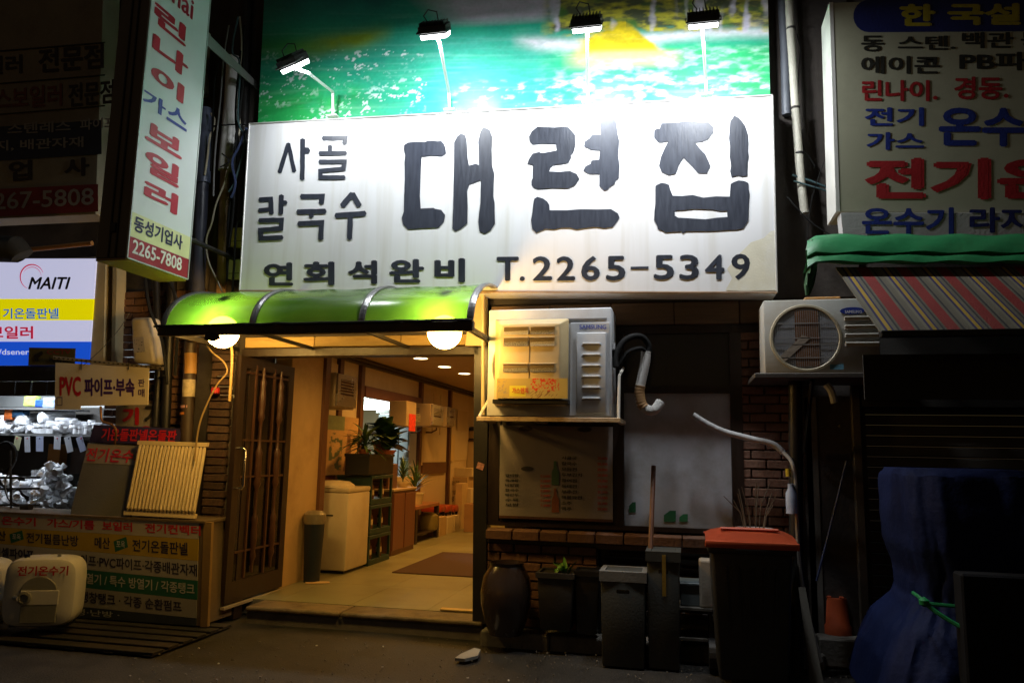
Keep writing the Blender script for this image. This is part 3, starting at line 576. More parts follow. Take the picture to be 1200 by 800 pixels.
# white switch box and poster
ps = thing('wall_poster', 'worn beige poster of people in traditional dress on the inner wall', 'poster', (XW + .02, Yx(383), 1.2))
def poster(u, v):
    c_ = np.stack([0.55 + 0*u, 0.34 + 0*u, 0.15 + 0*u], -1)
    n = fbm(u*9, v*14, 4, 5); d = ((n > 0.50) & (v > 0.3) & (v < .92) & (np.abs(u - .3) < .2))[..., None]
    c_ = np.where(d, np.array([0.10, 0.13, 0.07]), c_)
    fig = ((np.abs(u - .70) < .05 + .16*np.clip(v - .35, 0, .6)) & (v > .3) & (v < .95))[..., None]; c_ = np.where(fig, np.array([0.22, 0.10, 0.05])*(0.5 + n[..., None]), c_)
    hd = (((u - .70)**2*1.0 + (v - .26)**2*1.3) < .004)[..., None]; c_ = np.where(hd, np.array([.5, .3, .16]), c_)
    gr = (v < .25)[..., None]*(u < .55)[..., None]; c_ = np.where(gr, np.array([0.22, 0.26, 0.14])*(0.7 + .5*n[..., None]), c_)
    return c_*(0.85 + 0.3*fbm(u*30, v*30, 2, 8)[..., None])
za = hx(392, 487, XW + .02).z; zb_ = hx(392, 556, XW + .02).z
picture('print', poster, [V((XW + .055, Yx(378), za)), V((XW + .055, Yx(415), za)), V((XW + .055, Yx(415), zb_)), V((XW + .055, Yx(378), zb_))], 60, 80, M_vc('poster_print', 0.35), ps)
part('backing', MB().box(XW + .045, XW + .053, Yx(378), Yx(415), zb_, za), cardw, ps)
# floor mat, paper, rubbish bins
mt = [hz(459, 671, ZF), hz(512, 647, ZF), hz(575, 648, ZF), hz(575, 677, ZF)]
mb = MB(); y0, y1 = mt[0].y, mt[1].y; mb.box(mt[0].x, -1.75, y0, y1, ZF + .001, ZF + .012, 0.004)
single('floor_mat', mb, M('mat_brown', (0.06, 0.028, 0.018), 0.95, var=.3, scale=60, bump=.6, bscale=200), 'dark brown doormat lying on the pale green floor', 'mat', (-2.4, y0, ZF))
q = hz(538, 716, ZF); single('door_threshold_plate', MB().cbox(q + V((0, 0, .012)), (0.30, .07, .012), (0, 0, .03), 0.002), M('brass_plate', (0.6, 0.42, 0.18), 0.4, 0.3), 'small pale plate on the floor at the foot of the black jamb', 'plate', q)
q = hz(372, 683, ZF)
single('floor_card', MB().cbox(q + V((0, 0, .006)), (0.22, .1, .006), (0, 0, .5), 0.001), card, 'flat piece of orange cardboard on the floor beside the blue bin', 'cardboard', q)
navy = M('navy_plastic', (0.010, 0.018, 0.03), 0.45)
q = hz(367, 685, ZF); bx = q.x - .05; by = q.y + .12
bx = q.x - .10; by = q.y + .16
c = thing('blue_bin', 'tall narrow navy bin with a bag liner behind the wooden post', 'bin', (bx, by, ZF)); hz_ = hy(365, 603, by).z - ZF
part('body', MB().lathe([(0.075, 0), (0.10, hz_)], (bx, by, ZF), 18), navy, c, smooth=True)
part('bag_liner', MB().lathe([(0.101, hz_ - .08), (0.108, hz_ - .04), (0.104, hz_ + .01), (0.07, hz_ + .04), (0.03, hz_ + .03)], (bx, by, ZF), 18, cap0=False), M('bag_clear', (0.22, 0.19, 0.13), 0.3, bump=.8, bscale=25), c, smooth=True)
# rice cooker / jug on the side at the far right
q = V((hy(551, 480, 8.2).x, 8.2, 0)); z0 = hy(551, 517, 8.2).z
sh = thing('far_shelf', 'cream drawer stand at the right edge of the view inside', 'stand', (q.x + .1, 8.2, ZF)); part('body', MB().box(q.x - .32, q.x + .4, 8.2, 8.6, ZF, z0, .01), cream, sh)
part('drawer_front', MB().box(q.x - .30, q.x + .38, 8.185, 8.199, ZF + .5, z0 - .05, .003), cream, sh); part('top', MB().box(q.x - .34, q.x + .42, 8.17, 8.62, z0 + .001, z0 + .025, .004), wood, sh)
c = thing('rice_cooker', 'black and steel rice cooker standing on the cream stand', 'rice cooker', (q.x + .05, 8.35, z0 + .026)); zz = z0 + .026
part('body', MB().lathe([(.13, 0), (.15, .04), (.15, .17), (.13, .20)], (q.x + .05, 8.35, zz), 20), M('cooker_tan', (.45, .34, .2), .35), c, smooth=True)
part('lid', MB().lathe([(.155, .17), (.15, .22), (.08, .25), (.02, .255)], (q.x + .05, 8.35, zz), 20), black_m, c, smooth=True); part('foot', MB().lathe([(.155, 0), (.157, .03)], (q.x + .05, 8.35, zz), 20), black_m, c)
# ================================================================== GLASS DOOR LEAF (opened inwards)
gx = -3.56; n0 = hx(257, 713, gx); f0 = hx(323, 690, gx)
d = thing('glass_door', 'dark glass door leaf standing open at the left of the doorway', 'door', (gx, 0.0, 0.12))
ztop = lz0 - .08; Y0, Y1 = -0.16, 0.74
part('frame', MB().box(gx - .02, gx + .02, Y0, Y0 + .09, .14, ztop).box(gx - .02, gx + .02, Y1 - .09, Y1, .14, ztop).box(gx - .02, gx + .02, Y0 + .09, Y1 - .09, .14, .30).box(gx - .02, gx + .02, Y0 + .09, Y1 - .09, ztop - .09, ztop), dwood, d)
part('glass', MB().box(gx - .004, gx + .004, Y0 + .09, Y1 - .09, .30, ztop - .09), M_glass('door_glass', (0.42, 0.34, 0.26), 0.04, 0.12), d)
part('door_sill', MB().box(gx + .0, gx + .035, Y0 - .02, Y1, .105, .125), M('sill_alu', (0.55, 0.46, 0.32), 0.35, .4), d)
hd = part('handle', MB().tube([(gx + .02, Y0 + .04, 1.36), (gx + .075, Y0 + .04, 1.36), (gx + .09, Y0 + .04, 1.345), (gx + .09, Y0 + .04, 1.055), (gx + .075, Y0 + .04, 1.04), (gx + .02, Y0 + .04, 1.04)], .011, 10), M('chrome', (.7, .7, .68), .12, 1), d, smooth=True)
for k, y in enumerate((0.20, 0.50)):
    z0_, z1_ = .34, 2.05; pr = []
    for i in range(41):
        u = i/40; r = .013 + .018*abs(math.sin(u*math.pi*3))**3 + (.012 if abs((u*6) % 1 - .5) < .07 else 0); pr.append((r, z0_ + (z1_ - z0_)*u))
    part('baluster', MB().lathe(pr, (gx + .022, y, 0), 10), M('lattice_wood', (.075, .03, .015), .4, dirt=.3), d, smooth=True)
    part('side_rail', MB().box(gx + .006, gx + .024, y - .115, y - .095, .31, 2.06), MATS['lattice_wood'], d)
for z in (.52, 1.12, 1.42, 1.98): part('cross_rail', MB().box(gx + .006, gx + .02, Y0 + .1, Y1 - .1, z, z + .016), MATS['lattice_wood'], d)

# notices and boards on the inner wall, cartons at the back
for (p0, p1, y0, y1, c_, lb) in ((491, 521, 507, 544, (.62, .50, .30), 'large blank cream sheet on the inner wall below the heaters'), (526, 532, 508, 540, (.60, .45, .20), 'narrow yellowish paper on the far inner wall'), (377, 383, 425, 482, (.62, .50, .22), 'tall yellow paper strip left of the nearest heater'), (491, 497, 555, 566, (.5, .3, .15), 'small brown notice low on the inner wall'), (536, 547, 480, 505, (.55, .42, .22), 'pale paper hung on the far end of the inner wall')):
    a = hx(p0, y0, XW + .03); b = hx(p1, y1, XW + .03); single('wall_notice', MB().box(XW + .031, XW + .036, a.y, b.y, b.z, a.z), M('notice_%d' % p0, c_, .6, dirt=.2), lb, 'notice', (XW + .03, a.y, b.z))
for (x0, x1, y0, Y, c_, lb) in ((534, 542, 566, 6.6, (.55, .40, .2), 'small brown carton in front of the printed carton'), (541, 552, 572, 6.9, (.6, .5, .34), 'pale carton at the right beside the printed carton'), (544, 556, 590, 6.2, (.35, .2, .1), 'dark brown crate by the black jamb at the back')):
    a = hy(x0, y0, Y); b = hy(x1, y0, Y); single('carton', MB().box(a.x, b.x, Y, Y + .35, ZF, a.z, .006), M('carton_%d' % x0, c_, .8, var=.2), lb, 'carton', ((a.x + b.x)/2, Y, ZF))
# grit on the street
gm_ = MB()
for k in range(420):
    q = hz(random.uniform(150, 1000), random.uniform(745, 800), .002); s_ = random.uniform(.003, .009)
    gm_.cbox(q, (s_*1.3, s_, s_*.8), (random.random(), random.random(), random.random()*3))
go_ = part('street_grit', gm_, M('grit', (.14, .12, .095), .9, var=.6)); tag(go_, 'fine grit and crumbs scattered over the asphalt before the shop', 'grit', kind='stuff')
# ================================================================== BIG WHITE SIGN
SY = -0.30
sq = [hy(292.5, 145.5, SY), hy(905, 112, SY), hy(910.5, 343, SY), hy(281, 341, SY)]
sgn = thing('restaurant_sign', 'huge white restaurant sign with big black brush lettering and phone number', 'sign', (sq[3] + sq[2])/2)
def signcol():
    m = M('sign_white', (0.74, 0.75, 0.77), 0.42, var=0.03, scale=1.2, bump=0.06, bscale=5); t = m.node_tree; b = t.nodes['Principled BSDF']; N = t.nodes; L = t.links
    src = b.inputs['Base Color'].links[0].from_socket
    tc = N.new('ShaderNodeTexCoord'); mp = N.new('ShaderNodeMapping'); mp.inputs['Scale'].default_value = (7, 1, .35); L.new(tc.outputs['Object'], mp.inputs[0])
    n = N.new('ShaderNodeTexNoise'); n.inputs['Scale'].default_value = 1.6; n.inputs['Detail'].default_value = 6; L.new(mp.outputs[0], n.inputs['Vector'])
    cr = N.new('ShaderNodeValToRGB'); cr.color_ramp.elements[0].position = .50; cr.color_ramp.elements[1].position = .82; cr.color_ramp.elements[0].color = (0, 0, 0, 1); cr.color_ramp.elements[1].color = (.5, .5, .5, 1)
    L.new(n.outputs[0], cr.inputs[0]); mx = N.new('ShaderNodeMixRGB'); L.new(cr.outputs[0], mx.inputs[0]); L.new(src, mx.inputs[1]); mx.inputs[2].default_value = (.50, .47, .38, 1); L.new(mx.outputs[0], b.inputs['Base Color'])
    return m
th = V((0, 0.26, 0))
part('panel', MB().hexa(sq + [p + th for p in sq], 0.004), signcol(), sgn)
frm = M('sign_frame', (0.6, 0.6, 0.58), 0.4, 0.4)
def edge(a, b, w): return MB().tube([a, b], w, 6)
e0 = V((0, -.004, 0))
part('frame', edge(sq[0] + e0, sq[1] + e0, .007), frm, sgn); part('frame', edge(sq[1] + e0, sq[2] + e0, .007), frm, sgn); part('frame', edge(sq[3] + e0, sq[2] + e0, .009), M('rust_frame', (.3, .2, .12), .7, dirt=.6), sgn); part('frame', edge(sq[0] + e0, sq[3] + e0, .007), frm, sgn)
inkb = M('sign_ink', (0.022, 0.027, 0.042), 0.42, var=0.35, scale=5, stretch=(9, 1, 1.2), bump=0.15, bscale=9)
def glyph_poly(pts, ox, oy, k, hole=None):
    f = lambda l: [hy(ox + x/k, oy + y/k, SY - .0045) for x, y in l]
    part('letter_stroke', MB().prism(f(pts), V((0, .0015, 0)), hole=f(hole) if hole else None), inkb, sgn)
glyph_poly([(68,200),(90,186),(120,182),(190,182),(205,176),(240,174),(262,178),(285,176),(300,192),(310,215),(314,250),(290,266),(230,262),(170,268),(166,340),(163,420),(160,500),(165,572),(200,570),(240,568),(250,574),(285,580),(308,610),(300,650),(270,684),(180,688),(90,694),(62,665),(54,625),(66,590),(68,500),(72,400),(70,300),(74,260),(66,225)], 460, 130, 5)
glyph_poly([(360,185),(378,150),(400,132),(425,142),(434,170),(440,280),(448,320),(472,314),(485,309),(506,318),(505,240),(502,180),(515,120),(530,98),(540,98),(570,112),(583,150),(580,230),(582,320),(596,370),(592,430),(590,500),(598,540),(598,600),(600,660),(575,700),(540,720),(508,705),(502,650),(508,590),(515,540),(517,405),(480,420),(450,430),(437,470),(440,560),(438,660),(400,690),(370,705),(350,690),(352,620),(355,560),(358,400),(360,300)], 460, 130, 5)
glyph_poly([(100,150),(115,120),(150,92),(210,95),(250,97),(290,92),(330,95),(370,140),(372,200),(360,245),(345,260),(347,275),(330,305),(290,312),(240,318),(225,335),(218,355),(280,357),(340,352),(380,370),(395,400),(370,435),(330,455),(240,452),(190,456),(150,458),(125,448),(115,435),(115,405),(122,395),(122,315),(90,312),(98,285),(120,250),(160,240),(170,246),(190,245),(262,232),(258,195),(180,192),(120,198),(104,180)], 600, 130, 5)
glyph_poly([(517,68),(540,45),(560,35),(590,40),(612,70),(615,100),(618,130),(628,175),(622,260),(630,320),(625,395),(605,412),(602,430),(575,445),(560,462),(540,468),(512,440),(512,370),(450,370),(418,350),(430,325),(460,310),(464,292),(478,288),(510,285),(514,232),(460,228),(440,216),(422,210),(425,180),(455,160),(470,140),(520,138)], 600, 130, 5)
glyph_poly([(148,503),(180,512),(205,530),(218,550),(220,582),(320,582),(400,576),(500,577),(580,575),(620,600),(630,625),(610,655),(590,680),(540,688),(495,680),(440,685),(410,690),(380,695),(340,685),(290,685),(245,695),(200,690),(170,702),(140,715),(130,700),(118,690),(112,640),(120,590),(125,545),(130,515)], 600, 130, 5)
K3 = 4.706
glyph_poly([(118,115),(200,112),(240,106),(290,105),(330,110),(375,108),(405,135),(405,165),(375,205),(340,218),(305,222),(330,255),(360,285),(388,350),(370,392),(320,390),(285,350),(262,328),(240,305),(215,345),(205,375),(195,395),(160,402),(120,385),(105,350),(115,300),(135,255),(155,215),(120,222),(100,220),(78,195),(78,155),(90,146),(108,145)], 750, 120, K3)
glyph_poly([(520,72),(545,85),(565,108),(580,130),(596,180),(598,230),(596,270),(600,300),(594,330),(592,405),(560,410),(545,404),(505,412),(497,380),(502,350),(495,300),(496,240),(490,200),(497,105)], 750, 120, K3)
glyph_poly([(85,460),(98,452),(120,443),(145,448),(160,455),(166,480),(180,515),(235,516),(290,510),(320,518),(350,525),(420,518),(495,520),(500,450),(520,438),(545,430),(575,434),(598,445),(600,480),(605,510),(600,560),(598,650),(570,695),(530,703),(480,705),(400,710),(250,712),(236,724),(228,712),(140,718),(125,708),(100,700),(92,675),(78,650),(80,600),(85,560)], 750, 120, K3, hole=[(190,598),(250,594),(300,588),(350,590),(400,592),(440,600),(480,598),(482,632),(420,636),(360,645),(290,640),(210,635),(192,625)])
P5 = lambda l: [(290 + x/5.33, 140 + y/5.33) for x, y in l]
for glyph in (([(200,330),(228,240),(255,152)],26), ([(255,152),(292,325)],26), ([(345,125),(342,375)],30), ([(352,195),(382,195)],40)), (([(470,118),(610,116),(604,152)],28), ([(516,165),(514,204)],26), ([(450,213),(615,210)],27), ([(450,266),(606,264),(600,308),(455,322),(455,364),(606,362)],27)), (([(75,503),(145,497),(150,588)],30), ([(72,568),(140,562)],26), ([(212,475),(208,590)],30), ([(215,520),(243,520)],28), ([(75,632),(214,628),(210,682),(82,692),(84,743),(218,738)],30)), (([(335,482),(466,480),(460,525)],32), ([(312,578),(486,574)],32), ([(398,585),(398,610)],28), ([(320,652),(462,646),(458,748)],33)), (([(655,465),(592,540)],36), ([(655,465),(698,540)],34), ([(552,602),(735,588)],34), ([(644,600),(638,745)],32)):
    mb = MB()
    for i, (l, w_) in enumerate(glyph): ribbon(mb, P5(l), w_/5.33, PY(SY - .004), -0.0006*i)
    part('letter', mb, inkb, sgn, recalc=False)
x0s = [309, 355.5, 407.5, 456, 509]; x1s = [343.5, 392, 442, 497, 545]; y0s = [307.5, 306.5, 305, 303.5, 302.5]; y1s = [335, 334.5, 333, 331.5, 331]
for ch_, a, b, c_, e in zip('연회석완비', x0s, x1s, y0s, y1s): textpx(ch_, a, c_, b, e, PY(SY - .003), inkb, sgn, bold=0.042, name='letter')
for ch_, a, b, c_, e in (('T', 582, 608, 301, 329.5), ('.', 609, 615, 324, 329.5), ('2', 624, 647, 300.5, 329), ('2', 652, 674, 300.5, 329), ('6', 681, 703, 300, 329), ('5', 710, 733, 300, 329), ('-', 739, 760, 312.5, 315.5), ('5', 766, 790, 299, 328), ('3', 796, 819, 298.5, 328), ('4', 826, 849, 298.5, 328), ('9', 857, 879, 297.5, 328)):
    textpx(ch_, a, c_, b, e, PY(SY - .003), inkb, sgn, bold=0.03 if ch_ not in '-.' else 0, name='letter', dl=-.3)
pa = [hy(a, b, SY - .003) for a, b in ((868, 296), (880, 284), (895, 279), (903, 271), (909, 270), (910, 340), (872, 341), (850, 340), (858, 326), (852, 315))]
part('yellowed_patch', MB().prism(pa, None), M('yellow_tape', (0.72, 0.69, 0.55), 0.45, var=.1, dirt=.8, dcol=(.74, .74, .70), dscale=4), sgn)
single('sign_bracket', MB().box(sq[3].x + .1, sq[2].x - .1, -0.04, 0.0, sq[3].z + .12, sq[3].z + .2), black_m, 'dark mounting rail behind the lower edge of the big white sign', 'bracket', ((sq[3].x + sq[2].x)/2, 0, sq[3].z + .12))
# ================================================================== BANNER (printed photograph of a pond)
BY = -0.12
ban = thing('picture_banner', 'wide printed banner of a green mountain pond above the white sign', 'banner', hy(600, 130, BY))
bq = [hy(313, -70, BY), hy(898, -70, BY), hy(903, 128, BY), hy(302, 152, BY)]
def pond(u, v):
    x = 303 + 600*u; y = -70 + 210*v                     # in photo pixels
    n = fbm(x*.035, y*.06, 5, 1); n2 = fbm(x*.09, y*.22, 4, 9); n3 = fbm(x*.35, y*.5, 3, 21)
    E = np.array
    def mix(a, b, m): m = np.clip(m, 0, 1)[..., None]; return a*(1 - m) + b*m
    c = np.ones(x.shape + (3,))*E([0.02, 0.36, 0.24])
    c = mix(c, E([0.02, 0.42, 0.25]), (n - .30)*2.4)
    c = mix(c, E([0.02, 0.38, 0.09]), np.clip((y - 70)/40, 0, 1)*np.clip((470 - x)/160 + n - .2, 0, 1))
    c = mix(c, E([0.02, 0.20, 0.17]), np.clip((35 - y)/40, 0, 1)*np.clip((560 - x)/120, 0, 1)*(.6 + n))
    b = np.exp(-(((y - (48 - (x - 400)*.13))/10)**2))*np.clip((480 - x)/40, 0, 1)*np.clip((x - 320)/60, 0, 1); c = mix(c, E([0.25, 0.40, 0.03]), b*1.1*(.5 + n))
    c = mix(c, E([0.04, 0.30, 0.04]), np.exp(-(((y - 52)/14)**2))*np.clip((400 - x)/60, 0, 1)*.8)
    lav = np.clip((38 - np.abs(y + 5 + (x - 600)*.05)*1.0)/12, 0, 1)*np.clip((x - 490 - y*1.2)/60, 0, 1)*np.clip((690 - x)/30, 0, 1); c = mix(c, E([0.62, 0.60, 0.70]), lav*(.75 + .4*n2))
    turq = np.clip((x - 430)/120, 0, 1)*np.clip((700 - x)/60, 0, 1)*np.clip((y - 36)/12, 0, 1); c = mix(c, E([0.06, 0.44, 0.34]), turq*(.2 + n2))
    gr = np.clip((x - 650)/50, 0, 1)*np.clip((y - 55)/14, 0, 1); c = mix(c, E([0.03, 0.42, 0.12]), gr*(.5 + n*.6))
    c = mix(c, E([0.45, 0.75, 0.62]), gr*np.clip(n2 - .42, 0, 1)*2.5)
    sp = (n3*.5 + n2*.5 > .56)*np.clip(np.sin(x*.03 + y*.11)*.5 + n2, 0, 1)*(y > 55)*(x < 520); c = mix(c, E([0.75, 0.85, 0.85]), sp*.8)
    fo = np.exp(-(((y - 50 - 6*np.sin(x*.02))/7)**2))*np.clip((x - 620)/30, 0, 1)*np.clip(1 - np.abs(x - 740)/1e9, 0, 1); c = mix(c, E([0.78, 0.80, 0.86]), fo*(.55 + n2*.8))
    ro = np.clip((46 - y + 16*(n2 - .5))/8, 0, 1)*np.clip((x - 655 - 20*(n - .5))/18, 0, 1)
    rock = mix(np.ones(c.shape)*E([0.09, 0.11, 0.06]), E([0.62, 0.58, 0.06]), (n2 - .36)*3.2); rock = mix(rock, E([0.08, 0.22, 0.05]), (fbm(x*.05, y*.06, 4, 33) - .5)*4)
    wf = np.clip(vnoise(x*.16 + n*2, y*.02, 44) - .52, 0, 1)*3.6*(.4 + n2); rock = mix(rock, E([0.66, 0.64, 0.76]), wf)
    c = mix(c, rock, ro)
    isl = np.clip((74 - y)/8, 0, 1)*np.clip((y - 24 - np.sqrt((x - 752)**2 + 60)*np.where(x < 752, .62, 1.25)*.8 + 12*(fbm(x*.08, y*.12, 4, 77) - .5))/6, 0, 1)*np.clip((58 - np.abs(x - 748))/22, 0, 1)
    c = mix(c, E([0.75, 0.58, 0.02])*(.6 + .7*n2[..., None]), isl)
    ref = np.clip((88 - y)/12, 0, 1)*np.clip((y - 62)/6, 0, 1)*np.clip((70 - np.abs(x - 748))/30, 0, 1); c = mix(c, E([0.70, 0.62, 0.25]), ref*.7)
    c = mix(c, E([0.85, 0.9, 0.9]), np.clip((n2 - .55)*5, 0, 1)*np.clip((y - 92)/14, 0, 1)*np.clip((x - 540)/60, 0, 1)*.8)
    st = np.clip(fbm(x*.012 + y*.01, y*.35, 4, 71) - .52, 0, 1)*3; c = mix(c, c*1.0 + .08, st*(1 - ro))
    return c*(0.85 + .3*n3[..., None])
picture('print', pond, bq, 520, 190, M_vc('banner_print', 0.38, bump=.35, bscale=2.2), ban, wob=lambda u, v: -0.012*np.sin(u*47 + v*3)*np.clip(v - .55, 0, 1) - .008*np.sin(u*19))
part('backing', MB().hexa([p + V((0, .03, 0)) for p in bq] + [p + V((0, .05, 0)) for p in bq]), dark_wall, ban)
part('hem', MB().tube([bq[3] + V((0, -.012, .005)), bq[2] + V((0, -.012, .005))], .012, 6), M('hem_brown', (.35, .25, .15), .8), ban)
for k in range(22):
    p = bq[3].lerp(bq[2], (k + .5)/22) + V((0, -.022, .02)); part('eyelet', MB().lathe([(.010, 0), (.013, .003), (.005, .004)], p, 10, 'y'), M('eyelet', (.5, .5, .48), .3, .8), ban)
# ================================================================== FOUR FLOODLIGHTS
arm_m = M('arm_white', (0.72, 0.72, 0.70), 0.35, 0.2); fin_m = M('flood_black', (0.03, 0.028, 0.026), 0.45, 0.4)
led = M_emit('flood_led', (0.96, 0.98, 1.0), 12)
sp = [(345, 78, 390, 137, 362, 86, 390, 108, -.82, -.55, 'leftmost of the four black floodlights, turned aside on a bent arm', 12, 36),
      (510, 41, 527, 130, 515, 50, 526, 108, -.86, 0.0, 'second floodlight from the left above the sign, over the water in the picture', 33, 34),
      (688, 33, 689, 121, 688, 42, 688.5, 100, -.86, 0.02, 'third floodlight from the left above the sign, beside the yellow island', 33, 34),
      (824, 28, 828, 112, 823, 36, 827, 92, -.86, 0.05, 'rightmost of the four floodlights above the sign', 33, 36)]
for (hx_, hy_, bx_, by_, ax_, ay_, mx_, my_, Yh, yawd, lb, pw, wpx) in sp:
    base = hy(bx_, by_, -0.17); head = hy(hx_, hy_ - 2, Yh); mid = hy(mx_, my_, -.22); nck = hy(ax_, ay_, Yh + .03)
    t = thing('floodlight', lb, 'floodlight', base, 'floodlights over the big sign')
    part('arm', MB().tube([base, mid, nck, head + V((0, .02, -.02))], .012, 8), arm_m, t, smooth=True)
    part('foot_plate', MB().cbox(base + V((0, 0, .005)), (.09, .06, .012)), arm_m, t)
    dr = V((0, .64, -.77)).normalized() if yawd > -.3 else V((.25, .60, -.74)).normalized(); tgt = head + dr
    q = dr.to_track_quat('-Z', 'Y'); R = q.to_matrix().to_4x4()
    if yawd > -.3: ex = V((1, 0, 0))
    else: ex = V((.8, -.35, 0)).normalized()
    ez = -dr; ex = (ex - ez*ex.dot(ez)).normalized(); ey = ez.cross(ex); R = Matrix((ex, ey, ez)).transposed()
    def loc(x, y, z): return head + R @ V((x, y, z))
    wd_, hg = .21, .15
    body = MB(); body.hexa([loc(-wd_/2, hg/2, .06), loc(wd_/2, hg/2, .06), loc(wd_/2, -hg/2, .06), loc(-wd_/2, -hg/2, .06), loc(-wd_/2, hg/2, 0), loc(wd_/2, hg/2, 0), loc(wd_/2, -hg/2, 0), loc(-wd_/2, -hg/2, 0)], .006)
    b_ = part('housing', body, fin_m, t)
    for k in range(9):
        x = ipol(-wd_/2 + .015, wd_/2 - .015, k/8); part('cooling_fin', MB().hexa([loc(x - .003, hg*.42, .082), loc(x + .003, hg*.42, .082), loc(x + .003, -hg*.42, .082), loc(x - .003, -hg*.42, .082), loc(x - .003, hg*.45, .0605), loc(x + .003, hg*.45, .0605), loc(x + .003, -hg*.45, .0605), loc(x - .003, -hg*.45, .0605)]), fin_m, b_)
    part('lens', MB().hexa([loc(-wd_*.46, hg*.44, -.001), loc(wd_*.46, hg*.44, -.001), loc(wd_*.46, -hg*.44, -.001), loc(-wd_*.46, -hg*.44, -.001), loc(-wd_*.44, hg*.42, -.030), loc(wd_*.44, hg*.42, -.030), loc(wd_*.44, -hg*.42, -.030), loc(-wd_*.44, -hg*.42, -.030)]), led, t)
    part('cable', MB().tube([loc(.02, hg*.4, .07), loc(.01, hg*.6, .13), loc(-.05, hg*.55, .15), loc(-.07, hg*.1, .12), loc(-.04, -.02, .085)], .005, 6), black_m, t, smooth=True)
    part('tilt_bracket', MB().tube([loc(-wd_/2 - .008, 0, .03), loc(-wd_/2 - .008, -hg*.6, .02), loc(wd_/2 + .008, -hg*.6, .02), loc(wd_/2 + .008, 0, .03)], .006, 6), fin_m, t)
    lamp('flood_beam', 'AREA', loc(0, 0, -.034), tgt, pw, (0.93, 0.97, 1.0), .2, .13, parent=t)
# ================================================================== GREEN CANOPY WITH TWO GLOBES
CF, CB = -0.95, -0.28
def M_canopy():
    m = bpy.data.materials.new('canopy_green'); m.use_nodes = True; t = m.node_tree; t.nodes.clear(); N = t.nodes; L = t.links
    o = N.new('ShaderNodeOutputMaterial'); tl = N.new('ShaderNodeBsdfTranslucent'); df = N.new('ShaderNodeBsdfDiffuse'); tr = N.new('ShaderNodeBsdfTransparent'); gl = N.new('ShaderNodeBsdfGlossy')
    n = N.new('ShaderNodeTexNoise'); n.inputs['Scale'].default_value = 3; n.inputs['Detail'].default_value = 5; cr = N.new('ShaderNodeValToRGB'); cr.color_ramp.elements[0].color = (.032, .15, .028, 1); cr.color_ramp.elements[1].color = (.075, .25, .05, 1); cr.color_ramp.elements[0].position = .3; cr.color_ramp.elements[1].position = .7
    tc = N.new('ShaderNodeTexCoord'); L.new(tc.outputs['Object'], n.inputs['Vector']); L.new(n.outputs[0], cr.inputs[0]); L.new(cr.outputs[0], tl.inputs[0]); df.inputs[0].default_value = (.07, .25, .05, 1); tr.inputs[0].default_value = (.28, .62, .14, 1)
    gl.inputs['Roughness'].default_value = .22; gl.inputs[0].default_value = (.9, .95, .9, 1)
    a = N.new('ShaderNodeMixShader'); a.inputs[0].default_value = .2; L.new(tl.outputs[0], a.inputs[1]); L.new(df.outputs[0], a.inputs[2])
    b = N.new('ShaderNodeMixShader'); b.inputs[0].default_value = .22; L.new(a.outputs[0], b.inputs[1]); L.new(tr.outputs[0], b.inputs[2])
    f = N.new('ShaderNodeFresnel'); f.inputs[0].default_value = 1.5; c = N.new('ShaderNodeMixShader'); L.new(f.outputs[0], c.inputs[0]); L.new(b.outputs[0], c.inputs[1]); L.new(gl.outputs[0], c.inputs[2])
    L.new(c.outputs[0], o.inputs[0]); return m
cm = M_canopy()
cxl = hy(191, 384, CF).x; cxr = hy(547, 388, CF).x + .02; zt = hy(575, 338, CB).z; zf = hy(400, 381, CF).z
can = thing('door_canopy', 'curved translucent green canopy with dark ribs over the doorway', 'canopy', ((cxl + cxr)/2, CB, zf))
def arc(x, k=0.0, n=14):
    r = []
    for i in range(n + 1):
        a = math.pi/2*i/n; r.append(V((x, CB - (CB - CF)*math.sin(a)*1.0 - 0*k, zf + (zt - zf)*(math.cos(a)) + k)))
    return r
ribx = [cxl, hy(295, 384, CF).x, hy(423, 386, CF).x, cxr]
for a, b in zip(ribx, ribx[1:]):
    mb = MB(); cols = 10; rows = []
    for i in range(cols + 1): rows.append([mb.b.verts.new(p + V((0, 0, .004*math.sin(i*1.1 + a)))) for p in arc(ipol(a + .01, b - .01, i/cols))])
    for A, B in zip(rows, rows[1:]):
        for k in range(len(A) - 1): mb.b.faces.new((A[k], B[k], B[k + 1], A[k + 1]))
    part('canopy_sheet', mb, cm, can, smooth=True)
rib_m = M('rib_metal', (0.22, 0.22, 0.22), 0.3, 0.7, dirt=.3)
for x in ribx:
    mb = MB(); A = arc(x, .008, 18); rows = []
    for p in A:
        rows.append([mb.b.verts.new(p + V(o_)) for o_ in ((-.024, 0, 0), (-.010, -.003, .007), (.010, -.003, .007), (.024, 0, 0), (.024, .004, -.014), (-.024, .004, -.014))])
    for A_, B_ in zip(rows, rows[1:]):
        for k in range(6): mb.b.faces.new((A_[k], A_[(k + 1) % 6], B_[(k + 1) % 6], B_[k]))
    mb.b.faces.new(rows[0][::-1]); mb.b.faces.new(rows[-1]); part('rib', mb, rib_m, can)
part('front_beam', MB().box(cxl - .02, cxr + .03, CF - .035, CF + .02, zf - .058, zf + .012, .006), M('beam_black', (0.05, 0.045, 0.032), .5, .4, dirt=.8, dcol=(.12, .06, .025), dscale=9), can)
part('gutter_lip', MB().tube([(cxl - .04, CF - .045, zf + .008)] + [(ipol(cxl, cxr, k/20), CF - .045, zf + .012 + random.uniform(-.004, .004)) for k in range(21)] + [(cxr + .03, CF - .045, zf + .008)], .010, 6), black_m, can)
part('wall_rail', MB().box(cxl, cxr, CB - .0, CB + .03, zt - .03, zt + .012), rib_m, can)
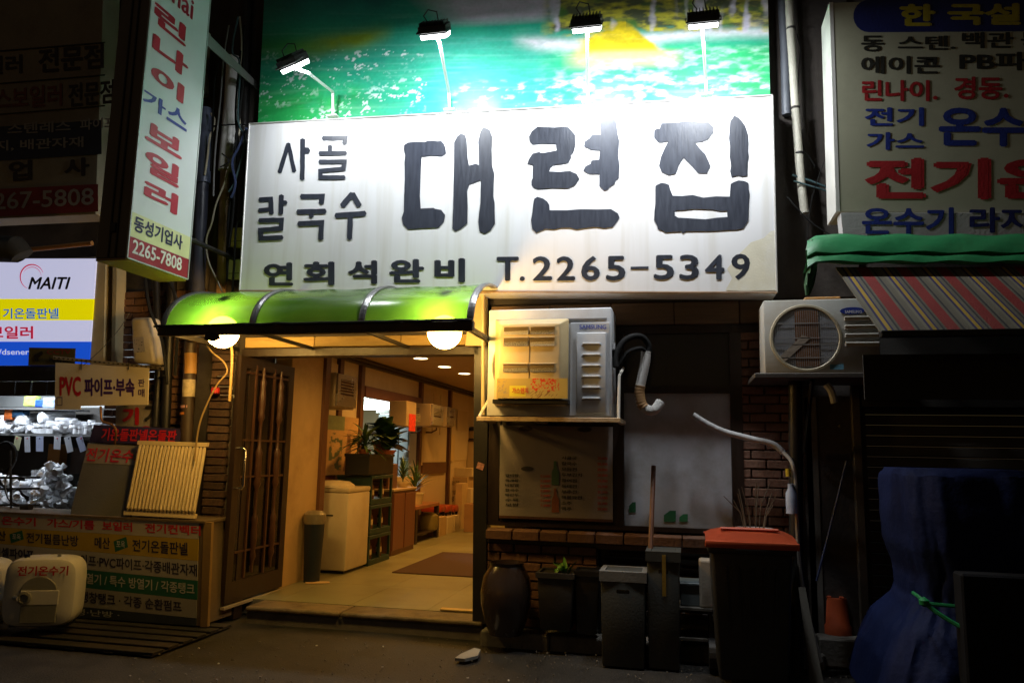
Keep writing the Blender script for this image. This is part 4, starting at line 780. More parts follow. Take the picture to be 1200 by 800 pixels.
for x in (cxl + .02, cxr - .02): part('side_arm', MB().box(x - .015, x + .015, CF + .021, -.0, zf - .045, zf - .01), black_m, can)
for x in (ribx[1], ribx[2]): part('under_arm', MB().box(x - .012, x + .012, CF + .021, -.0, zf - .04, zf - .015), black_m, can)
glob = M_emit('globe_glow', (1.0, 0.57, 0.14), 80)
for i, (px, lb) in enumerate(((261, 'left round glowing globe lamp under the green canopy'), (521, 'right round glowing globe lamp under the green canopy'))):
    c = hy(px, 389, -0.78); t = thing('globe_lamp', lb, 'lamp', c, 'globe lamps under the canopy')
    part('globe', MB().lathe([(.118*math.sin(math.pi*k/14) + .0005, -.118*math.cos(math.pi*k/14)) for k in range(15)], c, 28), glob, t, smooth=True)
    part('holder', MB().lathe([(.03, .135), (.045, .16), (.045, .21)], c, 14), black_m, t, smooth=True)
    part('cord', MB().tube([c + V((0, 0, .2)), c + V((.02, .1, .19)), c + V((.05, .4, .13))], .006, 6), black_m, t)
part('cover_drape', MB().prism([hy(a, b, CF - .06) for a, b in ((242, 388), (255, 391), (258, 396), (250, 400), (239, 398))], V((0, .01, 0))), black_m, can)
# cream end panel and warm pipe right of the canopy
q = [hy(552, 352, -.12), hy(570, 344, -.12), hy(569, 405, -.12), hy(545, 405, -.12)]
single('cream_end_board', MB().hexa(q + [p + V((0, .05, 0)) for p in q], .002), M('cream_board', (0.62, 0.48, 0.26), 0.55, dirt=.4), 'cream board closing the gap between canopy and black jamb', 'board', q[3])
single('side_conduit', MB().tube([hy(566, 346, -.16), hy(566, 410, -.16), hy(566, 486, -.16)], .014, 10), M('conduit_cream', (.65, .52, .3), .35), 'cream conduit running down the black jamb beside the air conditioner', 'pipe', hy(566, 486, -.16), smooth=True)
# ================================================================== AIR CONDITIONER 1 (beside the door)
AY = -0.42
a = hy(573, 363, AY); b = hy(717, 489, AY); x0, x1, z1, z0 = a.x, b.x, a.z, b.z
acw = M('ac_white', (0.55, 0.57, 0.60), 0.4, var=.05, bump=.05, dirt=.35, dcol=(.35, .30, .24), dscale=5); acd = M('ac_shadow', (0.18, 0.18, 0.18), .5)
t = thing('air_conditioner', 'white outdoor unit with slotted cover and flat grey side panel beside the door', 'air conditioner', ((x0 + x1)/2, AY, z0))
W_, H_ = x1 - x0, z1 - z0
fx = lambda px: hy(px, 425, AY).x
fz = lambda py: hy(645, py, AY).z
part('casing', MB().box(x0, x1, AY, AY + .34, z0, z1, .012, 3), acw, t, smooth=True)
part('top_groove', MB().box(fx(580), fx(711), AY - .006, AY + .002, fz(376), fz(373.5), .002), acd, t)
part('side_panel', MB().box(fx(668), fx(714.5), AY - .012, AY - .001, fz(487), fz(379), .004, 2), acw, t)
sp_ = part('ribbed_panel', MB().box(fx(676), fx(711), AY - .028, AY - .013, fz(484), fz(391), .012, 3), acw, t, smooth=True)
for k in range(6):
    z = fz(404 + k*12.6); part('louvre', MB().cbox((fx(693.5), AY - .0305, z), (.125, .012, .016), (.5, 0, 0), .003), acw, sp_); part('louvre_gap', MB().box(fx(682), fx(705), AY - .0295, AY - .0275, z - .012, z - .006), acd, sp_)
textpx('SAMSUNG', 679, 380.5, 710.5, 385.5, PY(AY - .0135), M('logo_blue', (.06, .08, .45), .4), t, bold=.03)
yel = M('cover_cream', (0.60, 0.46, 0.24), 0.45, var=.06, bump=.05, dirt=.3, dcol=(.4, .28, .12), dscale=4)
cv = MB(); xa, xb, za, zb = fx(585), fx(659), fz(378), fz(468); Yc = AY - .10
cover = part('air_deflector', MB().hexa([V((xa + .02, Yc, za - .02)), V((xb, Yc, za - .02)), V((xb, Yc, zb)), V((xa + .02, Yc, zb)), V((xa - .035, AY - .002, za + .03)), V((xb + .05, AY - .002, za + .03)), V((xb + .05, AY - .002, zb - .05)), V((xa - .035, AY - .002, zb - .05))], .012, 3), yel, t, smooth=True)
mesh_m = M('slot_mesh', (.30, .28, .24), .5, var=.9, scale=160)
for (py0, py1) in ((385.5, 394), (398, 407.5), (428.5, 437.5)):
    for (px0, px1) in ((593.5, 622), (624.5, 652.5)):
        part('vent_recess', MB().box(fx(px0), fx(px1), Yc - .004, Yc + .002, fz(py1), fz(py0), .001), M('recess_brown', (.16, .115, .06), .7), cover)
        part('vent_mesh', MB().prism([V((fx(px0), Yc - .006, fz(py0 + 5))), V((fx(px1), Yc - .006, fz(py0 + 4))), V((fx(px1), Yc - .006, fz(py1))), V((fx(px0), Yc - .006, fz(py1)))], None), mesh_m, cover)
        part('vent_hood', MB().box(fx(px0) - .004, fx(px1) + .004, Yc - .013, Yc - .0045, fz(py0), fz(py0 - 1.3), .002), yel, cover)
part('seam', MB().box(fx(623), fx(623.5), Yc - .003, Yc + .001, zb, fz(398)), M('seam', (.2, .14, .07), .6), cover)
tape_m = M('clear_tape', (.50, .36, .10), .25, var=.3, scale=9)
tp = part('label_strip', MB().box(fx(587), fx(668), Yc - .010, Yc - .004, fz(468), fz(445)), tape_m, cover)
def strip(u, v):
    n = fbm(u*60, v*18, 3, 4); c = np.ones(u.shape + (3,))*np.array([.52, .38, .10]); red = np.array([.65, .05, .01])
    R = (u > .48)*(u < .88); c = np.where((R & (v < .62) & (n > .5))[..., None].astype(bool) if False else ((R > 0) & (v < .62) & (n > .46))[..., None], red, c)
    c = np.where(((R > 0) & (v > .62) & (fbm(u*70 + v*20, v*6, 2, 6) > .48))[..., None], np.array([.25, .10, .03]), c)
    c = np.where(((u > .18) & (u < .42) & (v > .38) & (v < .92))[..., None], np.array([.72, .62, .05]), c)
    c = np.where(((u < .16) & (n > .55))[..., None], np.array([.35, .28, .18]), c)
    return c
picture('print', strip, [V((fx(587), Yc - .0115, fz(445))), V((fx(668), Yc - .0115, fz(445))), V((fx(668), Yc - .0115, fz(468))), V((fx(587), Yc - .0115, fz(468)))], 90, 26, M_vc('strip_print', .3), tp)
textpx('가스렌지', 600, 454, 619, 461, PY(Yc - .0135), M('print_red', (.6, .02, .01), .5), tp, bold=.02)
part('drain_tray', MB().box(xa - .02, xb + .06, AY - .10, AY - .004, fz(474), fz(469), .003), black_m, t)
part('fan_grille', MB().lathe([(.262, -.004), (.27, -.01), (.28, -.004), (.262, -.004)], (fx(621), AY, fz(428)), 40, 'y', cap0=False, cap1=False), acd, t)
for k in range(26):
    a_ = math.pi*2*k/26; cxx, czz = fx(621), fz(428); part('fan_guard_rib', MB().tube([(cxx + .2*math.cos(a_), AY - .008, czz + .2*math.sin(a_)), (cxx + .265*math.cos(a_ + .15), AY - .008, czz + .265*math.sin(a_ + .15))], .004, 5), acd, t)
# shelf
c = thing('conditioner_shelf', 'rusty cream steel shelf bracket carrying the outdoor unit by the door', 'shelf bracket', ((x0 + x1)/2, 0, z0 - .03))
rust = M('rusty_cream', (0.55, 0.42, 0.26), 0.55, .2, var=.2, dirt=.9, dcol=(.14, .05, .015), dscale=9, bump=.3)
zt_ = z0 - .004; xr = hy(727, 489, AY).x + .005
part('front_angle', MB().box(x0 - .06, xr, AY - .05, AY - .02, zt_ - .032, zt_, .003), rust, c)
for x in (x0 - .055, xr - .03, x0 + .35): part('arm', MB().box(x, x + .03, AY - .019, 0.0, zt_ - .032, zt_ - .002), rust, c)
for (x, px, py) in ((x0 - .045, 573, 463), (xr - .015, 727, 440)): part('brace', MB().tube([(x, AY - .035, zt_), (x, AY + .02, hy(px, py, AY).z), (x, -.01, hy(px, py, AY).z + .1)] if px > 700 else [(x, AY - .035, zt_), (x + .04, AY + .1, zt_ + .14)], .011, 6), M('brace_white', (.65, .62, .55), .5), c)
part('cable_clip', MB().box(x1 + .002, x1 + .02, AY + .03, AY + .06, fz(409), fz(402)), acw, t)
# hoses
hose_b = M('hose_black', (.007, .007, .007), .7, spec=.2); taped = M('taped_white', (.68, .67, .64), .5, var=.2, scale=3, stretch=(4, 4, 45), bump=.8, bscale=30, dirt=.3)
def H(px, py, Y): return hy(px, py, Y)
def smooth_path(P, n=6):
    P = [V(p) for p in P]; o = []
    for i in range(len(P) - 1):
        p0 = P[max(0, i - 1)]; p1 = P[i]; p2 = P[i + 1]; p3 = P[min(len(P) - 1, i + 2)]
        for k in range(n):
            u = k/n; o.append(0.5*((2*p1) + (p2 - p0)*u + (2*p0 - 5*p1 + 4*p2 - p3)*u*u + (3*p1 - p0 - 3*p2 + p3)*u**3))
    return o + [P[-1]]
def wrapped(mb, P, r, turn=0.022):
    P = smooth_path(P, 12); rs = []; acc = 0
    for i, p in enumerate(P):
        if i: acc += (p - P[i - 1]).length
        rs.append(r*(1 + .03*math.sin(acc/turn*math.pi*2)))
    return mb.tube(P, rs, 12)
hs = thing('refrigerant_hose', 'black hose bending into a thick white taped pipe right of the outdoor unit', 'hose', H(757, 482, -.25))
part('insulated_hose', MB().tube(smooth_path([H(722, 430, -.4), H(722, 415, -.38), H(733, 398, -.34), H(750, 394, -.28), H(760, 404, -.25), H(759, 415, -.25)]), .022, 12), hose_b, hs, smooth=True)
part('insulated_hose', MB().tube(smooth_path([H(718, 410, -.4), H(724, 428, -.36), H(735, 413, -.34), H(750, 408, -.3), H(757, 412, -.27)]), .014, 8), hose_b, hs, smooth=True)
part('taped_pipe', wrapped(MB(), [H(757, 412, -.25), H(756, 425, -.25), H(752, 444, -.25), H(749.5, 458, -.25), H(751, 472, -.25), H(759, 480, -.25), H(767, 480, -.25), H(774, 471, -.22)], .036), taped, hs, smooth=True)
part('stain_band', wrapped(MB(), [H(750.5, 452, -.255), H(749.5, 460, -.255), H(751.5, 472, -.255), H(755, 477.5, -.255)], .0365), M('stain_brown', (.36, .2, .08), .6, dirt=.6), hs, smooth=True)
hs2 = thing('taped_pipe', 'grey taped pipe sloping across the window to the black post', 'pipe', H(925, 540, -.12))
part('sleeve', wrapped(MB(), [H(812, 486, -.15), H(830, 497, -.15), H(850, 506, -.15), H(880, 514, -.15), H(905, 520, -.15), H(918, 530, -.15)], .022), M('taped_grey', (.42, .42, .42), .5, var=.3, bump=.8, bscale=30, dirt=.5), hs2, smooth=True)
# ================================================================== LEANING BROOM STICK
q0, q1 = H(762, 655, -.36), H(766, 546, -.08)
single('wooden_pole', MB().tube([q0, q1], .018, 8), wood, 'brown wooden pole standing upright against the window between the two grey bins', 'pole', q0, smooth=True)
# menu board in the left window
mbq = [H(586, 498, -.02), H(718, 500, -.02), H(718, 611, -.02), H(585, 604, -.02)]
c = thing('menu_board', 'faded white menu poster with rows of prices below the outdoor unit', 'menu board', mbq[3])
mw = M('menu_white', (0.30, 0.26, 0.23), 0.4, var=.08, dirt=.2, dcol=(.4, .3, .2))
part('board', MB().hexa(mbq + [p + V((0, .012, 0)) for p in mbq]), mw, c)
pr_red = M('price_red', (.50, .07, .05), .5); pr_b = M('menu_ink', (.05, .05, .045), .5)
rows_l = ['갈비탕', '육개장', '비빔밥', '칼국수', '떡만두', '수육', '보쌈']
for i, r in enumerate(rows_l):
    y = 555 + i*5.7
    textpx(r, 592, y, 608, y + 3.6, PY(-.024), pr_b, c, bold=.03, name='menu_line'); textpx('7,000', 633, y + 1.3, 645, y + 4.6, PY(-.024), pr_red, c, bold=.05, name='menu_price')
for i, r in enumerate(('사골국', '칼국수', '모듬전', '두부김치', '홍어찜', '동태전', '부추전', '해물파전', '소주', '맥주')):
    y = 534 + i*6.6
    textpx(r, 658, y, 658 + 6*len(r), y + 4.2, PY(-.024), pr_b, c, bold=.03, name='menu_line', dl=.5); textpx('20,000', 700, y + 1, 712, y + 4.6, PY(-.024), pr_red, c, bold=.05, name='menu_price', dl=.5)
for (a_, b_, w_) in ((618, 549, 9), (616, 502, 10), (685, 503, 10)):
    p = H(a_, b_, -.024); part('dish_picture', MB().prism([p + V((w_*.0055*math.cos(a), 0, w_*.002*math.sin(a))) for a in np.linspace(0, 6.28, 15)[:-1]], None), M('dish_dark', (.06, .05, .04), .5), c)
for k, (m_, a_) in enumerate(((M('bottle_green_print', (.08, .16, .08), .4), 540), (M('bottle_red_print', (.30, .10, .04), .4), 572))):
    part('bottle_picture', MB().prism([H(x, y + a_, -.0245) for x, y in ((649, 0), (652, 0), (652.5, 8), (655, 13), (655, 28), (646.5, 28), (646.5, 13), (648.7, 8))], None), m_, c)
part('lower_bar', MB().box(mbq[3].x, mbq[2].x, -.03, -.021, mbq[3].z - .015, mbq[3].z + .004), wood, c)
# ================================================================== GROUND THINGS ON THE RIGHT
def gz(py, px=650): return hz(px, py, 0)
# onggi jar
jar_m = M('jar_glaze', (0.035, 0.022, 0.016), 0.22, var=.3, bump=.1, coat=.3)
jb = hz(597, 738, 0.09); jb = V((jb.x, -.24, 0.093)); r_ = .5*(hy(628, 690, -.2).x - hy(567, 690, -.2).x)*.96; hh = hy(597, 658, -.24).z - .093
single('earthenware_jar', MB().lathe([(r_*.62, 0), (r_*.8, hh*.16), (r_*.97, hh*.4), (r_, hh*.58), (r_*.9, hh*.8), (r_*.66, hh*.95), (r_*.70, hh), (r_*.62, hh*.995), (r_*.56, hh*.93)], jb, 32), jar_m, 'round glazed brown earthenware jar at the foot of the black jamb', 'jar', jb, smooth=True)
binm = M('bin_grey_green', (0.055, 0.058, 0.052), 0.5, var=.12, bump=.15, dirt=.4, dcol=(.03, .028, .02)); bin_dk = M('bin_dark', (.03, .028, .026), .55, dirt=.3)
def planter(px0, px1, py0, py1, Y, dp, mat, label, cat='planter', taper=.82, name='planter', base=.0):
    a_ = hy(px0, py0, Y); b_ = hy(px1, py0, Y); zt2 = a_.z; cxm = (a_.x + b_.x)/2; wdt = b_.x - a_.x; z0_ = max(base, hy(px0, py1, Y).z)
    c_ = thing(name, label, cat, (cxm, Y, z0_))
    part('body', MB().cbox((cxm, Y + dp/2, (z0_ + zt2)/2), (wdt, dp, zt2 - z0_ - .02), bev=.012, seg=2, taper=taper), mat, c_, smooth=True)
    part('rim', MB().prism([V(p) for p in ((cxm - wdt*.53, Y - .01, zt2 - .03), (cxm + wdt*.53, Y - .01, zt2 - .03), (cxm + wdt*.53, Y + dp + .01, zt2 - .03), (cxm - wdt*.53, Y + dp + .01, zt2 - .03))], V((0, 0, .034)), hole=[V(p) for p in ((cxm - wdt*.45, Y + .02, zt2 - .03), (cxm + wdt*.45, Y + .02, zt2 - .03), (cxm + wdt*.45, Y + dp - .02, zt2 - .03), (cxm - wdt*.45, Y + dp - .02, zt2 - .03))]), mat, c_)
    return c_, cxm, zt2, wdt
c, cxm, zt2, wdt = planter(629, 672, 671, 740, -.33, .26, bin_dk, 'dark square tapered planter with a few green leaves beside the brown jar', base=.09)
lm = leaf_mesh(.13, .03, -.04); lm.materials.append(M('leaf_bright', (.10, .28, .03), .5))
for k in range(9): inst('leaf', lm, c, Matrix.Translation((cxm + .02 + random.uniform(-.04, .09), -.2, zt2 - .02)) @ Matrix.Rotation(k*2.4, 4, 'Z') @ Matrix.Rotation(.5 + .1*k, 4, 'X'))
planter(673, 702, 669, 745, -.28, .22, M('bin_black', (.015, .015, .015), .4), 'black square planter without plants between the dark planter and grey bin', base=.09)
# grey bins
def gbin(px0, px1, py0, py1, label, rim):
    q0_ = hz(px0, py1, 0); Y = q0_.y; a_ = hy(px0, py0, Y); b_ = hy(px1, py0, Y); x0_, x1_, zt2 = a_.x, b_.x, a_.z; D_ = .26
    c_ = thing('grey_bin', label, 'bin', ((x0_ + x1_)/2, Y, 0), 'tall grey bins before the louvres')
    part('body', MB().cbox(((x0_ + x1_)/2, Y + D_/2, zt2/2 - .03), (x1_ - x0_ - .01, D_, zt2 - .06), bev=.01, seg=2, taper=.93), binm, c_, smooth=True)
    part('hand_slot', MB().box(ipol(x0_, x1_, .36), ipol(x0_, x1_, .64), Y - .004, Y + .01, zt2 - .14, zt2 - .115, .004), black_m, c_); part('scuff_label', MB().box(ipol(x0_, x1_, .15), ipol(x0_, x1_, .42), Y + .006, Y + .02, zt2*.42, zt2*.5), M('worn_label', (.11, .11, .10), .7, var=.6, scale=30, dirt=.6), c_) if px0 < 750 else None
    part('rim', MB().prism([V(p) for p in ((x0_ - .004, Y - .01, zt2 - .065), (x1_ + .004, Y - .01, zt2 - .065), (x1_ + .004, Y + D_ + .01, zt2 - .065), (x0_ - .004, Y + D_ + .01, zt2 - .065))], V((0, 0, .065)), hole=[V(p) for p in ((x0_ + .03, Y + .03, zt2 - .065), (x1_ - .03, Y + .03, zt2 - .065), (x1_ - .03, Y + D_ - .03, zt2 - .065), (x0_ + .03, Y + D_ - .03, zt2 - .065))]), rim, c_)
    part('flap_lid', MB().hexa([V((x0_ + .032, Y + .032, zt2 - .008)), V((x1_ - .032, Y + .032, zt2 - .008)), V((x1_ - .032, Y + .032, zt2 - .02)), V((x0_ + .032, Y + .032, zt2 - .02)), V((x0_ + .032, Y + D_ - .032, zt2 + .0)), V((x1_ - .032, Y + D_ - .032, zt2 + .0)), V((x1_ - .032, Y + D_ - .032, zt2 - .015)), V((x0_ + .032, Y + D_ - .032, zt2 - .015))]), binm, c_)
    return c_, x0_, x1_, Y, zt2
gbin(703, 757, 668, 780, 'wide grey swing top bin with pale rim, left of the pair', M('rim_grey', (.22, .22, .21), .35))
c, x0_, x1_, Y, zt2 = gbin(757, 797, 645, 783, 'taller narrower grey bin with a yellow strap, right of the pair', binm)
part('yellow_strap', MB().box(ipol(x0_, x1_, .47), ipol(x0_, x1_, .58), Y - .016, Y - .011, zt2 - .28, zt2 - .02), M('strap_yellow', (.32, .2, .02), .6, dirt=.5), c)
# crates and tubs behind the wheelie bin
q = H(800, 683, -.2)
c = thing('grey_tub', 'grey plastic tub standing on the dark rack left of the orange lidded bin', 'tub', (H(815, 711, -.25).x, -.25, H(815, 711, -.25).z)); a_, b_ = H(797, 684, -.25), H(823, 711, -.25)
part('body', MB().box(a_.x, b_.x, -.25, -.02, b_.z, a_.z, .01, 2), M('tub_grey', (.10, .125, .13), .5), c); part('rim', MB().box(a_.x - .01, b_.x + .01, -.26, -.01, a_.z - .005, a_.z + .012, .004), MATS['tub_grey'], c)
c = thing('dark_rack', 'low dark two level rack under the grey tub', 'rack', (a_.x, -.3, 0))
for py in (711.5, 747): z = H(810, py, -.3).z; part('shelf_rail', MB().box(H(795, py, -.3).x, H(835, py, -.3).x, -.30, -.02, z - .018, z - .002), M('rack_rail', (.14, .13, .11), .5), c)
for px in (796, 833): part('post', MB().box(H(px, 740, -.3).x - .01, H(px, 740, -.3).x + .01, -.28, -.04, 0.0, H(810, 711.5, -.3).z - .02), black_m, c)
a_, b_ = H(819, 655, -.27), H(838, 713, -.27)
single('white_container', MB().box(a_.x, b_.x, -.28, -.15, b_.z + .0, a_.z, .015, 2), M('container_pale', (.45, .40, .32), .5, dirt=.5), 'pale plastic container squeezed behind the orange lidded wheelie bin', 'container', ((a_.x + b_.x)/2, -.27, b_.z))
# wheelie bin
Yb = -.95; a_ = hy(833, 640, Yb); b_ = hy(929, 640, Yb); x0_, x1_ = a_.x, b_.x; zt2 = hy(880, 640, Yb).z
c = thing('wheelie_bin', 'black wheelie bin with orange lid in front of the brick pillar', 'wheelie bin', ((x0_ + x1_)/2, Yb, 0)); cxm = (x0_ + x1_)/2; ww = x1_ - x0_
bb = M('bin_body_black', (.02, .021, .022), .45, dirt=.3)
part('body', MB().cbox((cxm, Yb + .28, zt2/2 + .03), (ww, .56, zt2 - .08), bev=.02, seg=3, taper=.84), bb, c, smooth=True)
part('rim', MB().box(x0_ - .02, x1_ + .02, Yb - .02, Yb + .58, zt2 - .045, zt2 - .005, .01, 2), bb, c, smooth=True)
org = M('lid_orange', (.62, .10, .03), .45, var=.08, bump=.05, dirt=.15)
lid = MB(); rows = []
for j in range(9):
    v = j/8; y = Yb - .035 + .60*v; row = []
    for i in range(13):
        u = i/12; x = ipol(x0_ - .03, x1_ + .03, u); z = zt2 + .005 + .075*math.sin(math.pi*min(1, v*1.15 + .04))**.5*(1 - (2*u - 1)**4*.55) + .02*v; row.append(lid.b.verts.new((x, y, z)))
    rows.append(row)
for A, B in zip(rows, rows[1:]):
    for k in range(12): lid.b.faces.new((A[k], A[k + 1], B[k + 1], B[k]))
bmesh.ops.solidify(lid.b, geom=list(lid.b.faces), thickness=.012)
lo = part('lid', lid, org, c, smooth=True); part('lid_lip', MB().box(x0_ - .035, x1_ + .035, Yb - .045, Yb - .02, zt2 - .012, zt2 + .03, .008, 2), org, lo, smooth=True)
part('lid_ridge', MB().box(x0_ + .06, x1_ - .06, Yb + .1, Yb + .14, zt2 + .08, zt2 + .096, .006), org, lo)
for k in range(5):
    xx = ipol(x0_ + .09, x1_ - .09, k/4); part('front_rib', MB().hexa([V((xx - .006, Yb - .012, zt2 - .12)), V((xx + .006, Yb - .012, zt2 - .12)), V((cxm + (xx - cxm)*.88 + .006, Yb + .022, .35)), V((cxm + (xx - cxm)*.88 - .006, Yb + .022, .35)), V((xx - .006, Yb + .01, zt2 - .12)), V((xx + .006, Yb + .01, zt2 - .12)), V((cxm + (xx - cxm)*.88 + .006, Yb + .05, .35)), V((cxm + (xx - cxm)*.88 - .006, Yb + .05, .35))]), bb, c)
for xx in (x0_ + .02, x1_ - .02): part('grip', MB().tube([(xx, Yb + .58, zt2 - .03), (xx, Yb + .66, zt2 - .01), (xx, Yb + .66, zt2 + .01)], .012, 6), bb, c)
part('hinge_bar', MB().tube([(x0_ - .03, Yb + .6, zt2 + .01), (x1_ + .03, Yb + .6, zt2 + .01)], .014, 8), bb, c)
for x in (x0_ + .02, x1_ - .02): part('wheel', MB().lathe([(.02, -.03), (.1, -.028), (.1, .028), (.02, .03)], (x, Yb + .52, .1), 20, 'x'), bb, c)
# white plant pot with dry stalks behind the bin
p = H(882, 625, -.16); zp = sillz + .04
q = V((H(884, 640, -.2).x, -.2, H(884, 619, -.2).z)); 
c = thing('dry_plant', 'white pot of bare dry stalks in front of the brick pillar', 'potted plant', (q.x, -.2, .085))
part('stand', MB().box(q.x - .13, q.x + .13, -.32, -.06, .09, q.z - .26, .006), conc, c)
part('pot', MB().lathe([(.10, -.26), (.135, -.02), (.145, -.02), (.145, 0), (.125, 0), (.12, -.03)], q, 20), M('pot_white', (.62, .60, .58), .5, dirt=.3), c, smooth=True)
for k in range(13):
    a_ = k*2.4; s = random.uniform(.15, .34); part('stalk', MB().tube([q + V((.06*math.cos(a_), .06*math.sin(a_), -.03)), q + V((.09*math.cos(a_), .07*math.sin(a_), s*.5)), q + V(((.10 + .1*random.random())*math.cos(a_), .08*math.sin(a_), s))], .0035, 4), M('stalk', (.12, .085, .05), .8), c)
# orange bucket upside down on a ledge block
Yk = -.05; a_, b_ = H(966, 702, Yk), H(1003, 747, Yk); zb = b_.z
single('ledge_block', MB().box(H(958, 750, Yk).x, H(1024, 750, Yk).x, -.12, .5, 0.0, zb - .002, .01), conc, 'low concrete block under the orange bucket', 'block', (a_.x, -.1, 0))
bk = thing('orange_bucket', 'orange plastic bucket upside down on the low concrete block', 'bucket', ((a_.x + b_.x)/2, Yk + .12, zb)); hb_ = a_.z - zb; rb = (b_.x - a_.x)/2
part('body', MB().lathe([(rb*1.02, 0), (rb*1.02, hb_*.22), (rb*.9, hb_*.30), (rb*.80, hb_*.9), (rb*.76, hb_)], ((a_.x + b_.x)/2, Yk + .12, zb), 28), M('bucket_orange', (.50, .085, .025), .5, dirt=.3), bk, smooth=True)
for k in range(4): a__ = k*1.57 + .5; part('foot_lug', MB().cbox(V(((a_.x + b_.x)/2 + rb*.62*math.cos(a__), Yk + .12 + rb*.62*math.sin(a__), zb + hb_ + .006)), (.03, .03, .015), bev=.003), MATS['bucket_orange'], bk)
# posts and pipes at the right edge of the facade
px_ = H(932, 600, -.25)
single('steel_post', MB().tube([H(934, 800, -.3), H(933, 640, -.3), H(932, 446, -.3)], .045, 14), black_m, 'thick black steel post under the shelf of the round fan unit', 'post', H(934, 770, -.3), smooth=True)
single('drain_hose', MB().tube(smooth_path([H(918, 530, -.15), H(927, 540, -.36), H(932, 560, -.38), H(934, 610, -.38), H(937, 660, -.38), H(946, 715, -.38), H(962, 775, -.38)]), .013, 8), M('hose_grey', (.30, .28, .25), .5), 'thin grey hose running down along the thick black post to the ground', 'hose', H(962, 775, -.38), smooth=True)
single('slanted_cord', MB().tube(smooth_path([H(992, 540, -.1), H(975, 610, -.12), H(957, 680, -.15)]), .008, 6), M('cord_navy', (.03, .04, .10), .5), 'thin dark blue cord hanging slanted beside the shutter', 'cord', H(957, 680, -.15))
single('leaning_plank', MB().hexa([H(936, 690, -.42), H(944, 690, -.42), H(965, 800, -.75), H(950, 800, -.75)] + [p + V((0, .03, .01)) for p in (H(936, 690, -.42), H(944, 690, -.42), H(965, 800, -.75), H(950, 800, -.75))]), M('plank_dark', (.10, .09, .07), .7, dirt=.4), 'narrow dark plank leaning at the foot of the black post', 'plank', H(957, 799, -.75))
a_, b_ = H(922, 575, -.36), H(931, 601, -.36)
single('post_bottle', MB().lathe([(.035, 0), (.035, .13), (.02, .16), (.02, .19)], ((a_.x + b_.x)/2, -.40, b_.z), 14), M('blue_label', (.35, .45, .62), .4, var=.5, scale=8), 'small white and blue bottle strapped to the thick black post', 'bottle', ((a_.x + b_.x)/2, -.40, b_.z), smooth=True)
single('yellow_tag', MB().lathe([(.018, 0), (.018, .05)], H(924, 558, -.38), 10), M('tag_yellow', (.5, .38, .02), .5), 'small yellow clip on the hose beside the thick black post', 'clip', H(924, 558, -.38), smooth=True)
# cable bundle at top right of the sign
cb = thing('wall_cable', 'pale taped cable bundle hanging down right of the white sign', 'cable', H(938, 250, -.1))
part('bundle', wrapped(MB(), [H(924, -20, -.12), H(926, 30, -.12), H(929, 75, -.12), H(932, 125, -.12), H(935, 165, -.12), H(938, 205, -.12), H(943, 250, -.12)], .030, .05), M('cable_pale', (.52, .50, .42), .5, var=.15, bump=.6, dirt=.4), cb, smooth=True)
for (px, py) in ((927, 34), (932, 127), (937, 180)): part('tie', MB().lathe([(.034, -.008), (.036, 0), (.034, .008)], H(px, py, -.12), 14), black_m, cb)
single('drain_pipe', MB().tube([H(916, -20, -.04), H(920, 60, -.04), H(922, 135, -.04)], .035, 12), M('pipe_grey', (.10, .11, .13), .5), 'dark grey pipe behind the pale cable bundle', 'pipe', H(922, 135, -.04), smooth=True)
for i, pts in enumerate(([(934, 40), (938, 60), (936, 90), (938, 160), (955, 195)], [(928, 205), (950, 212), (975, 222)], [(930, 212), (950, 218), (976, 226)], [(972, 175), (960, 205), (950, 240), (945, 285)], [(922, 230), (950, 260), (985, 282)])):
    lb = ['thin loop wire beside the pale cable bundle', 'upper dark teal wire crossing to the cream sign box', 'lower dark teal wire crossing to the cream sign box', 'thin grey wire hanging from the cream sign box edge', 'black wire sagging above the green tarpaulin roll'][i]
    single('loose_wire', MB().tube(smooth_path([H(x, y, -.1 - .03*i) for x, y in pts]), [.004, .009, .007, .003, .006][i], 5), [hose_b, M('wire_teal', (.05, .10, .11), .4), M('wire_teal', (0, 0, 0)), hose_b, hose_b][i], lb, 'wire', H(pts[-1][0], pts[-1][1], -.1), smooth=True)
# ================================================================== RIGHT NEIGHBOUR
nb = thing('heater_shop_building', 'dark shuttered shop on the right under the cream sign box', 'building', (3.0, 0.0, 0.0))
nw = MB(); nw.box(1.252, 12, 0.05, .3, 2.4, 7); nw.box(1.252, H(1003, 600, .05).x, .05, .3, 0, 2.4); nw.box(4.5, 12, .05, .3, 0, 2.4)
part('wall', nw, dark_wall, nb)
part('door_post', MB().box(H(1003, 600, .0).x, H(1013, 600, .0).x, -.02, .05, 0, 2.4, .004), M('post_brown', (.08, .065, .05), .6, dirt=.4), nb)
shm = M('shutter_grey', (.07, .068, .062), .5, .4, var=.2, dirt=.5, dcol=(.03, .02, .015))
sx0, sx1 = H(1013, 600, .05).x, 4.5; z = .0
part('header_box', MB().box(sx0, sx1, -.04, .1, 1.73, 2.4), M('header_dark', (.03, .026, .022), .6), nb)
while z < 1.70:
    part('shutter_slat', MB().box(sx0, sx1, .04, .06, z + .002, z + .071, .008), shm, nb); z += .073
part('stone_strip', MB().box(H(948, 600, .0).x, H(962, 600, 0).x, .03, .051, .1, 1.8), M('stone_pale', (.16, .15, .13), .8, dirt=.6), nb)
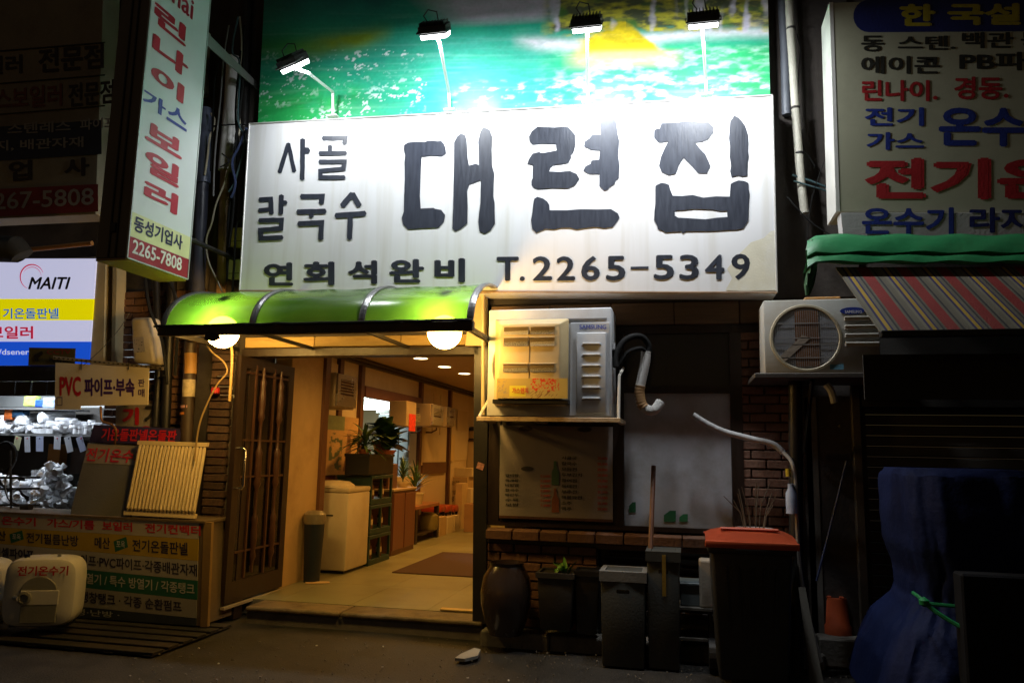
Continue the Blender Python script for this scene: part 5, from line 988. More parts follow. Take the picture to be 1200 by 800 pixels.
# cream sign box: lit edge + face
BX = -0.62
f4 = [H(975, 3, BX), H(1330, -8, BX), H(1330, 252, BX), H(983, 248, BX)]
bx = thing('cream_sign_box', 'big cream sign box with blue, black and red lettering at the right edge', 'sign', (f4[3] + f4[2])/2)
dz = V((0, .30, 0)); face_c = M('box_cream', (0.42, 0.42, 0.30), 0.5, var=.10, scale=1.5, dirt=.5, dcol=(.22, .21, .15), dscale=1.4, bump=.05)
part('box', MB().hexa(f4 + [p + dz for p in f4], .006), face_c, bx)
part('edge_trim', MB().hexa([f4[0] + V((-.018, -.002, 0)), f4[0] + V((.008, -.002, 0)), f4[3] + V((.008, -.002, 0)), f4[3] + V((-.018, -.002, 0))] + [f4[0] + V((-.018, .31, 0)), f4[0] + V((-.001, .31, 0)), f4[3] + V((-.001, .31, 0)), f4[3] + V((-.018, .31, 0))], .002), M('trim_white2', (.70, .70, .66), .4), bx)
cob = M('cobalt', (.012, .02, .14), .5); redp = M('paint_red', (.38, .015, .02), .5); blkp = M('paint_black', (.02, .02, .015), .5); yelp = M('paint_yellow', (.45, .38, .02), .5); bluep = M('paint_blue', (.015, .035, .25), .5); whp = M('paint_white', (.7, .7, .7), .5)
pill = [(1018 + 18*math.cos(a_), 19 - 19*math.sin(a_)) for a_ in np.linspace(math.pi/2, 3*math.pi/2, 12)] + [(1330, 36), (1330, -2)]
part('blue_band', MB().prism([H(x, y, BX - .004) for x, y in pill][::-1], None), cob, bx)
pl = PY(BX - .0008)
def T(s, x0, y0, x1, y1, mt_, par, plane=pl, b=.035, **k): return textpx(s, x0, y0, x1, y1, plane, mt_, par, bold=b, **k)
T('한', 1054, 5, 1096, 31, yelp, bx, PY(BX - .0052), .05); T('국설비', 1110, 4, 1240, 30, yelp, bx, PY(BX - .0052), .05)
T('동', 1009, 42, 1036, 61, blkp, bx); T('스텐.', 1052, 42, 1120, 59, blkp, bx); T('백관', 1127, 38, 1188, 57, blkp, bx); T('동관', 1196, 37, 1250, 56, blkp, bx)
T('에이콘', 1009, 66, 1102, 87, blkp, bx); T('PB파이프', 1124, 61, 1280, 83, blkp, bx)
T('린나이.', 1010, 94, 1099, 119, redp, bx); T('경동.', 1118, 90, 1182, 117, redp, bx)
T('전기', 1013, 126, 1083, 148, bluep, bx); T('가스', 1015, 155, 1083, 176, bluep, bx); T('온수기', 1100, 125, 1250, 172, bluep, bx, b=.04)
T('전기온', 1013, 185, 1250, 234, redp, bx, b=.05); 
f5 = [H(985, 249.5, -.64), H(1330, 249, -.64), H(1330, 279, -.64), H(988, 278.5, -.64)]
sb = thing('white_strip_sign', 'narrow white sign strip with navy lettering between the cream box and green tarpaulin', 'sign', f5[3])
part('panel', MB().hexa(f5 + [p + V((0, .12, 0)) for p in f5], .003), M('strip_white', (.50, .50, .50), .5, dirt=.4), sb)
T('온수기', 1010, 243, 1118, 275, bluep, sb, PY(-.6405)); T('라지에타', 1136, 243, 1290, 273, cob, sb, PY(-.6405))
# green tarpaulin roll
tarp = M('tarp_green', (.025, .26, .09), .45, var=.3, scale=3, bump=.4, bscale=14, dirt=.3)
mb = MB(); rows = []; prof = [(.10, 283), (.0, 281), (-.08, 286), (-.12, 292), (-.155, 298), (-.165, 301), (-.150, 303.5), (-.185, 307), (-.205, 312), (-.19, 315), (-.08, 315)]
for i in range(40):
    px = 946 + 384*i/39; row = []
    for k, (dy, py) in enumerate(prof):
        p = H(px, py + (285 - 283)*0 - (6 if i > 0 else 0) + 1.2*math.sin(i*.9 + k), -.85 + dy); row.append(mb.b.verts.new(p))
    rows.append(row)
for A, B in zip(rows, rows[1:]):
    for k in range(len(A) - 1): mb.b.faces.new((A[k], A[k + 1], B[k + 1], B[k]))
c = thing('green_tarpaulin', 'rolled green tarpaulin along the top of the striped awning', 'tarpaulin', H(1100, 312, -.85))
part('roll', mb, tarp, c, smooth=True)
mb = MB(); ys_ = [281, 293, 306, 320, 334, 346]; xl = [947, 944, 945, 941, 942, 944]; xr_ = [976, 966, 958, 957, 954, 949]; rows = []
for y, l, r in zip(ys_, xl, xr_): rows.append([mb.b.verts.new(H(ipol(l, r, k/6), y, -.85 + .05*math.sin(k*1.4 + y*.1) - .02)) for k in range(7)])
for A, B in zip(rows, rows[1:]):
    for k in range(6): mb.b.faces.new((A[k], A[k + 1], B[k + 1], B[k]))
bmesh.ops.solidify(mb.b, geom=list(mb.b.faces), thickness=.006); part('hanging_end', mb, M('tarp_pale', (.10, .26, .12), .5, dirt=.5), c, smooth=True)
# striped awning
mb_st = thing('striped_awning', 'sloping awning with red, grey, yellow and navy stripes on the right', 'awning', H(1100, 388, -1.35))
tl, br_ = (979, 313), (1031, 388)
cols_ = {'g': (.17, .15, .11), 'y': (.46, .30, .04), 'n': (.045, .035, .12), 'r': (.30, .035, .03), 'w': (.22, .20, .14), 'd': (.05, .05, .05)}
seq = [('g', .5), ('w', .6), ('n', .5), ('y', .75), ('n', .4), ('g', .7), ('d', .4), ('g', .4), ('r', 2.4), ('g', .5), ('d', .45), ('g', .7)]
mb = MB(); top0, bot0 = 979, 1031; unit = 4.85*1.0; x = 0
matl = {k: M('stripe_' + k, v, .75, var=.15, scale=12, bump=.3, bscale=120, dirt=.3) for k, v in cols_.items()}
while x < 330:
    for k, w_ in seq:
        w_ = w_*1.15*unit
        a0_, a1_ = x, x + w_; kb = 1.16
        q4 = [H(top0 + a0_, 313, -.98), H(top0 + a1_, 313, -.98), H(bot0 + a1_*kb, 388, -1.5), H(bot0 + a0_*kb, 388, -1.5)]
        part('stripe_panel', MB().hexa(q4 + [p + V((0, .006, -.004)) for p in q4]), matl[k], mb_st); x += w_
a_, b_ = H(1031, 388, -1.5), H(1450, 392, -1.5)
part('front_bar', MB().box(a_.x, b_.x + .2, -1.53, -1.48, a_.z - .035, a_.z + .0, .004), black_m, mb_st)
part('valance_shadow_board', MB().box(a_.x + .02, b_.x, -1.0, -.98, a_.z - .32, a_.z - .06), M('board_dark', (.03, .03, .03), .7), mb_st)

# AC 2 with the round fan
A2 = -.50; a_ = H(894, 352, A2); b_ = H(1033, 437, A2); x0, x1, z1, z0 = a_.x, b_.x, a_.z, b_.z; gx_ = lambda px: H(px, 395, A2).x; gz_ = lambda py: H(960, py, A2).z
ac2w = M('ac2_white', (.48, .48, .44), .45, var=.06, dirt=.45, dcol=(.30, .18, .06), dscale=3.5, bump=.05)
t = thing('air_conditioner', 'white outdoor unit with a rust stained round fan grille on the right', 'air conditioner', ((x0 + x1)/2, A2, z0))
part('casing', MB().box(x0, x1, A2, A2 + .32, z0, z1, .012, 2), ac2w, t, smooth=True)
cf = V((gx_(944), A2, gz_(396))); R_ = .5*(gx_(984) - gx_(902)); R_ = min(R_, (z1 - z0)*.48)
part('fan_ring', MB().lathe([(R_*.93, -.004), (R_*.96, -.011), (R_*1.02, -.010), (R_*1.04, -.002)], cf, 48, 'y', cap0=False, cap1=False), M('ring_cream', (.45, .40, .28), .45, dirt=.6, dcol=(.25, .12, .03)), t, smooth=True)
part('fan_well', MB().lathe([(R_*.93, -.003), (.001, -.0035)], cf, 40, 'y'), M('well_grey', (.34, .35, .38), .7), t)
rb_m = M('rust_stain', (.20, .085, .03), .8, var=.4, scale=5, dirt=.5)
blade = part('rusty_fan', MB().box(cf.x - R_*.30, cf.x + R_*.38, A2 - .007, A2 - .004, cf.z - R_*.86, cf.z + R_*.85), rb_m, t)
part('fan_blade', MB().prism([cf + V(p) for p in ((-.02, -.010, .02), (.03, -.010, -.0), (-R_*.62, -.010, -R_*.72), (-R_*.75, -.010, -R_*.55))], V((0, .002, 0))), M('blade_grey', (.30, .25, .20), .5), t)
gm = M('grille_wire', (.34, .34, .34), .4, .3)
for k in range(31):
    x = ipol(-R_*.92, R_*.92, k/30); h_ = math.sqrt(max(0, (R_*.93)**2 - x*x)); part('grille_wire', MB().box(cf.x + x - .0012, cf.x + x + .0012, A2 - .0085, A2 - .0075, cf.z - h_, cf.z + h_), gm, t)
for dz_ in (-.6, -.2, .0, .45): h_ = math.sqrt((R_*.93)**2 - (R_*dz_)**2); part('grille_bar', MB().box(cf.x - h_, cf.x + h_, A2 - .010, A2 - .0086, cf.z + dz_*R_ - .003, cf.z + dz_*R_ + .003), gm, t)
for px, pw_ in ((899, 12), (973, 12)): pass
part('rust_cap', MB().box(gx_(945), gx_(988), A2 + .02, A2 + .25, z1 + .0005, z1 + .02, .006), M('rust_orange', (.42, .20, .05), .7, var=.4, dirt=.8, dcol=(.5, .42, .25), dscale=20), t)
lgo = part('logo_badge', MB().lathe([(.075, 0), (.075, -.004)], (gx_(1000), A2 - .002, gz_(365)), 32, 'y'), bluep, t)
for v in lgo.data.vertices: v.co.z = (v.co.z + root_loc(lgo).z - gz_(365))*.32 + gz_(365) - root_loc(lgo).z
textpx('SAMSUNG', 990, 363.5, 1010, 367, PY(A2 - .0075), whp, lgo, bold=.03)
for k in range(4): part('louvre', MB().cbox((gx_(1010), A2 - .006, gz_(374 + 10*k)), (gx_(1030) - gx_(990), .014, .03), (.35, 0, 0), .005, 2), ac2w, t)
part('rating_plate', MB().box(gx_(1013), gx_(1032), A2 - .004, A2 + .001, gz_(434), gz_(422)), M('plate_bw', (.3, .3, .3), .5, var=.95, scale=70), t)
part('sticker', MB().box(gx_(971), gx_(987), A2 - .004, A2 + .001, gz_(433), gz_(427)), M('sticker_cyan', (.12, .30, .42), .5), t)
sh = thing('unit_shelf', 'dark steel shelf carrying the round fan outdoor unit', 'shelf bracket', ((x0 + x1)/2, 0, z0 - .05))
part('top_plate', MB().box(H(883, 440, A2).x, H(1045, 440, A2).x, A2 - .06, .0, z0 - .035, z0 - .003, .004), M('shelf_steel', (.10, .09, .08), .5, .4, dirt=.4), sh)
part('brace', MB().tube([(x0 + .3, A2 + .05, z0 - .04), (x0 + .3, -.02, z0 - .5)], .016, 6), black_m, sh)
single('hanging_bag', MB().tube(smooth_path([H(968, 450, -.5), H(974, 458, -.5), H(978, 470, -.5), H(977, 476, -.5)]), [.02] + [.028]*18, 8), M('bag_grey', (.3, .3, .3), .6), 'small grey plastic bag hanging under the round fan unit', 'bag', H(977, 476, -.5), smooth=True) if False else single('hanging_bag', MB().tube(smooth_path([H(968, 450, -.5), H(974, 458, -.5), H(978, 472, -.5)]), .024, 8), M('bag_grey', (.3, .3, .3), .6), 'small grey rag hanging under the round fan unit', 'rag', H(978, 474, -.5), smooth=True)
# ================================================================== BLUE TARPAULIN BUNDLE
blue = M('tarp_blue', (.008, .014, .055), .7, var=.3, scale=2.5, bump=.45, bscale=30, dirt=.3, dcol=(.01, .012, .03), spec=.12)
c = thing('covered_cart', 'tall bundle wrapped in dark blue tarpaulin and tied with green rope', 'covered goods', (H(1120, 800, -1.0).x, -1.0, 0))
outl = [(548, 1058, 1215, .0), (556, 1053, 1220, .06), (600, 1054, 1220, .10), (640, 1060, 1216, .10), (672, 1072, 1210, .06), (700, 1074, 1206, .03), (712, 1068, 1210, .05), (735, 1046, 1220, .14), (770, 1030, 1230, .20), (815, 1018, 1240, .24)]
mb = MB(); rows = []; NN = 150; OR = []
for (pa_, la, ra, ba), (pb_, lb2, rb2, bb_) in zip(outl, outl[1:]):
    for k in range(5): OR.append(tuple(ipol(a, b, k/5) for a, b in ((pa_, pb_), (la, lb2), (ra, rb2), (ba, bb_))))
OR.append(outl[-1]); sg = lambda v_: math.copysign(abs(v_)**.6, v_)
for j, (py, l, r, bl) in enumerate(OR):
    p0 = H(l, py, -1.0); p1 = H(r, py, -1.0); row = []; cxm = (p0.x + p1.x)/2; ax = (p1.x - p0.x)/2; by_ = .38 + bl; amp = min(1, j/6)
    for k in range(NN):
        a_ = 2*math.pi*k/NN; w_ = a_ + .05*math.sin(j*.31) + .02*math.sin(j*.9 + a_*3); zz = float(fbm(np.array(a_*6 + 9), np.array(j*.16 + 5), 4, 13)) - .5
        fold = 1 + amp*(.055*(abs(math.sin(w_*4.5 + .2*math.sin(j*.2))) - .6) + .010*(abs(math.sin(w_*13 + j*.07)) - .5) + .08*zz)
        row.append(mb.b.verts.new((cxm + ax*sg(math.cos(a_))*fold, -.72 + by_*sg(math.sin(a_))*fold, max(p0.z + amp*.05*zz, .004))))
    rows.append(row)
for A, B in zip(rows, rows[1:]):
    for k in range(NN): mb.b.faces.new((A[k], A[(k + 1) % NN], B[(k + 1) % NN], B[k]))
mb.b.faces.new(rows[0]); part('tarpaulin', mb, blue, c, smooth=True)
mbf = MB()
for (x0f, x1f) in ((1100, 1118), (1056, 1064), (1140, 1150)):
    pass
gr = M('rope_green', (.01, .22, .06), .5)
part('rope', MB().tube(smooth_path([H(1070, 694, -1.16), H(1078, 700, -1.24), H(1085, 706, -1.26), H(1110, 709, -1.27), H(1134, 711, -1.27), H(1175, 714, -1.27), H(1212, 716, -1.18)]), .010, 6), gr, c, smooth=True)
part('rope', MB().tube(smooth_path([H(1083, 705, -1.27), H(1095, 715, -1.30), H(1115, 728, -1.33), H(1134, 738, -1.36)]), .011, 6), gr, c, smooth=True)
part('knot', MB().lathe([(.003, -.025), (.024, -.012), (.026, .01), (.003, .026)], H(1083, 705, -1.28), 10), gr, c, smooth=True)
a_, b_ = H(1126, 672, -1.42), H(1260, 800, -1.42)
single('black_box', MB().box(a_.x, b_.x + .1, -1.42, -1.29, 0.004, a_.z, .01), M('box_black', (.006, .006, .007), .8, spec=.2), 'black board standing in front of the blue tarpaulin bundle at the right edge', 'board', ((a_.x + b_.x)/2, -1.42, 0))
# ================================================================== LEFT NEIGHBOUR: PIPE AND BOILER SHOP
ls = thing('hardware_shop_building', 'dark hardware shop on the left with open front full of white pipe fittings', 'building', (-5.5, 0.1, 0.0))
lw = MB(); lw.box(-14, -4.05, .12, .3, 2.35, 7.0); lw.box(-14, -7.6, .12, .3, 0, 2.35); lw.box(-7.6, -4.3, 1.6, 1.7, 0, 2.35); lw.box(-4.42, -4.3, .301, 1.6, 0, 2.35)
lw.box(-7.6, -4.3, .3, 1.7, 2.36, 2.45)
part('wall', lw, dark_wall, ls)
xg0, xg1 = H(128, 345, .1).x, H(262, 345, .1).x
bw2 = part('brick_wall', MB().box(-4.52, -4.052, .08, .118, 0.0, 3.0), mortar, ls)
brick_field(H(136, 345, .07).x, -4.06, 1.55, 2.75, .075, bw2)
part('fascia_board', MB().box(-7.6, H(118, 430, -.05).x, -.05, .1, H(60, 446, -.05).z, H(60, 428, -.05).z), black_m, ls)
for x_ in (-60, -22, 15, 34, 52, 70, 88): part('transom_pane', MB().box(H(x_ + .6, 450, -.05).x, H(min(x_ + (36 if x_ < 15 else 17.4), 113), 450, -.05).x, -.02, .0, H(60, 462, -.05).z, H(60, 446.5, -.05).z), M('transom_dark', (.012, .012, .014), .3), ls)
part('transom_bar', MB().box(-7.6, H(116, 450, -.05).x, -.04, .02, H(60, 463.5, -.05).z, H(60, 462.2, -.05).z), black_m, ls)
# overhead dark name sign
Y1_ = -.55
f = [H(-260, -80, Y1_), H(124, -86, Y1_), H(112, 251, Y1_), H(-260, 268, Y1_)]
os_ = thing('overhead_shop_sign', 'unlit old signboard with stacked dark lettering rows at the top left', 'sign', (f[3] + f[2])/2)
part('board', MB().hexa(f + [p + V((0, .2, 0)) for p in f], .004), M('old_cream', (.30, .26, .18), .7, var=.15, dirt=.5), os_)
P1 = PY(Y1_ - .004); P1b = PY(Y1_ - .007)
def band(par, x0, x1, yl0, yl1, sl, mt_, Y): return part('colour_band', MB().prism([H(x0, yl0, Y), H(x1, yl0 + sl*(x1 - x0), Y), H(x1, yl1 + sl*(x1 - x0), Y), H(x0, yl1, Y)][::-1], None), mt_, par)
navyp = M('navy_band', (.02, .03, .06), .6); dredp = M('darkred_band', (.22, .02, .02), .6); paleb = M('pale_text', (.35, .33, .30), .6); darkl = M('dark_text', (.03, .02, .02), .6); brl = M('brown_text', (.16, .04, .02), .6)
band(os_, -250, 119, 165, 205, -.066, navyp, Y1_ - .004); band(os_, -250, 115, 234, 266, -.05, dredp, Y1_ - .004)
for y in (60, 98, 134): part('row_rail', MB().tube([H(-250, y + 20, Y1_ - .008), H(123, y - 10, Y1_ - .008)], .006, 5), black_m, os_)
T('보일러', -40, 68, 26, 90, darkl, os_, P1, .03, dl=-4); T('전문점', 45, 57, 122, 86, darkl, os_, P1, .03, dl=-6)
T('스보일러', -6, 104, 73, 130, brl, os_, P1, .03, dl=-6); T('전문점', 80, 98, 134, 126, darkl, os_, P1, .03, dl=-5)
T('스텐레스', 9, 145, 83, 158, paleb, os_, P1b, .02, dl=-4); T('파이프', 94, 140, 136, 153, paleb, os_, P1b, .02, dl=-3); T('지, 배관자재', -6, 165, 98, 178, paleb, os_, P1b, .02, dl=-5)
T('업', 10, 189, 38, 213, darkl, os_, P1, .04, dl=-2); T('사', 75, 186, 105, 208, darkl, os_, P1, .04, dl=-2); T('2267-5808', -22, 227, 110, 247, paleb, os_, P1b, .02, dl=-7)
single('dark_canvas_roll', MB().tube([H(-80, 290, -.7), H(20, 292, -.7), H(26, 300, -.68)], [.11, .11, .09], 12), M('canvas_black', (.02, .02, .02), .8, bump=.6, bscale=20), 'black canvas roll hanging over the top left corner of the lit sign', 'canvas', H(10, 300, -.7), smooth=True)
single('orange_tube', MB().tube([H(28, 293, -.62), H(60, 290, -.62), H(108, 285, -.62)], .02, 8), M('tube_brown', (.30, .15, .05), .5), 'rusty orange tube lying above the lit white, yellow and blue sign', 'tube', H(60, 290, -.62), smooth=True)
# projecting vertical sign
VX = -3.6
def vq(x0, x1, y0, y1):
    a = hx(x0, y0, VX); b = hx(x0, y1, VX); c_ = hx(x1, y1, VX); return a.y, c_.y, b.z, a.z
yn = hx(148, 302, VX).y; yf = hx(219.5, 324, VX).y; zb_ = hx(148, 302, VX).z; ztp = 4.95; xl_ = H(111, 303, yn).x
vs = thing('projecting_sign', 'tall narrow pale sign box with vertical red and blue lettering hanging above the street', 'sign', (VX - .1, yf, zb_))
vm = M('vsign_white', (.66, .71, .70), .4, var=.04, scale=2, bump=.04, dirt=.12, dcol=(.35, .38, .32)); brown_s = M('vsign_brown', (.16, .14, .10), .5, .2, var=.15, dirt=.4)
part('casing', MB().box(xl_, VX - .006, yn + .004, yf, zb_ + .004, ztp, .006), brown_s, vs)
part('face', MB().box(VX - .005, VX + .004, yn, yf, zb_, ztp), vm, vs)
for x in (ipol(xl_, VX, .4), ipol(xl_, VX, .62)): part('seam_strip', MB().box(x, x + .01, yn - .004, yn + .003, zb_ + .01, ztp - .01), black_m, vs)
part('bottom_board', MB().box(xl_ + .004, VX - .008, yn + .006, yf - .002, zb_ - .012, zb_ + .003), M('plywood', (.42, .27, .11), .7, var=.25, stretch=(1, 6, 1), dirt=.3), vs)
part('latch', MB().box(ipol(xl_, VX, .42), ipol(xl_, VX, .6), yn - .012, yn - .001, hx(128, 262, VX).z, hx(128, 250, VX).z, .002), black_m, vs)
part('edge_trim', MB().box(VX - .004, VX + .009, yn - .004, yn + .006, zb_, ztp).box(VX - .004, VX + .009, yf - .006, yf + .004, zb_, ztp).box(VX - .004, VX + .009, yn + .006, yf - .006, zb_ - .004, zb_ + .006), M('trim_pale', (.42, .46, .44), .4, .3), vs)
def vt(s, x0, x1, y0, y1, mt_, b=.045, o=.0065):
    Ya, Yb_, z0_, z1_ = vq(x0, x1, y0, y1)
    text(s, [V((VX, Ya, z1_)), V((VX, Yb_, z1_)), V((VX, Yb_, z0_)), V((VX, Ya, z0_))], mt_, vs, bold=b, off=o, nrm=V((1, 0, 0)))
def vband(y0, y1, mt_):
    z1_ = hx(150, y0, VX).z; z0_ = hx(150, y1, VX).z; part('colour_band', MB().box(VX + .0042, VX + .0055, yn + .007, yf - .007, max(z0_, zb_ + .007), z1_), mt_, vs)
vred = M('vsign_red', (.42, .012, .03), .45, var=.1); vblue = M('vsign_blue', (.02, .03, .26), .45); vnavy = M('vsign_navy', (.015, .02, .07), .45)
vband(246, 275.5, M('vband_yellow', (.62, .64, .34), .45)); vband(276, 303, M('vband_red', (.32, .015, .03), .45))
vt('Rinnai', 170, 229, -52, -24, vred, .03)
vt('린', 181, 219, 0, 27, vred); vt('나', 179, 221, 36, 64, vred); vt('이', 177, 216, 73, 97, vred)
vt('가', 167, 194, 102, 122, vblue, .03); vt('스', 196, 219, 119, 141, vblue, .03)
vt('보', 171, 214, 140, 164, vred); vt('일', 170, 210, 173, 201, vred); vt('러', 169, 208, 209, 235, vred)
vt('동성기업사', 157, 214, 252, 271, vnavy, .03, .008); vt('2265-7808', 155, 213, 280, 297, M('vsign_text_white', (.75, .72, .7), .4), .03, .008)
part('hanger_plate', MB().prism([V((VX - .05, yf + .003, hx(235, 24, VX).z)), V((VX - .05, .1, hx(235, 30, VX).z - .02)), V((VX - .05, .1, hx(235, 30, VX).z - .07)), V((VX - .05, yf + .003, hx(235, 37, VX).z - .02))], V((-.01, 0, 0))), M('plate_pale', (.20, .20, .19), .5, .2), vs)
part('hanger_arm', MB().tube([(VX - .1, yf, zb_ + .35), (VX - .1, .12, zb_ + .35)], .02, 8), black_m, vs)
# lit shop sign
MY = -.06
def MQ(x0, x1, y0, y1, Y=MY, d=.012, sk=0):
    q_ = [H(x0, y0, Y), H(x1, y0, Y), H(x1 - sk, y1, Y), H(x0, y1, Y)]; return MB().hexa(q_ + [p + V((0, d, 0)) for p in q_])
mts = thing('lit_shop_sign', 'glowing white, yellow and blue shop sign with a red ring logo', 'sign', H(0, 428, MY))
def lit(name, c, s=.62): return M(name, tuple(k*.6 for k in c), .4, var=.02, bump=0, emit=c, es=s)
part('white_panel', MQ(-140, 113, 303, 350, sk=3.3), lit('lit_white', (.70, .72, 1.0)), mts); part('yellow_band', MQ(-140, 109.7, 350.2, 375, sk=1.7), lit('lit_yellow', (.95, .85, .0)), mts)
part('white_band', MQ(-140, 108, 375.2, 400, sk=2), lit('lit_white', (0, 0, 0)), mts); part('blue_band', MQ(-140, 106, 400.2, 428, sk=2), lit('lit_blue', (.01, .10, .78)), mts)
part('box', MB().box(H(-140, 320, MY).x, H(104, 420, MY).x - .005, MY + .02, .0, H(0, 427, MY).z, H(0, 305, MY).z), brown_s, mts)
cxr_ = M('sign_red_lit', (.5, .02, .05), .4, emit=(.75, .02, .08), es=.45); blk_l = M('sign_black', (.01, .01, .012), .4); blu_l = M('sign_blue_lit', (.02, .15, .6), .4, emit=(.02, .2, .75), es=.5); wht_l = M('sign_wht_lit', (.6, .6, .7), .4, emit=(.8, .85, 1), es=.6)
for r_, w_, a0_, a1_ in ((14.5, 1.6, -20, -245), (11.5, .7, -5, -150)):
    mbx = MB(); ro = []
    for k in range(33):
        a_ = math.radians(ipol(a0_, a1_, k/32)) ; w2 = w_*(.25 + .75*math.sin(math.pi*k/32)); ro.append((mbx.b.verts.new(H(37.5 + (r_ - w2/2)*math.cos(a_)*.95, 324.5 + (r_ - w2/2)*math.sin(a_), MY - .003)), mbx.b.verts.new(H(37.5 + (r_ + w2/2)*math.cos(a_)*.95, 324.5 + (r_ + w2/2)*math.sin(a_), MY - .003))))
    for A, B in zip(ro, ro[1:]): mbx.b.faces.new((A[0], A[1], B[1], B[0]))
    part('ring_logo', mbx, cxr_, mts)
MP = PY(MY - .003)
T('MAITI', 33, 324.5, 83, 339, blk_l, mts, MP, .035, italic=.3); T('기온돌판넬', 3.5, 361, 69, 373.5, blu_l, mts, MP, .02); T('보일러', -13, 382, 39, 397, cxr_, mts, MP, .03); T('https://dsenergy.co.kr', -30, 409, 72, 417.5, wht_l, mts, MP, .012)
T('전기', -30, 361, -3, 373.5, blu_l, mts, MP, .02)
cc = thing('cctv_plate', 'dark olive CCTV notice plate below the lit sign', 'notice', H(60, 428, MY - .06))
qc = [H(34, 407, MY - .06), H(88, 408, MY - .06), H(87, 428, MY - .06), H(33, 428, MY - .06)]
part('plate', MB().hexa(qc + [p + V((0, .008, 0)) for p in qc]), M('olive_plate', (.10, .085, .025), .6, dirt=.3), cc); T('CCTV', 55, 409.5, 83, 415, M('plate_red', (.25, .03, .02), .5), cc, PY(MY - .066), .03); T('녹화중', 57, 418, 81, 425, blk_l, cc, PY(MY - .066), .03)
part('camera_mark', MB().prism([H(x, y, MY - .067) for x, y in ((40, 416), (49, 411), (51, 414), (45, 419), (45, 423), (41, 423))], None), blk_l, cc)
for (a0_, a1_, lb) in ((105, 122, 'wide cream painted post right of the lit sign'), (130, 135.5, 'thin cream strip post right of the wide cream post')):
    q_ = [H(a0_ + (9 if a0_ == 105 else 2), 303, -.05), H(a1_ + 2, 303, -.05), H(a1_ - 1, 428, -.05), H(a0_, 428, -.05)]
    single('cream_post', MB().hexa(q_ + [p + V((0, .12, 0)) for p in q_], .004), M('post_cream', (.50, .42, .24), .6, dirt=.4), lb, 'post', q_[3])
# perforated rail, PVC sign, meter box
RY = -.20
rl = thing('perforated_rail', 'rusty perforated steel rail holding the hanging pipe sign', 'rail', H(120, 430, RY))
a_, b_ = H(62, 417, RY), H(191, 429.5, RY)
qr = [a_, b_, b_ + V((0, 0, -.028)), a_ + V((0, 0, -.028))]
part('angle', MB().hexa(qr + [p + V((0, .03, 0)) for p in qr], .002), M('rail_cream', (.40, .34, .22), .5, .3, dirt=.7), rl)
for k in range(24): p = a_.lerp(b_, (k + .5)/24) + V((0, -.002, -.014)); part('slot', MB().cbox(p, (.018, .004, .009), (0, .1, 0)), black_m, rl)
part('prop', MB().tube([H(189, 432, RY), H(189, 440, -.1), (H(189, 440, -.1).x, .1, H(189, 440, -.1).z)], .012, 6), black_m, rl)
pq = [H(65, 424.5, RY - .02), H(174.5, 431, RY - .02), H(173, 474, RY - .02), H(94, 475.5, RY - .02), H(94, 479.5, RY - .02), H(64, 480, RY - .02)]
pv = thing('pipe_sign', 'hanging cream sign with red PVC and purple lettering below the perforated rail', 'sign', pq[-1])
part('board', MB().prism(pq, V((0, .008, 0))), M('pvc_cream', (.74, .64, .44), .5, var=.05, dirt=.15, dcol=(.35, .25, .12)), pv)
pur = M('print_purple', (.05, .015, .12), .5); pr2 = M('print_red2', (.50, .01, .02), .5); PP = PY(RY - .0203)
T('PVC', 70, 441, 95, 464, pr2, pv, PP, .05); T('파이프·부속', 99, 442.5, 158, 464, pur, pv, PP, .045, dl=.6); T('판', 162, 444, 169.5, 453, pur, pv, PP, .02); T('매', 162, 455.5, 169.5, 465, pur, pv, PP, .02)
part('corner_mark', MB().prism([H(*p, RY - .024) for p in ((66.5, 465), (73, 465), (73, 475), (66.5, 475))], None, hole=[H(*p, RY - .024) for p in ((67.2, 466), (72.3, 466), (72.3, 474.2), (67.2, 474.2))]), pur, pv)
for px in (96, 151): part('hanger_wire', MB().tube([H(px, 421 + (px - 96)*.06, RY - .02), H(px - .5, 433, RY - .028)], .003, 5), black_m, pv)
mbx_ = thing('boiler_box', 'cream rounded boiler controller box standing on the perforated rail', 'boiler', H(168, 427, RY - .02))
q_ = [H(152, 372, RY - .05), H(175, 371, RY - .05), H(181, 427, RY - .05), H(155, 425, RY - .05)]
part('case', MB().hexa(q_ + [p + V((.03, .12, .0)) for p in q_], .03, 4), M('case_cream', (.52, .46, .34), .45, var=.05, dirt=.4, dcol=(.3, .24, .14), dscale=6), mbx_, smooth=True)
q_ = [H(155.5, 395, RY - .054), H(168, 394.5, RY - .054), H(170, 412, RY - .054), H(157, 413, RY - .054)]
def lblf(u, v): n = fbm(u*9, v*9, 2, 3); return np.where(((n > .5) & (u > .1) & (u < .9) & (np.abs(v*5 % 1 - .5) > .15))[..., None], np.array([.08, .08, .10]), np.array([.36, .34, .38])*np.ones(u.shape + (3,)))
picture('rating_label', lblf, q_, 24, 32, M_vc('label_print', .5), mbx_)
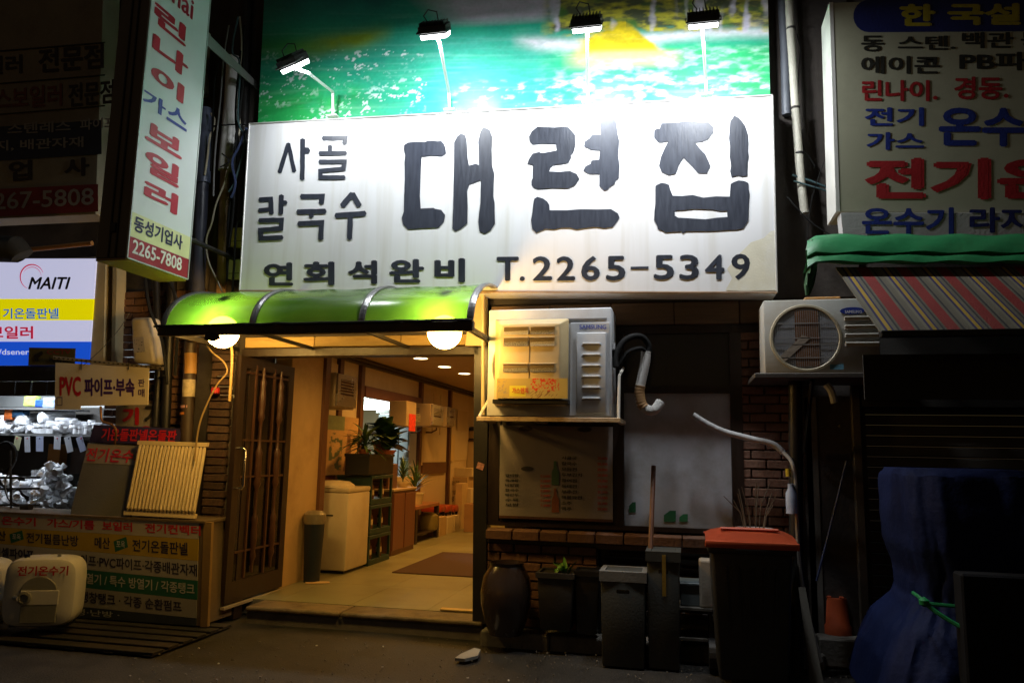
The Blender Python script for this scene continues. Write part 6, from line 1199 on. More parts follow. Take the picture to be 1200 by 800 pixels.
# boards behind
bsg = thing('old_letter_board', 'worn board with red and black lettering behind the hanging pipe sign', 'sign', H(160, 505, -.02))
for nm, q_, mt_ in (('lower_panel', [H(136, 473, -.02), H(190, 473, -.02), H(189, 507, -.02), H(135, 506, -.02)], M('panel_pale', (.36, .32, .25), .6, dirt=.4)), ('upper_panel', [H(158, 448, .0), H(194, 450, .0), H(193, 473.5, .0), H(158, 473, .0)], M('panel_tan', (.34, .22, .09), .6, dirt=.4))): part(nm, MB().hexa(q_ + [p + V((0, .02, 0)) for p in q_]), mt_, bsg)
T('기', 143, 477, 163, 498, pr2, bsg, PY(-.024), .06); T('기', 169, 473, 188, 498, blkp, bsg, PY(-.028), .05); T('신', 171, 449, 191, 469, blkp, bsg, PY(-.006), .05); T('온', 164, 499, 178, 510, pr2, bsg, PY(-.024), .05)
# cabinet with striped front
CY = -.42; LX, RX = -60, 238
Ls = [598, 614, 631.5, 651, 671, 695, 712]; Rs = [612, 631.5, 657, 680, 702.5, 724, 733]
cab = thing('striped_cabinet', 'low display cabinet with white, yellow and green lettered stripes', 'cabinet', H(100, 725, CY))
def ly(i, px): i0 = int(i); fr_ = i - i0; i1 = min(i0 + 1, 6); t_ = (px - LX)/(RX - LX); return ipol(ipol(Ls[i0], Rs[i0], t_), ipol(Ls[i1], Rs[i1], t_), fr_)
qf = [H(LX, Ls[0], CY), H(RX, Rs[0], CY), H(RX - 4, Rs[6], CY), H(LX, Ls[6], CY)]
part('body', MB().hexa(qf + [p + V((0, .42, 0)) for p in qf]), M('cab_brown', (.16, .11, .06), .6, dirt=.4), cab)
stripes = [M('st_white', (.42, .38, .32), .5, dirt=.25), M('st_yellow', (.52, .34, .02), .5, dirt=.2), M('st_white2', (.40, .37, .31), .5, dirt=.25), M('st_green', (.012, .13, .07), .5, dirt=.2), M('st_white3', (.40, .37, .31), .5, dirt=.25), M('st_dark', (.03, .04, .05), .5)]
for i in range(6):
    q_ = [H(LX, Ls[i] + .15, CY - .006), H(RX - 5 - .6*i, Rs[i] + .15, CY - .006), H(RX - 5.6 - .6*i, Rs[i + 1] - .15, CY - .006), H(LX, Ls[i + 1] - .15, CY - .006)]
    part('lettered_stripe', MB().hexa(q_ + [p + V((0, .005, 0)) for p in q_]), stripes[i], cab)
def CT(s, x0, x1, row, mt_, f0=.2, f1=.8, b=.03):
    h_ = lambda x, f_: H(x, ly(row + f_, x), CY - .0062); text(s, [h_(x0, f0), h_(x1, f0), h_(x1, f1), h_(x0, f1)], mt_, cab, bold=b, off=.0008 if s != '포옥' else .0014)
CT('기온수기', -12, 42, 0, pr2); CT('가스/기름', 55, 111, 0, pr2); CT('보일러', 120, 155, 0, pr2); CT('전기컨벡터', 170, 235, 0, pr2)
dk = M('st_ink', (.03, .025, .05), .5); pale = M('st_pale', (.55, .55, .45), .5)
CT('메산', -12, 7, 1, dk); CT('전기필름난방', 31, 92, 1, dk, b=.02); CT('메산', 111, 129, 1, dk, b=.02); CT('전기온돌판넬', 155, 220, 1, dk, b=.02)
for x in (19, 141):
    part('green_badge', MB().prism([H(x - 8, ly(1.35, x), CY - .0064), H(x + 7, ly(1.12, x), CY - .0064), H(x + 9, ly(1.65, x), CY - .0064), H(x - 6, ly(1.9, x), CY - .0064)], None), stripes[3], cab); CT('포옥', x - 4.5, x + 5.5, 1, pale, .33, .68, .01)
CT('엑셀파이프', -8, 40, 2, dk); CT('이프·PVC파이프·각종배관자재', 94, 231, 2, dk, .2, .82, .02)
CT('발열기 / 특수 방열기 / 각종탱크', 92, 228, 3, pale, .2, .78, .015); CT('팽창탱크 · 각종 순환펌프', 94, 213, 4, dk, .2, .78, .02); CT('· 냉·난방 ·', 80, 140, 5, pale, .2, .8, .01)
part('top_board', MB().hexa([qf[0] + V((0, -.012, .012)), qf[1] + V((.02, -.012, .012)), qf[1] + V((.02, -.012, -.004)), qf[0] + V((0, -.012, -.004))] + [qf[0] + V((0, .44, .012)), qf[1] + V((.02, .44, .012)), qf[1] + V((.02, .44, -.004)), qf[0] + V((0, .44, -.004))]), MATS['cab_brown'], cab)
part('corner_post', MB().hexa([H(238.5, 611, CY - .004), H(248, 612, CY - .004), H(243, 734, CY - .004), H(234.5, 734, CY - .004)] + [p + V((0, .03, 0)) for p in (H(238.5, 611, CY - .004), H(248, 612, CY - .004), H(243, 734, CY - .004), H(234.5, 734, CY - .004))]), M('post_tan', (.30, .18, .06), .6, dirt=.4), cab)
# pallet
pl_ = thing('pallet', 'dark slatted pallet under the striped cabinet', 'pallet', hz(120, 750, 0)); pw = M('pallet_wood', (.012, .010, .008), .8, var=.3, dirt=.5)
y0p = hz(120, 765, 0).y; x0p, x1p = hz(-40, 760, 0).x, hz(228, 750, 0).x
zp_ = min(q_.z for q_ in (qf[2], qf[3])) - .004; zp_ = min(zp_, .13)
for k in range(6): y = y0p + .03 + k*.16; part('slat', MB().box(x0p, x1p, y, y + .11, zp_ - .022, zp_, .003), pw, pl_)
for k in range(5): x = ipol(x0p, x1p - .07, k/4); part('bearer', MB().box(x, x + .07, y0p + .02, y0p + .95, 0.003, zp_ - .022), pw, pl_)
# electric heaters on pallet
hw = M('heater_white', (.68, .67, .60), .4, var=.05, dirt=.2, bump=.05); hg_ = M('heater_grey', (.22, .22, .18), .5)
for (x0, x1, y0, y1, lb) in ((4, 96, 653, 733, 'rounded white electric water heater with red lettering in front of the striped cabinet'), (-84, 9, 656, 735, 'second rounded white water heater cut by the left edge of the view')):
    Yh = -.95; C0 = H((x0 + x1)/2 - 2, (y0 + y1)/2, Yh); dep_ = -(RM.transposed() @ (C0 - CAM)).z; w2_ = (x1 - x0)/1800*dep_*.86; h2_ = (y1 - y0)/1800*dep_*.98; a_ = C0 + V((-w2_, 0, h2_)); b_ = C0 + V((w2_, 0, -h2_))
    t = thing('water_heater', lb, 'water heater', ((a_.x + b_.x)/2, Yh, b_.z), 'water heaters before the cabinet'); cx_ = (a_.x + b_.x)/2; cz_ = (a_.z + b_.z)/2; w2, h2 = (b_.x - a_.x)/2, (a_.z - b_.z)/2
    def ro_(s, Y): return [V((cx_ + w2*s*math.copysign(abs(math.cos(u))**.42, math.cos(u)), Y, cz_ + h2*s*math.copysign(abs(math.sin(u))**.42, math.sin(u)))) for u in np.linspace(0, 2*math.pi, 48, endpoint=False)]
    mbh = MB(); rows = [[mbh.b.verts.new(p) for p in ro_(s, Y)] for s, Y in ((.001, Yh - .05), (.5, Yh - .052), (.86, Yh - .045), (.95, Yh - .032), (1, Yh), (1, Yh + .17), (.94, Yh + .20))]
    for A, B in zip(rows, rows[1:]):
        for k in range(48): mbh.b.faces.new((A[k], A[(k + 1) % 48], B[(k + 1) % 48], B[k]))
    part('shell', mbh, hw, t, smooth=True)
    for (fx_, fz_, s_) in ((-.7, -1, .04), (.7, -1, .04)): part('foot', MB().cbox((cx_ + w2*fx_, Yh + .1, b_.z + .005), (.05, .15, .02)), black_m, t)
    c0 = V((cx_ + w2*.1, Yh - .054, cz_ - .03))
    part('round_cover', MB().lathe([(w2*.52, .006), (w2*.50, 0), (.01, -.002)], c0 + V((-.02, -.004, .02)), 36, 'y', sx=1.0), hg_, t, smooth=True)
    part('cover_plate', MB().box(cx_ - w2*.45, cx_ + w2*.58, Yh - .066, Yh - .059, cz_ - .08, cz_ + .02, .004), hw, t); part('lower_plate', MB().box(cx_ - w2*.42, cx_ + w2*.55, Yh - .064, Yh - .054, cz_ - h2*.85, cz_ - .082, .004), hg_, t)
    part('knob', MB().lathe([(.045, 0), (.045, -.02), (.030, -.024), (.028, -.01), (.012, -.01)], (cx_ - w2*.32, Yh - .067, cz_ - .03), 20, 'y'), hg_, t, smooth=True)
    part('valve', MB().tube([(cx_ - w2*.62, Yh - .05, cz_ - .03), (cx_ - w2*.45, Yh - .085, cz_ - .03)], .018, 8), steel, t)
    part('inlet', MB().tube([(cx_ + .09, Yh + .02, a_.z - .01), (cx_ + .09, Yh + .02, a_.z + .02)], .013, 8), steel, t); part('cold_inlet', MB().tube([(cx_ - .12, Yh + .02, a_.z - .01), (cx_ - .12, Yh + .02, a_.z + .02)], .018, 8), blue, t)
    ws = w2*.72; text('전기온수기', [V((cx_ - ws*.85, Yh - .050, a_.z - h2*.22)), V((cx_ + ws*1.05, Yh - .050, a_.z - h2*.22)), V((cx_ + ws*1.05, Yh - .050, a_.z - h2*.50)), V((cx_ - ws*.85, Yh - .050, a_.z - h2*.50))], pr2, t, bold=.03, off=.006)
    t.rotation_euler.z = math.radians(24)
# leaning board + purple board + radiator, on top of the cabinet
def slant(pts, Yb, Yt, yb, yt):
    """photo pixels -> points on a plate that leans back from (yb, Yb) to (yt, Yt)"""
    p0 = H(100, yb, Yb); p1 = H(100, yt, Yt); n = V((0, -(p1.z - p0.z), p1.y - p0.y)).normalized(); return [hit(x, y, p0, n) for x, y in pts], n
pts, n = slant([(103, 519), (170, 523), (152, 608), (82, 603)], CY + .04, CY + .30, 605, 520)
lb_ = thing('leaning_board', 'grey board with red lettering on a white band leaning behind the ribbed radiator', 'board', pts[3])
part('board', MB().hexa([p for p in pts] + [p + V((0, .02, .003)) for p in pts]), M('board_grey', (.11, .105, .085), .6, var=.15, dirt=.3), lb_)
wpn, n = slant([(103, 519.5), (170, 523.5), (166, 545), (98, 542)], CY + .036, CY + .296, 605, 520); part('white_band', MB().prism(wpn[::-1], None), M('band_white', (.28, .24, .19), .7, dirt=.3), lb_)
tq, n = slant([(103, 524), (172, 527.5), (168, 543), (99, 540)], CY + .030, CY + .290, 605, 520); text('전기온수기', tq, pr2, lb_, bold=.02, off=.001)
pts, n = slant([(110, 497.5), (213, 502), (208, 521), (104, 518)], CY + .31, CY + .36, 520, 498)
pb = thing('purple_board', 'long purple blue board with red outlined lettering above the leaning grey board', 'board', pts[3])
part('board', MB().hexa(pts + [p + V((0, .02, 0)) for p in pts]), M('board_purple', (.02, .012, .07), .85, dirt=.3), pb)
tq, n = slant([(120, 501), (208, 504), (206, 518), (118, 516)], CY + .305, CY + .355, 520, 498); text('기온돌판넬온돌판', tq, pr2, pb, bold=.03, off=.001)
part('support', MB().box(pts[3].x + .1, pts[2].x - .05, CY + .37, CY + .40, H(100, 605, CY).z + .02, pts[3].z + .06), MATS['cab_brown'], pb)
rad = thing('ribbed_radiator', 'cream ribbed radiator panel leaning tilted on top of the striped cabinet', 'radiator', H(190, 607, CY - .0)); rc = M('radiator_cream', (.60, .47, .26), .45, var=.06, dirt=.2, dcol=(.35, .25, .12))
RL = lambda l: slant(l, CY + .02, CY + .24, 606, 516)[0]
def rbar(l): p = RL(l); return MB().hexa([q + V((0, -.02, 0)) for q in p] + [q + V((0, .02, 0)) for q in p], .004)
part('top_bar', rbar([(163, 516), (244, 518.5), (243, 523.5), (162, 521)]), rc, rad); part('bottom_bar', rbar([(147, 597.5), (230, 602), (229, 607.5), (146, 603)]), rc, rad)
for k in range(19):
    u = k/18; p = RL([(ipol(166, 241, u), ipol(522, 525, u)), (ipol(152, 228.5, u), ipol(598, 602, u))])
    part('rib', MB().tube([p[0] + V((0, -.012, .006)), p[0] + V((0, -.018, -.02)), p[1] + V((0, -.018, .02)), p[1] + V((0, -.012, 0))], [.010, .0155, .0155, .010], 8), rc, rad, smooth=True)
# shelf of white fittings
SYf = .35
shf = thing('fittings_shelf', 'steel shelf in the open shop front holding white jars and pipe ends', 'shelf', H(50, 512, SYf)); zs1 = H(50, 508, SYf).z; xs0, xs1 = H(-60, 508, SYf).x, H(140, 508, SYf).x
part('board', MB().box(xs0, xs1, SYf, SYf + .45, zs1 - .02, zs1), M('shelf_grey', (.18, .18, .18), .5), shf); zs2 = H(50, 478, SYf + .1).z
part('upper_board', MB().box(xs0, H(64, 478, SYf).x, SYf + .1, SYf + .45, zs2 - .015, zs2 + .002), MATS['shelf_grey'], shf)
zs3 = H(50, 603, SYf - .02).z; part('lower_board', MB().box(xs0, xs1, SYf - .15, SYf + .5, zs3 - .02, zs3), MATS['shelf_grey'], shf)
part('back_panel', MB().box(xs0, xs1, SYf + .5, SYf + .52, zs3 - .8, zs2 + .03), M('panel_dark', (.05, .045, .04), .7), shf)
part('post', MB().box(xs1 - .03, xs1, SYf + .46, SYf + .49, 0, zs2 + .3).box(xs0, xs0 + .03, SYf + .46, SYf + .49, 0, zs2 + .3), black_m, shf)
pvc = M('pvc_white', (.78, .79, .82), .35, var=.05, bump=.03)
def mk(name, f):
    mb = MB(); f(mb); bmesh.ops.recalc_face_normals(mb.b, faces=mb.b.faces); me = bpy.data.meshes.new(name); mb.b.to_mesh(me); mb.b.free(); me.materials.append(pvc); me.polygons.foreach_set('use_smooth', [True]*len(me.polygons))
    try: me.set_sharp_from_angle(angle=math.radians(35))
    except Exception: pass
    return me
def elb(mb):
    P = [V((-.055, 0, 0)), V((-.03, 0, 0)), V((-.029, 0, 0))] + [V((-.02 + .035*math.sin(a_), 0, .035 - .035*math.cos(a_))) for a_ in np.linspace(.1, 1.5, 5)] + [V((.015, 0, .044)), V((.015, 0, .045)), V((.015, 0, .07))]
    mb.tube(P, [.034, .034, .028] + [.028]*5 + [.028, .034, .034], 14, cap=False); mb.tube([(-.054, 0, 0), (-.03, 0, 0)], .027, 12, cap=True)
def tee(mb): mb.tube([(-.06, 0, 0), (-.035, 0, 0), (-.034, 0, 0), (.034, 0, 0), (.035, 0, 0), (.06, 0, 0)], [.034, .034, .028, .028, .034, .034], 14); mb.tube([(0, 0, .01), (0, 0, .034), (0, 0, .035), (0, 0, .06)], [.028, .028, .034, .034], 14)
def cup(mb): mb.lathe([(.030, 0), (.036, .002), (.036, .05), (.040, .052), (.040, .075), (.034, .075), (.033, .02)], (0, 0, 0), 18)
ME = {'elbow': mk('pipe_elbow', elb), 'tee': mk('pipe_tee', tee), 'coupling': mk('pipe_coupling', cup)}
random.seed(11)
def fit(kind, p, s, rot, lb, grp):
    o = inst('pipe_' + kind, ME[kind], None, Matrix.Translation(p) @ Euler(rot).to_matrix().to_4x4() @ Matrix.Scale(s, 4)); tag(o, lb, 'pipe fitting', grp)
for k in range(130):                                       # heap at the right
    u = random.random(); py = random.uniform(547, 598); cxp = 62 + (py - 547)*.05; hw_ = 12 + (py - 545)*.42; px = cxp + random.uniform(-hw_, hw_*.85)
    kd = random.choice(['elbow', 'elbow', 'tee', 'coupling']); Y = SYf - .08 + random.uniform(-.05, .22) - (py - 547)*.0022
    fit(kd, H(px, py, Y), random.uniform(.55, .9), (random.uniform(0, 6.28), random.uniform(0, 6.28), random.uniform(0, 6.28)), f'white plastic {kd} in the heap of fittings below the price tags', 'white fittings heaped on the lower shelf')
for k in range(60):                                       # behind the black rack at the left
    px = random.uniform(-25, 42); py = random.uniform(556, 600); kd = random.choice(['elbow', 'tee', 'coupling']); Y = SYf - .02 + random.uniform(-.03, .2)
    fit(kd, H(px, py, Y), random.uniform(.7, 1.05), (random.uniform(0, 6.28), random.uniform(0, 6.28), random.uniform(0, 6.28)), f'white plastic {kd} lying behind the black wire rack', 'white fittings behind the black rack')
for k in range(46):                                       # row on the shelf
    px = -10 + 138*(k % 23)/22 + random.uniform(-2, 2); back = k // 23; kd = random.choice(['coupling', 'coupling', 'tee', 'elbow']); s = random.uniform(.8, 1.25); Y = SYf + .05 + .16*back
    p = H(px, 500, Y); fit(kd, V((p.x, Y, zs1 + (.002 if kd == 'coupling' else .04*s) + back*.03)), s, (0, 0, random.uniform(0, 6)) if kd == 'coupling' else (random.choice([0, 1.57]), 0, random.uniform(-1, 1)), f'white plastic {kd} standing in the row on the steel shelf', 'white fittings in a row on the steel shelf')
def pipe_end(px, py, r, ln, lb, tl_=.3):
    p = H(px, py, SYf + .12); mb = MB(); mb.tube([p, p + V((tl_*ln, ln, .04))], r, 20, cap=False); mb.tube([p + V((0, .002, 0)), p + V((tl_*ln, ln, .04))], r*.86, 20, cap=True)
    single('white_pipe', mb, pvc, lb, 'pipe', p - V((0, 0, r)), smooth=True)
pipe_end(47, 489, .055, .3, 'widest white pipe end showing its dark bore on the steel shelf'); pipe_end(24, 493, .06, .3, 'grey white pipe end left of the widest pipe on the shelf', -.2); pipe_end(92, 573, .075, .22, 'short wide white pipe lying at the right of the fittings heap', .9)
for (px, r, h_, lb) in ((74, .072, .15, 'tallest white jar with a ribbed lid on the steel shelf'), (61, .055, .12, 'white jar left of the tallest jar on the shelf'), (87, .05, .13, 'white jar right of the tallest jar on the shelf'), (117, .07, .11, 'wide white jar at the right end of the steel shelf'), (3, .035, .17, 'small white bottle at the left end of the steel shelf')):
    p = H(px, 500, SYf + .15); c = thing('white_jar', lb, 'jar', (p.x, SYf + .15, zs1 + .001), 'white jars on the steel shelf'); part('body', MB().lathe([(r*.92, 0), (r, .01), (r*.97, h_*.8), (r*.9, h_*.85)], (p.x, SYf + .15, zs1 + .001), 20), pvc, c, smooth=True); part('lid', MB().lathe([(r*1.04, h_*.85), (r*1.06, h_*.87), (r*1.04, h_), (r*.9, h_*1.02)], (p.x, SYf + .15, zs1 + .001), 24), pvc, c, smooth=True)
# price tags hanging from the shelf edge
for i, (x, w_, hh_, rot, cl) in enumerate(((21, 11, 19, .25, 'yellow'), (33, 9, 22, -.05, 'white'), (47.5, 12, 21, 0, 'blue'), (68, 11, 18, .05, 'white'), (81.5, 10, 22, -.25, 'white'), (96, 10, 21, -.35, 'blue'))):
    lb = ['pale yellow card, leftmost of the tags hanging from the shelf edge', 'narrow white card second from the left on the shelf edge', 'bluish white card, third hanging card from the left on the shelf', 'short white card, fourth from the left on the shelf edge', 'tilted white card, fifth from the left on the shelf edge', 'most tilted card, at the right end of the shelf edge'][i]
    p = H(x, 511, SYf - .01); wd2 = w_*.0067; hh2 = hh_*.0067
    mbt = MB().cbox(p + V((0, 0, -hh2/2)), (wd2, .003, hh2), (.12, rot, 0))
    t = single('price_tag', mbt, M('card_' + cl, {'yellow': (.62, .62, .38), 'white': (.62, .64, .70), 'blue': (.50, .55, .75)}[cl], .6, var=.05), lb, 'price tag', p, 'price tags on the shelf edge')
    part('pin', MB().lathe([(.006, 0), (.008, -.004), (.002, -.008)], p + V((0, -.004, -.02)), 8, 'y'), [pr2, pr2, blue, pr2, blue, pr2][i], t)
# black wire rack in front at left
wr = thing('wire_rack', 'black wire display rack with ring hooks at the lower left of the shop front', 'rack', H(10, 600, -.12))
for py in (560, 573, 592): part('rail', MB().tube([H(-40, py, -.12), H(46, py - 1, -.12)], .010, 6), black_m, wr)
for px in (-25, 12): part('upright', MB().tube([H(px, 528, -.12), H(px + 1, 600, -.12)], .010, 6), black_m, wr)
part('ring_hook', MB().tube(smooth_path([H(14, 545, -.14), H(6, 565, -.16), H(10, 585, -.18), H(24, 592, -.18), H(34, 594, -.16)]), .006, 6), black_m, wr, smooth=True); part('hose_end', MB().tube([H(26, 595, -.17), H(36, 594, -.17)], .028, 10), black_m, wr)
cl = thing('black_coil', 'black coil of hose behind the wire rack under the price tags', 'coil', H(10, 545, .0))
for k in range(5):
    c0 = H(6, 535, .02 + .03*k); part('loop', MB().tube([c0 + V((.10*math.cos(a_)*(1 + .04*k), 0, .13*math.sin(a_))) for a_ in np.linspace(0, 6.28, 22)], .014, 6), hose_b, cl, smooth=True)
# packets on the upper board
for i, (x0, x1, y0, y1, c_, lb) in enumerate(((28, 40, 463, 476, (.45, .55, .12), 'yellow green packet on the small upper shelf'), (41, 49, 468, 477, (.03, .10, .45), 'blue packet beside the yellow green packet'), (50, 63, 466, 478, (.30, .38, .5), 'crumpled clear blue bag on the small upper shelf'), (14, 27, 480, 489, (.02, .06, .12), 'dark blue round tub under the small upper shelf'), (5, 13, 478, 492, (.45, .10, .02), 'orange packet at the left under the small upper shelf'))):
    a_, b_ = H(x0, y0, SYf + .12), H(x1, y1, SYf + .12); single('packet', MB().box(a_.x, b_.x, SYf + .12, SYf + .2, b_.z, a_.z, .012, 2), M(f'packet_{i}', c_, .35, var=.6, scale=25, bump=.8, bscale=30), lb, 'packet', ((a_.x + b_.x)/2, SYf + .12, b_.z))
for i, (x0, x1, y0, y1, c_, lb) in enumerate(((57, 68, 520, 541, (.40, .16, .03), 'orange brown carton behind the price tags'), (84, 98, 524, 545, (.10, .06, .04), 'dark brown box behind the price tags at the right'))):
    a_, b_ = H(x0, y0, SYf + .3), H(x1, y1 + 10, SYf + .3); single('small_box', MB().box(a_.x, b_.x, SYf + .3, SYf + .4, b_.z, a_.z, .004), M(f'smallbox_{i}', c_, .7), lb, 'box', ((a_.x + b_.x)/2, SYf + .3, b_.z))
tl_ = thing('fluorescent_lamp', 'cool white tube lamp hidden up behind the lit sign over the fittings', 'lamp', H(40, 440, .0) + V((0, 0, .15)))
p = H(40, 412, .18) + V((0, -.12, -.15)); part('tube', MB().tube([p + V((-.5, .06, .16)), p + V((.5, .06, .16))], .014, 8), M_emit('tube_white', (.85, .93, 1.0), 12), tl_); part('holder', MB().box(p.x - .52, p.x + .52, p.y + .04, p.y + .08, p.z + .168, p.z + .19), black_m, tl_)
lamp('tube_glow', 'AREA', p + V((0, .04, .125)), H(50, 560, SYf), 34, (.82, .91, 1.0), .9, .1, parent=tl_)
# curved rusty hook
single('bent_conduit', MB().tube(smooth_path([H(118, 476, RY), H(118.5, 488, RY), H(121, 494, RY), H(132, 498, RY), H(136, 506, RY), H(134, 522, RY + .1)]), .009, 8), M('rust_pipe', (.25, .12, .04), .5, .3, dirt=.5), 'bent rusty conduit hanging below the cream pipe sign', 'pipe', H(134, 522, RY + .1), smooth=True)
# ================================================================== PIPES AND CABLES BETWEEN THE SHOPS
def pp(name, pts, r, mt_, lb, Y=-.1, cat='pipe', n=14, bands=()):
    t = thing(name, lb, cat, H(pts[-1][0], pts[-1][1], Y)); part('tube', MB().tube([H(x, y, Y) for x, y in pts], r, n), mt_, t, smooth=True)
    for (px, py, hb_, c_) in bands:
        q0_, q1_ = H(px, py, Y), H(px - hb_*.03, py + hb_, Y); part('tape_band', MB().tube([q0_, q1_], (r[0] if isinstance(r, list) else r)*1.04, n), c_, t, smooth=True)
    return t
bl_pipe = M('pipe_bluegrey', (.10, .12, .19), .4, var=.2, dirt=.3); wh_pipe = M('pipe_white', (.62, .62, .60), .4, var=.08, dirt=.35, stretch=(3, 3, .4)); brp = M('pipe_brown', (.045, .028, .018), .5, var=.4, dirt=.5)
pp('drain_pipe', [(240, 128), (238, 215)], .062, bl_pipe, 'pale blue grey upper drain pipe right of the tall projecting sign', -.12)
pp('drain_pipe', [(237, 212), (232, 345), (228, 400)], .055, M('pipe_darkblue', (.045, .05, .08), .4, var=.2, dirt=.3), 'dark blue grey drain pipe running down to the green canopy', -.12, bands=((238, 205, 9, black_m), (232.5, 282, 3, M('wire_cream', (.45, .38, .25), .5))))
pp('white_pipe', [(274, 68), (271, 120), (264, 200)], .062, wh_pipe, 'thick white plastic pipe between the projecting sign and the white sign', -.05, bands=((273.6, 76, 2, wh_pipe),))
pp('rusty_pipe', [(264, 200), (262, 260), (259, 345)], .042, M('pipe_rust', (.26, .17, .10), .5, var=.4, dirt=.6, dcol=(.12, .05, .02), dscale=9), 'rusty lower pipe below the thick white pipe', -.05)
pp('tan_pipe', [(241, 40), (238, 112)], .045, M('pipe_tan', (.22, .19, .11), .6, dirt=.6), 'short tan pipe above the blue grey drain pipe', .02)
pp('wall_pipe', [(224, 388), (220, 470), (217, 560), (214, 640)], .052, brp, 'dark brown pipe with orange and beige tape beneath the canopy left end', -.03, bands=((223.2, 414, 24, M('tape_orange', (.50, .26, .06), .5, dirt=.2)), (221.4, 445, 20, M('tape_beige', (.48, .40, .26), .5, var=.4, scale=30)), (219.2, 475, 3, M('tape_pink', (.6, .3, .3), .5)), (218.4, 483, 3, M('tape_orange2', (.6, .2, .03), .5))))
pp('black_pipe', [(202, 330), (197, 420), (193, 520), (190, 560)], .04, black_m, 'thick black pipe left of the taped brown pipe', -.02)
pp('black_pipe', [(183, 320), (186, 430), (182, 500)], .03, black_m, 'thin black pipe near the rounded cream boiler box', -.02)
pp('black_pipe', [(291, 0), (287, 120), (283, 250), (277, 345)], .04, black_m, 'black pipe hugging the left edge of the white sign', -.03)
for i, (pts, r, mt_, lb) in enumerate((
    ([(281, 20), (283, 60), (277, 110), (281, 150), (272, 185), (263, 215), (253, 240), (248, 262), (242, 280), (244, 305), (255, 330), (262, 345)], .008, M('wire_beige', (.42, .38, .28), .5), 'long beige wire looping down beside the rusty pipe'),
    ([(247, 133), (251, 140), (250, 152), (246, 160), (243, 185), (240, 205)], .009, M('wire_beige', (0, 0, 0)), 'beige wire loop beside the pale blue pipe'),
    ([(250, 148), (275, 146), (292, 147)], .007, hose_b, 'thin black wire crossing the thick white pipe'),
    ([(282, 60), (276, 130), (279, 190), (268, 250), (266, 330)], .010, hose_b, 'black cable close to the thick white pipe'),
    ([(286, 30), (284, 100), (275, 180), (274, 240), (268, 290)], .012, hose_b, 'thicker black cable over the white pipe'),
    ([(279, 20), (272, 60), (281, 75), (279, 140), (287, 165), (276, 210), (268, 225)], .008, M('wire_teal', (0, 0, 0)), 'dark teal wire tangled around the white pipe'),
    ([(289, 150), (280, 172), (272, 190), (276, 215), (271, 232)], .011, M('cable_blue', (.05, .07, .16), .4), 'dark blue cable bend at the left edge of the white sign'),
    ([(294, 250), (278, 262), (275, 300), (272, 345)], .009, hose_b, 'black cable passing the two small meter boxes'),
    ([(262, 60), (252, 90), (250, 130), (247, 200)], .010, hose_b, 'black cable between drain pipe and white pipe'),
    ([(268, 30), (262, 70), (258, 120), (252, 180), (250, 230)], .007, M('wire_grey', (.12, .12, .12), .5), 'grey cable falling left of the white pipe'),
    ([(258, 196), (268, 190), (265, 184), (260, 180)], .006, hose_b, 'stub of black wire tied on the white pipe'),
    ([(240, 400), (248, 412), (262, 424), (266, 436), (255, 450), (244, 470), (233, 500), (228, 540)], .007, M('wire_tan', (.35, .24, .10), .5), 'tan wire hanging in a long curve below the left globe'),
    ([(270, 400), (272, 420), (269, 470)], .012, M('rod_tan', (.50, .34, .12), .5), 'short tan conduit just right of the left globe'),
    ([(170, 320), (175, 360), (190, 400), (196, 450)], .012, hose_b, 'black hose curving beside the brick wall strip'),
    ([(190, 315), (205, 345), (208, 380), (205, 440)], .014, hose_b, 'black hose hanging under the projecting sign'),
    ([(98, 428), (120, 408), (140, 385), (152, 366)], .003, M('wire_grey', (0, 0, 0)), 'thin stay wire rising across the cream posts'))):
    Yw = -.16 - .012*i if i < 11 else (-.30 if i < 15 else -.22)
    single('hanging_cable', MB().tube(smooth_path([H(x, y, Yw) for x, y in pts]), r, 6), mt_, lb, 'cable', H(pts[-1][0], pts[-1][1], Yw), 'cables between the shops', smooth=True)
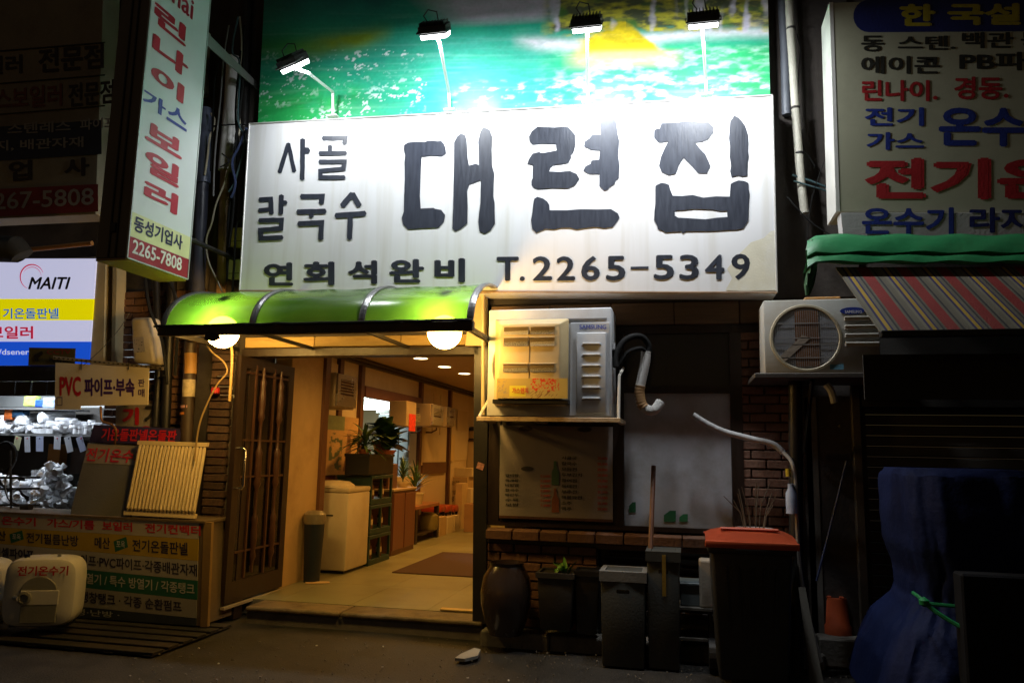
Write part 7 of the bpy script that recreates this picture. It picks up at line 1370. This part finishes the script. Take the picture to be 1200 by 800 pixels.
for nm, (x0, y0, x1, y1), mt_, lb in (('meter_box', (270, 267, 284, 288), M('meter_cream', (.55, .50, .26), .5, dirt=.2), 'small cream meter box at the left edge of the white sign'), ('meter_box', (268, 304, 281, 326), M('meter_pale', (.50, .54, .54), .4, dirt=.2), 'small pale grey meter box below the cream meter box'), ('junction_box', (249, 533, 262, 545), M('label_redbox', (.42, .06, .03), .5, var=.6, scale=50), 'small red printed sticker box on the dark pillar by the door'), ('junction_box', (252, 524, 260, 532), M('label_tan', (.40, .25, .10), .5, var=.4, scale=40), 'small tan label box above the red sticker box')):
    Yq = -.12 if 'meter' in nm else -.06; a_, b_ = H(x0, y0, Yq), H(x1, y1, Yq); t = thing(nm, lb, 'box', ((a_.x + b_.x)/2, Yq, b_.z), 'small boxes on the wall'); part('case', MB().box(a_.x, b_.x, Yq, Yq + .08, b_.z, a_.z, .006, 2), mt_, t); part('cover_line', MB().box(a_.x + .01, b_.x - .01, Yq - .002, Yq + .001, ipol(b_.z, a_.z, .25), ipol(b_.z, a_.z, .28)), black_m, t)
# brick pillar under the left globe, with brackets
pq2 = thing('brick_pillar', 'narrow dark brick pillar with pipe brackets left of the glass door', 'pillar', H(256, 600, .0)); xa, xb = H(244, 560, -.0).x, H(270, 560, -.0).x
pc = part('core', MB().box(xa, xb, -.04, .12, 0, 2.3), mortar, pq2); 
bdk = M('brick_dark', (.10, .055, .035), .8, var=.5, scale=9, bump=.6, dirt=.9, dcol=(.025, .02, .015), dscale=12); bdm = bme.copy(); bdm.materials.clear(); bdm.materials.append(bdk)
for k in range(33): inst('brick', bdm, pc, Matrix.Translation(((xa + xb)/2 + random.uniform(-.004, .004), -.05, .06 + k*.066)) @ Matrix.Diagonal(((xb - xa)/.2*random.uniform(.9, 1), 1, 1, 1)) @ Matrix.Rotation(random.uniform(-.03, .03), 4, 'Y'))
for (x, y) in ((263, 441), (264, 453), (266, 463)): part('bracket', MB().tube([H(x - 8, y, -.1), H(x + 8, y, -.1), H(x + 8, y + 3, -.1)], .006, 6), steel, pq2)
part('red_valve', MB().lathe([(.02, 0), (.035, .01), (.035, .05), (.02, .06)], H(252, 462, -.12), 12), M('valve_red', (.5, .02, .02), .4), pq2, smooth=True)
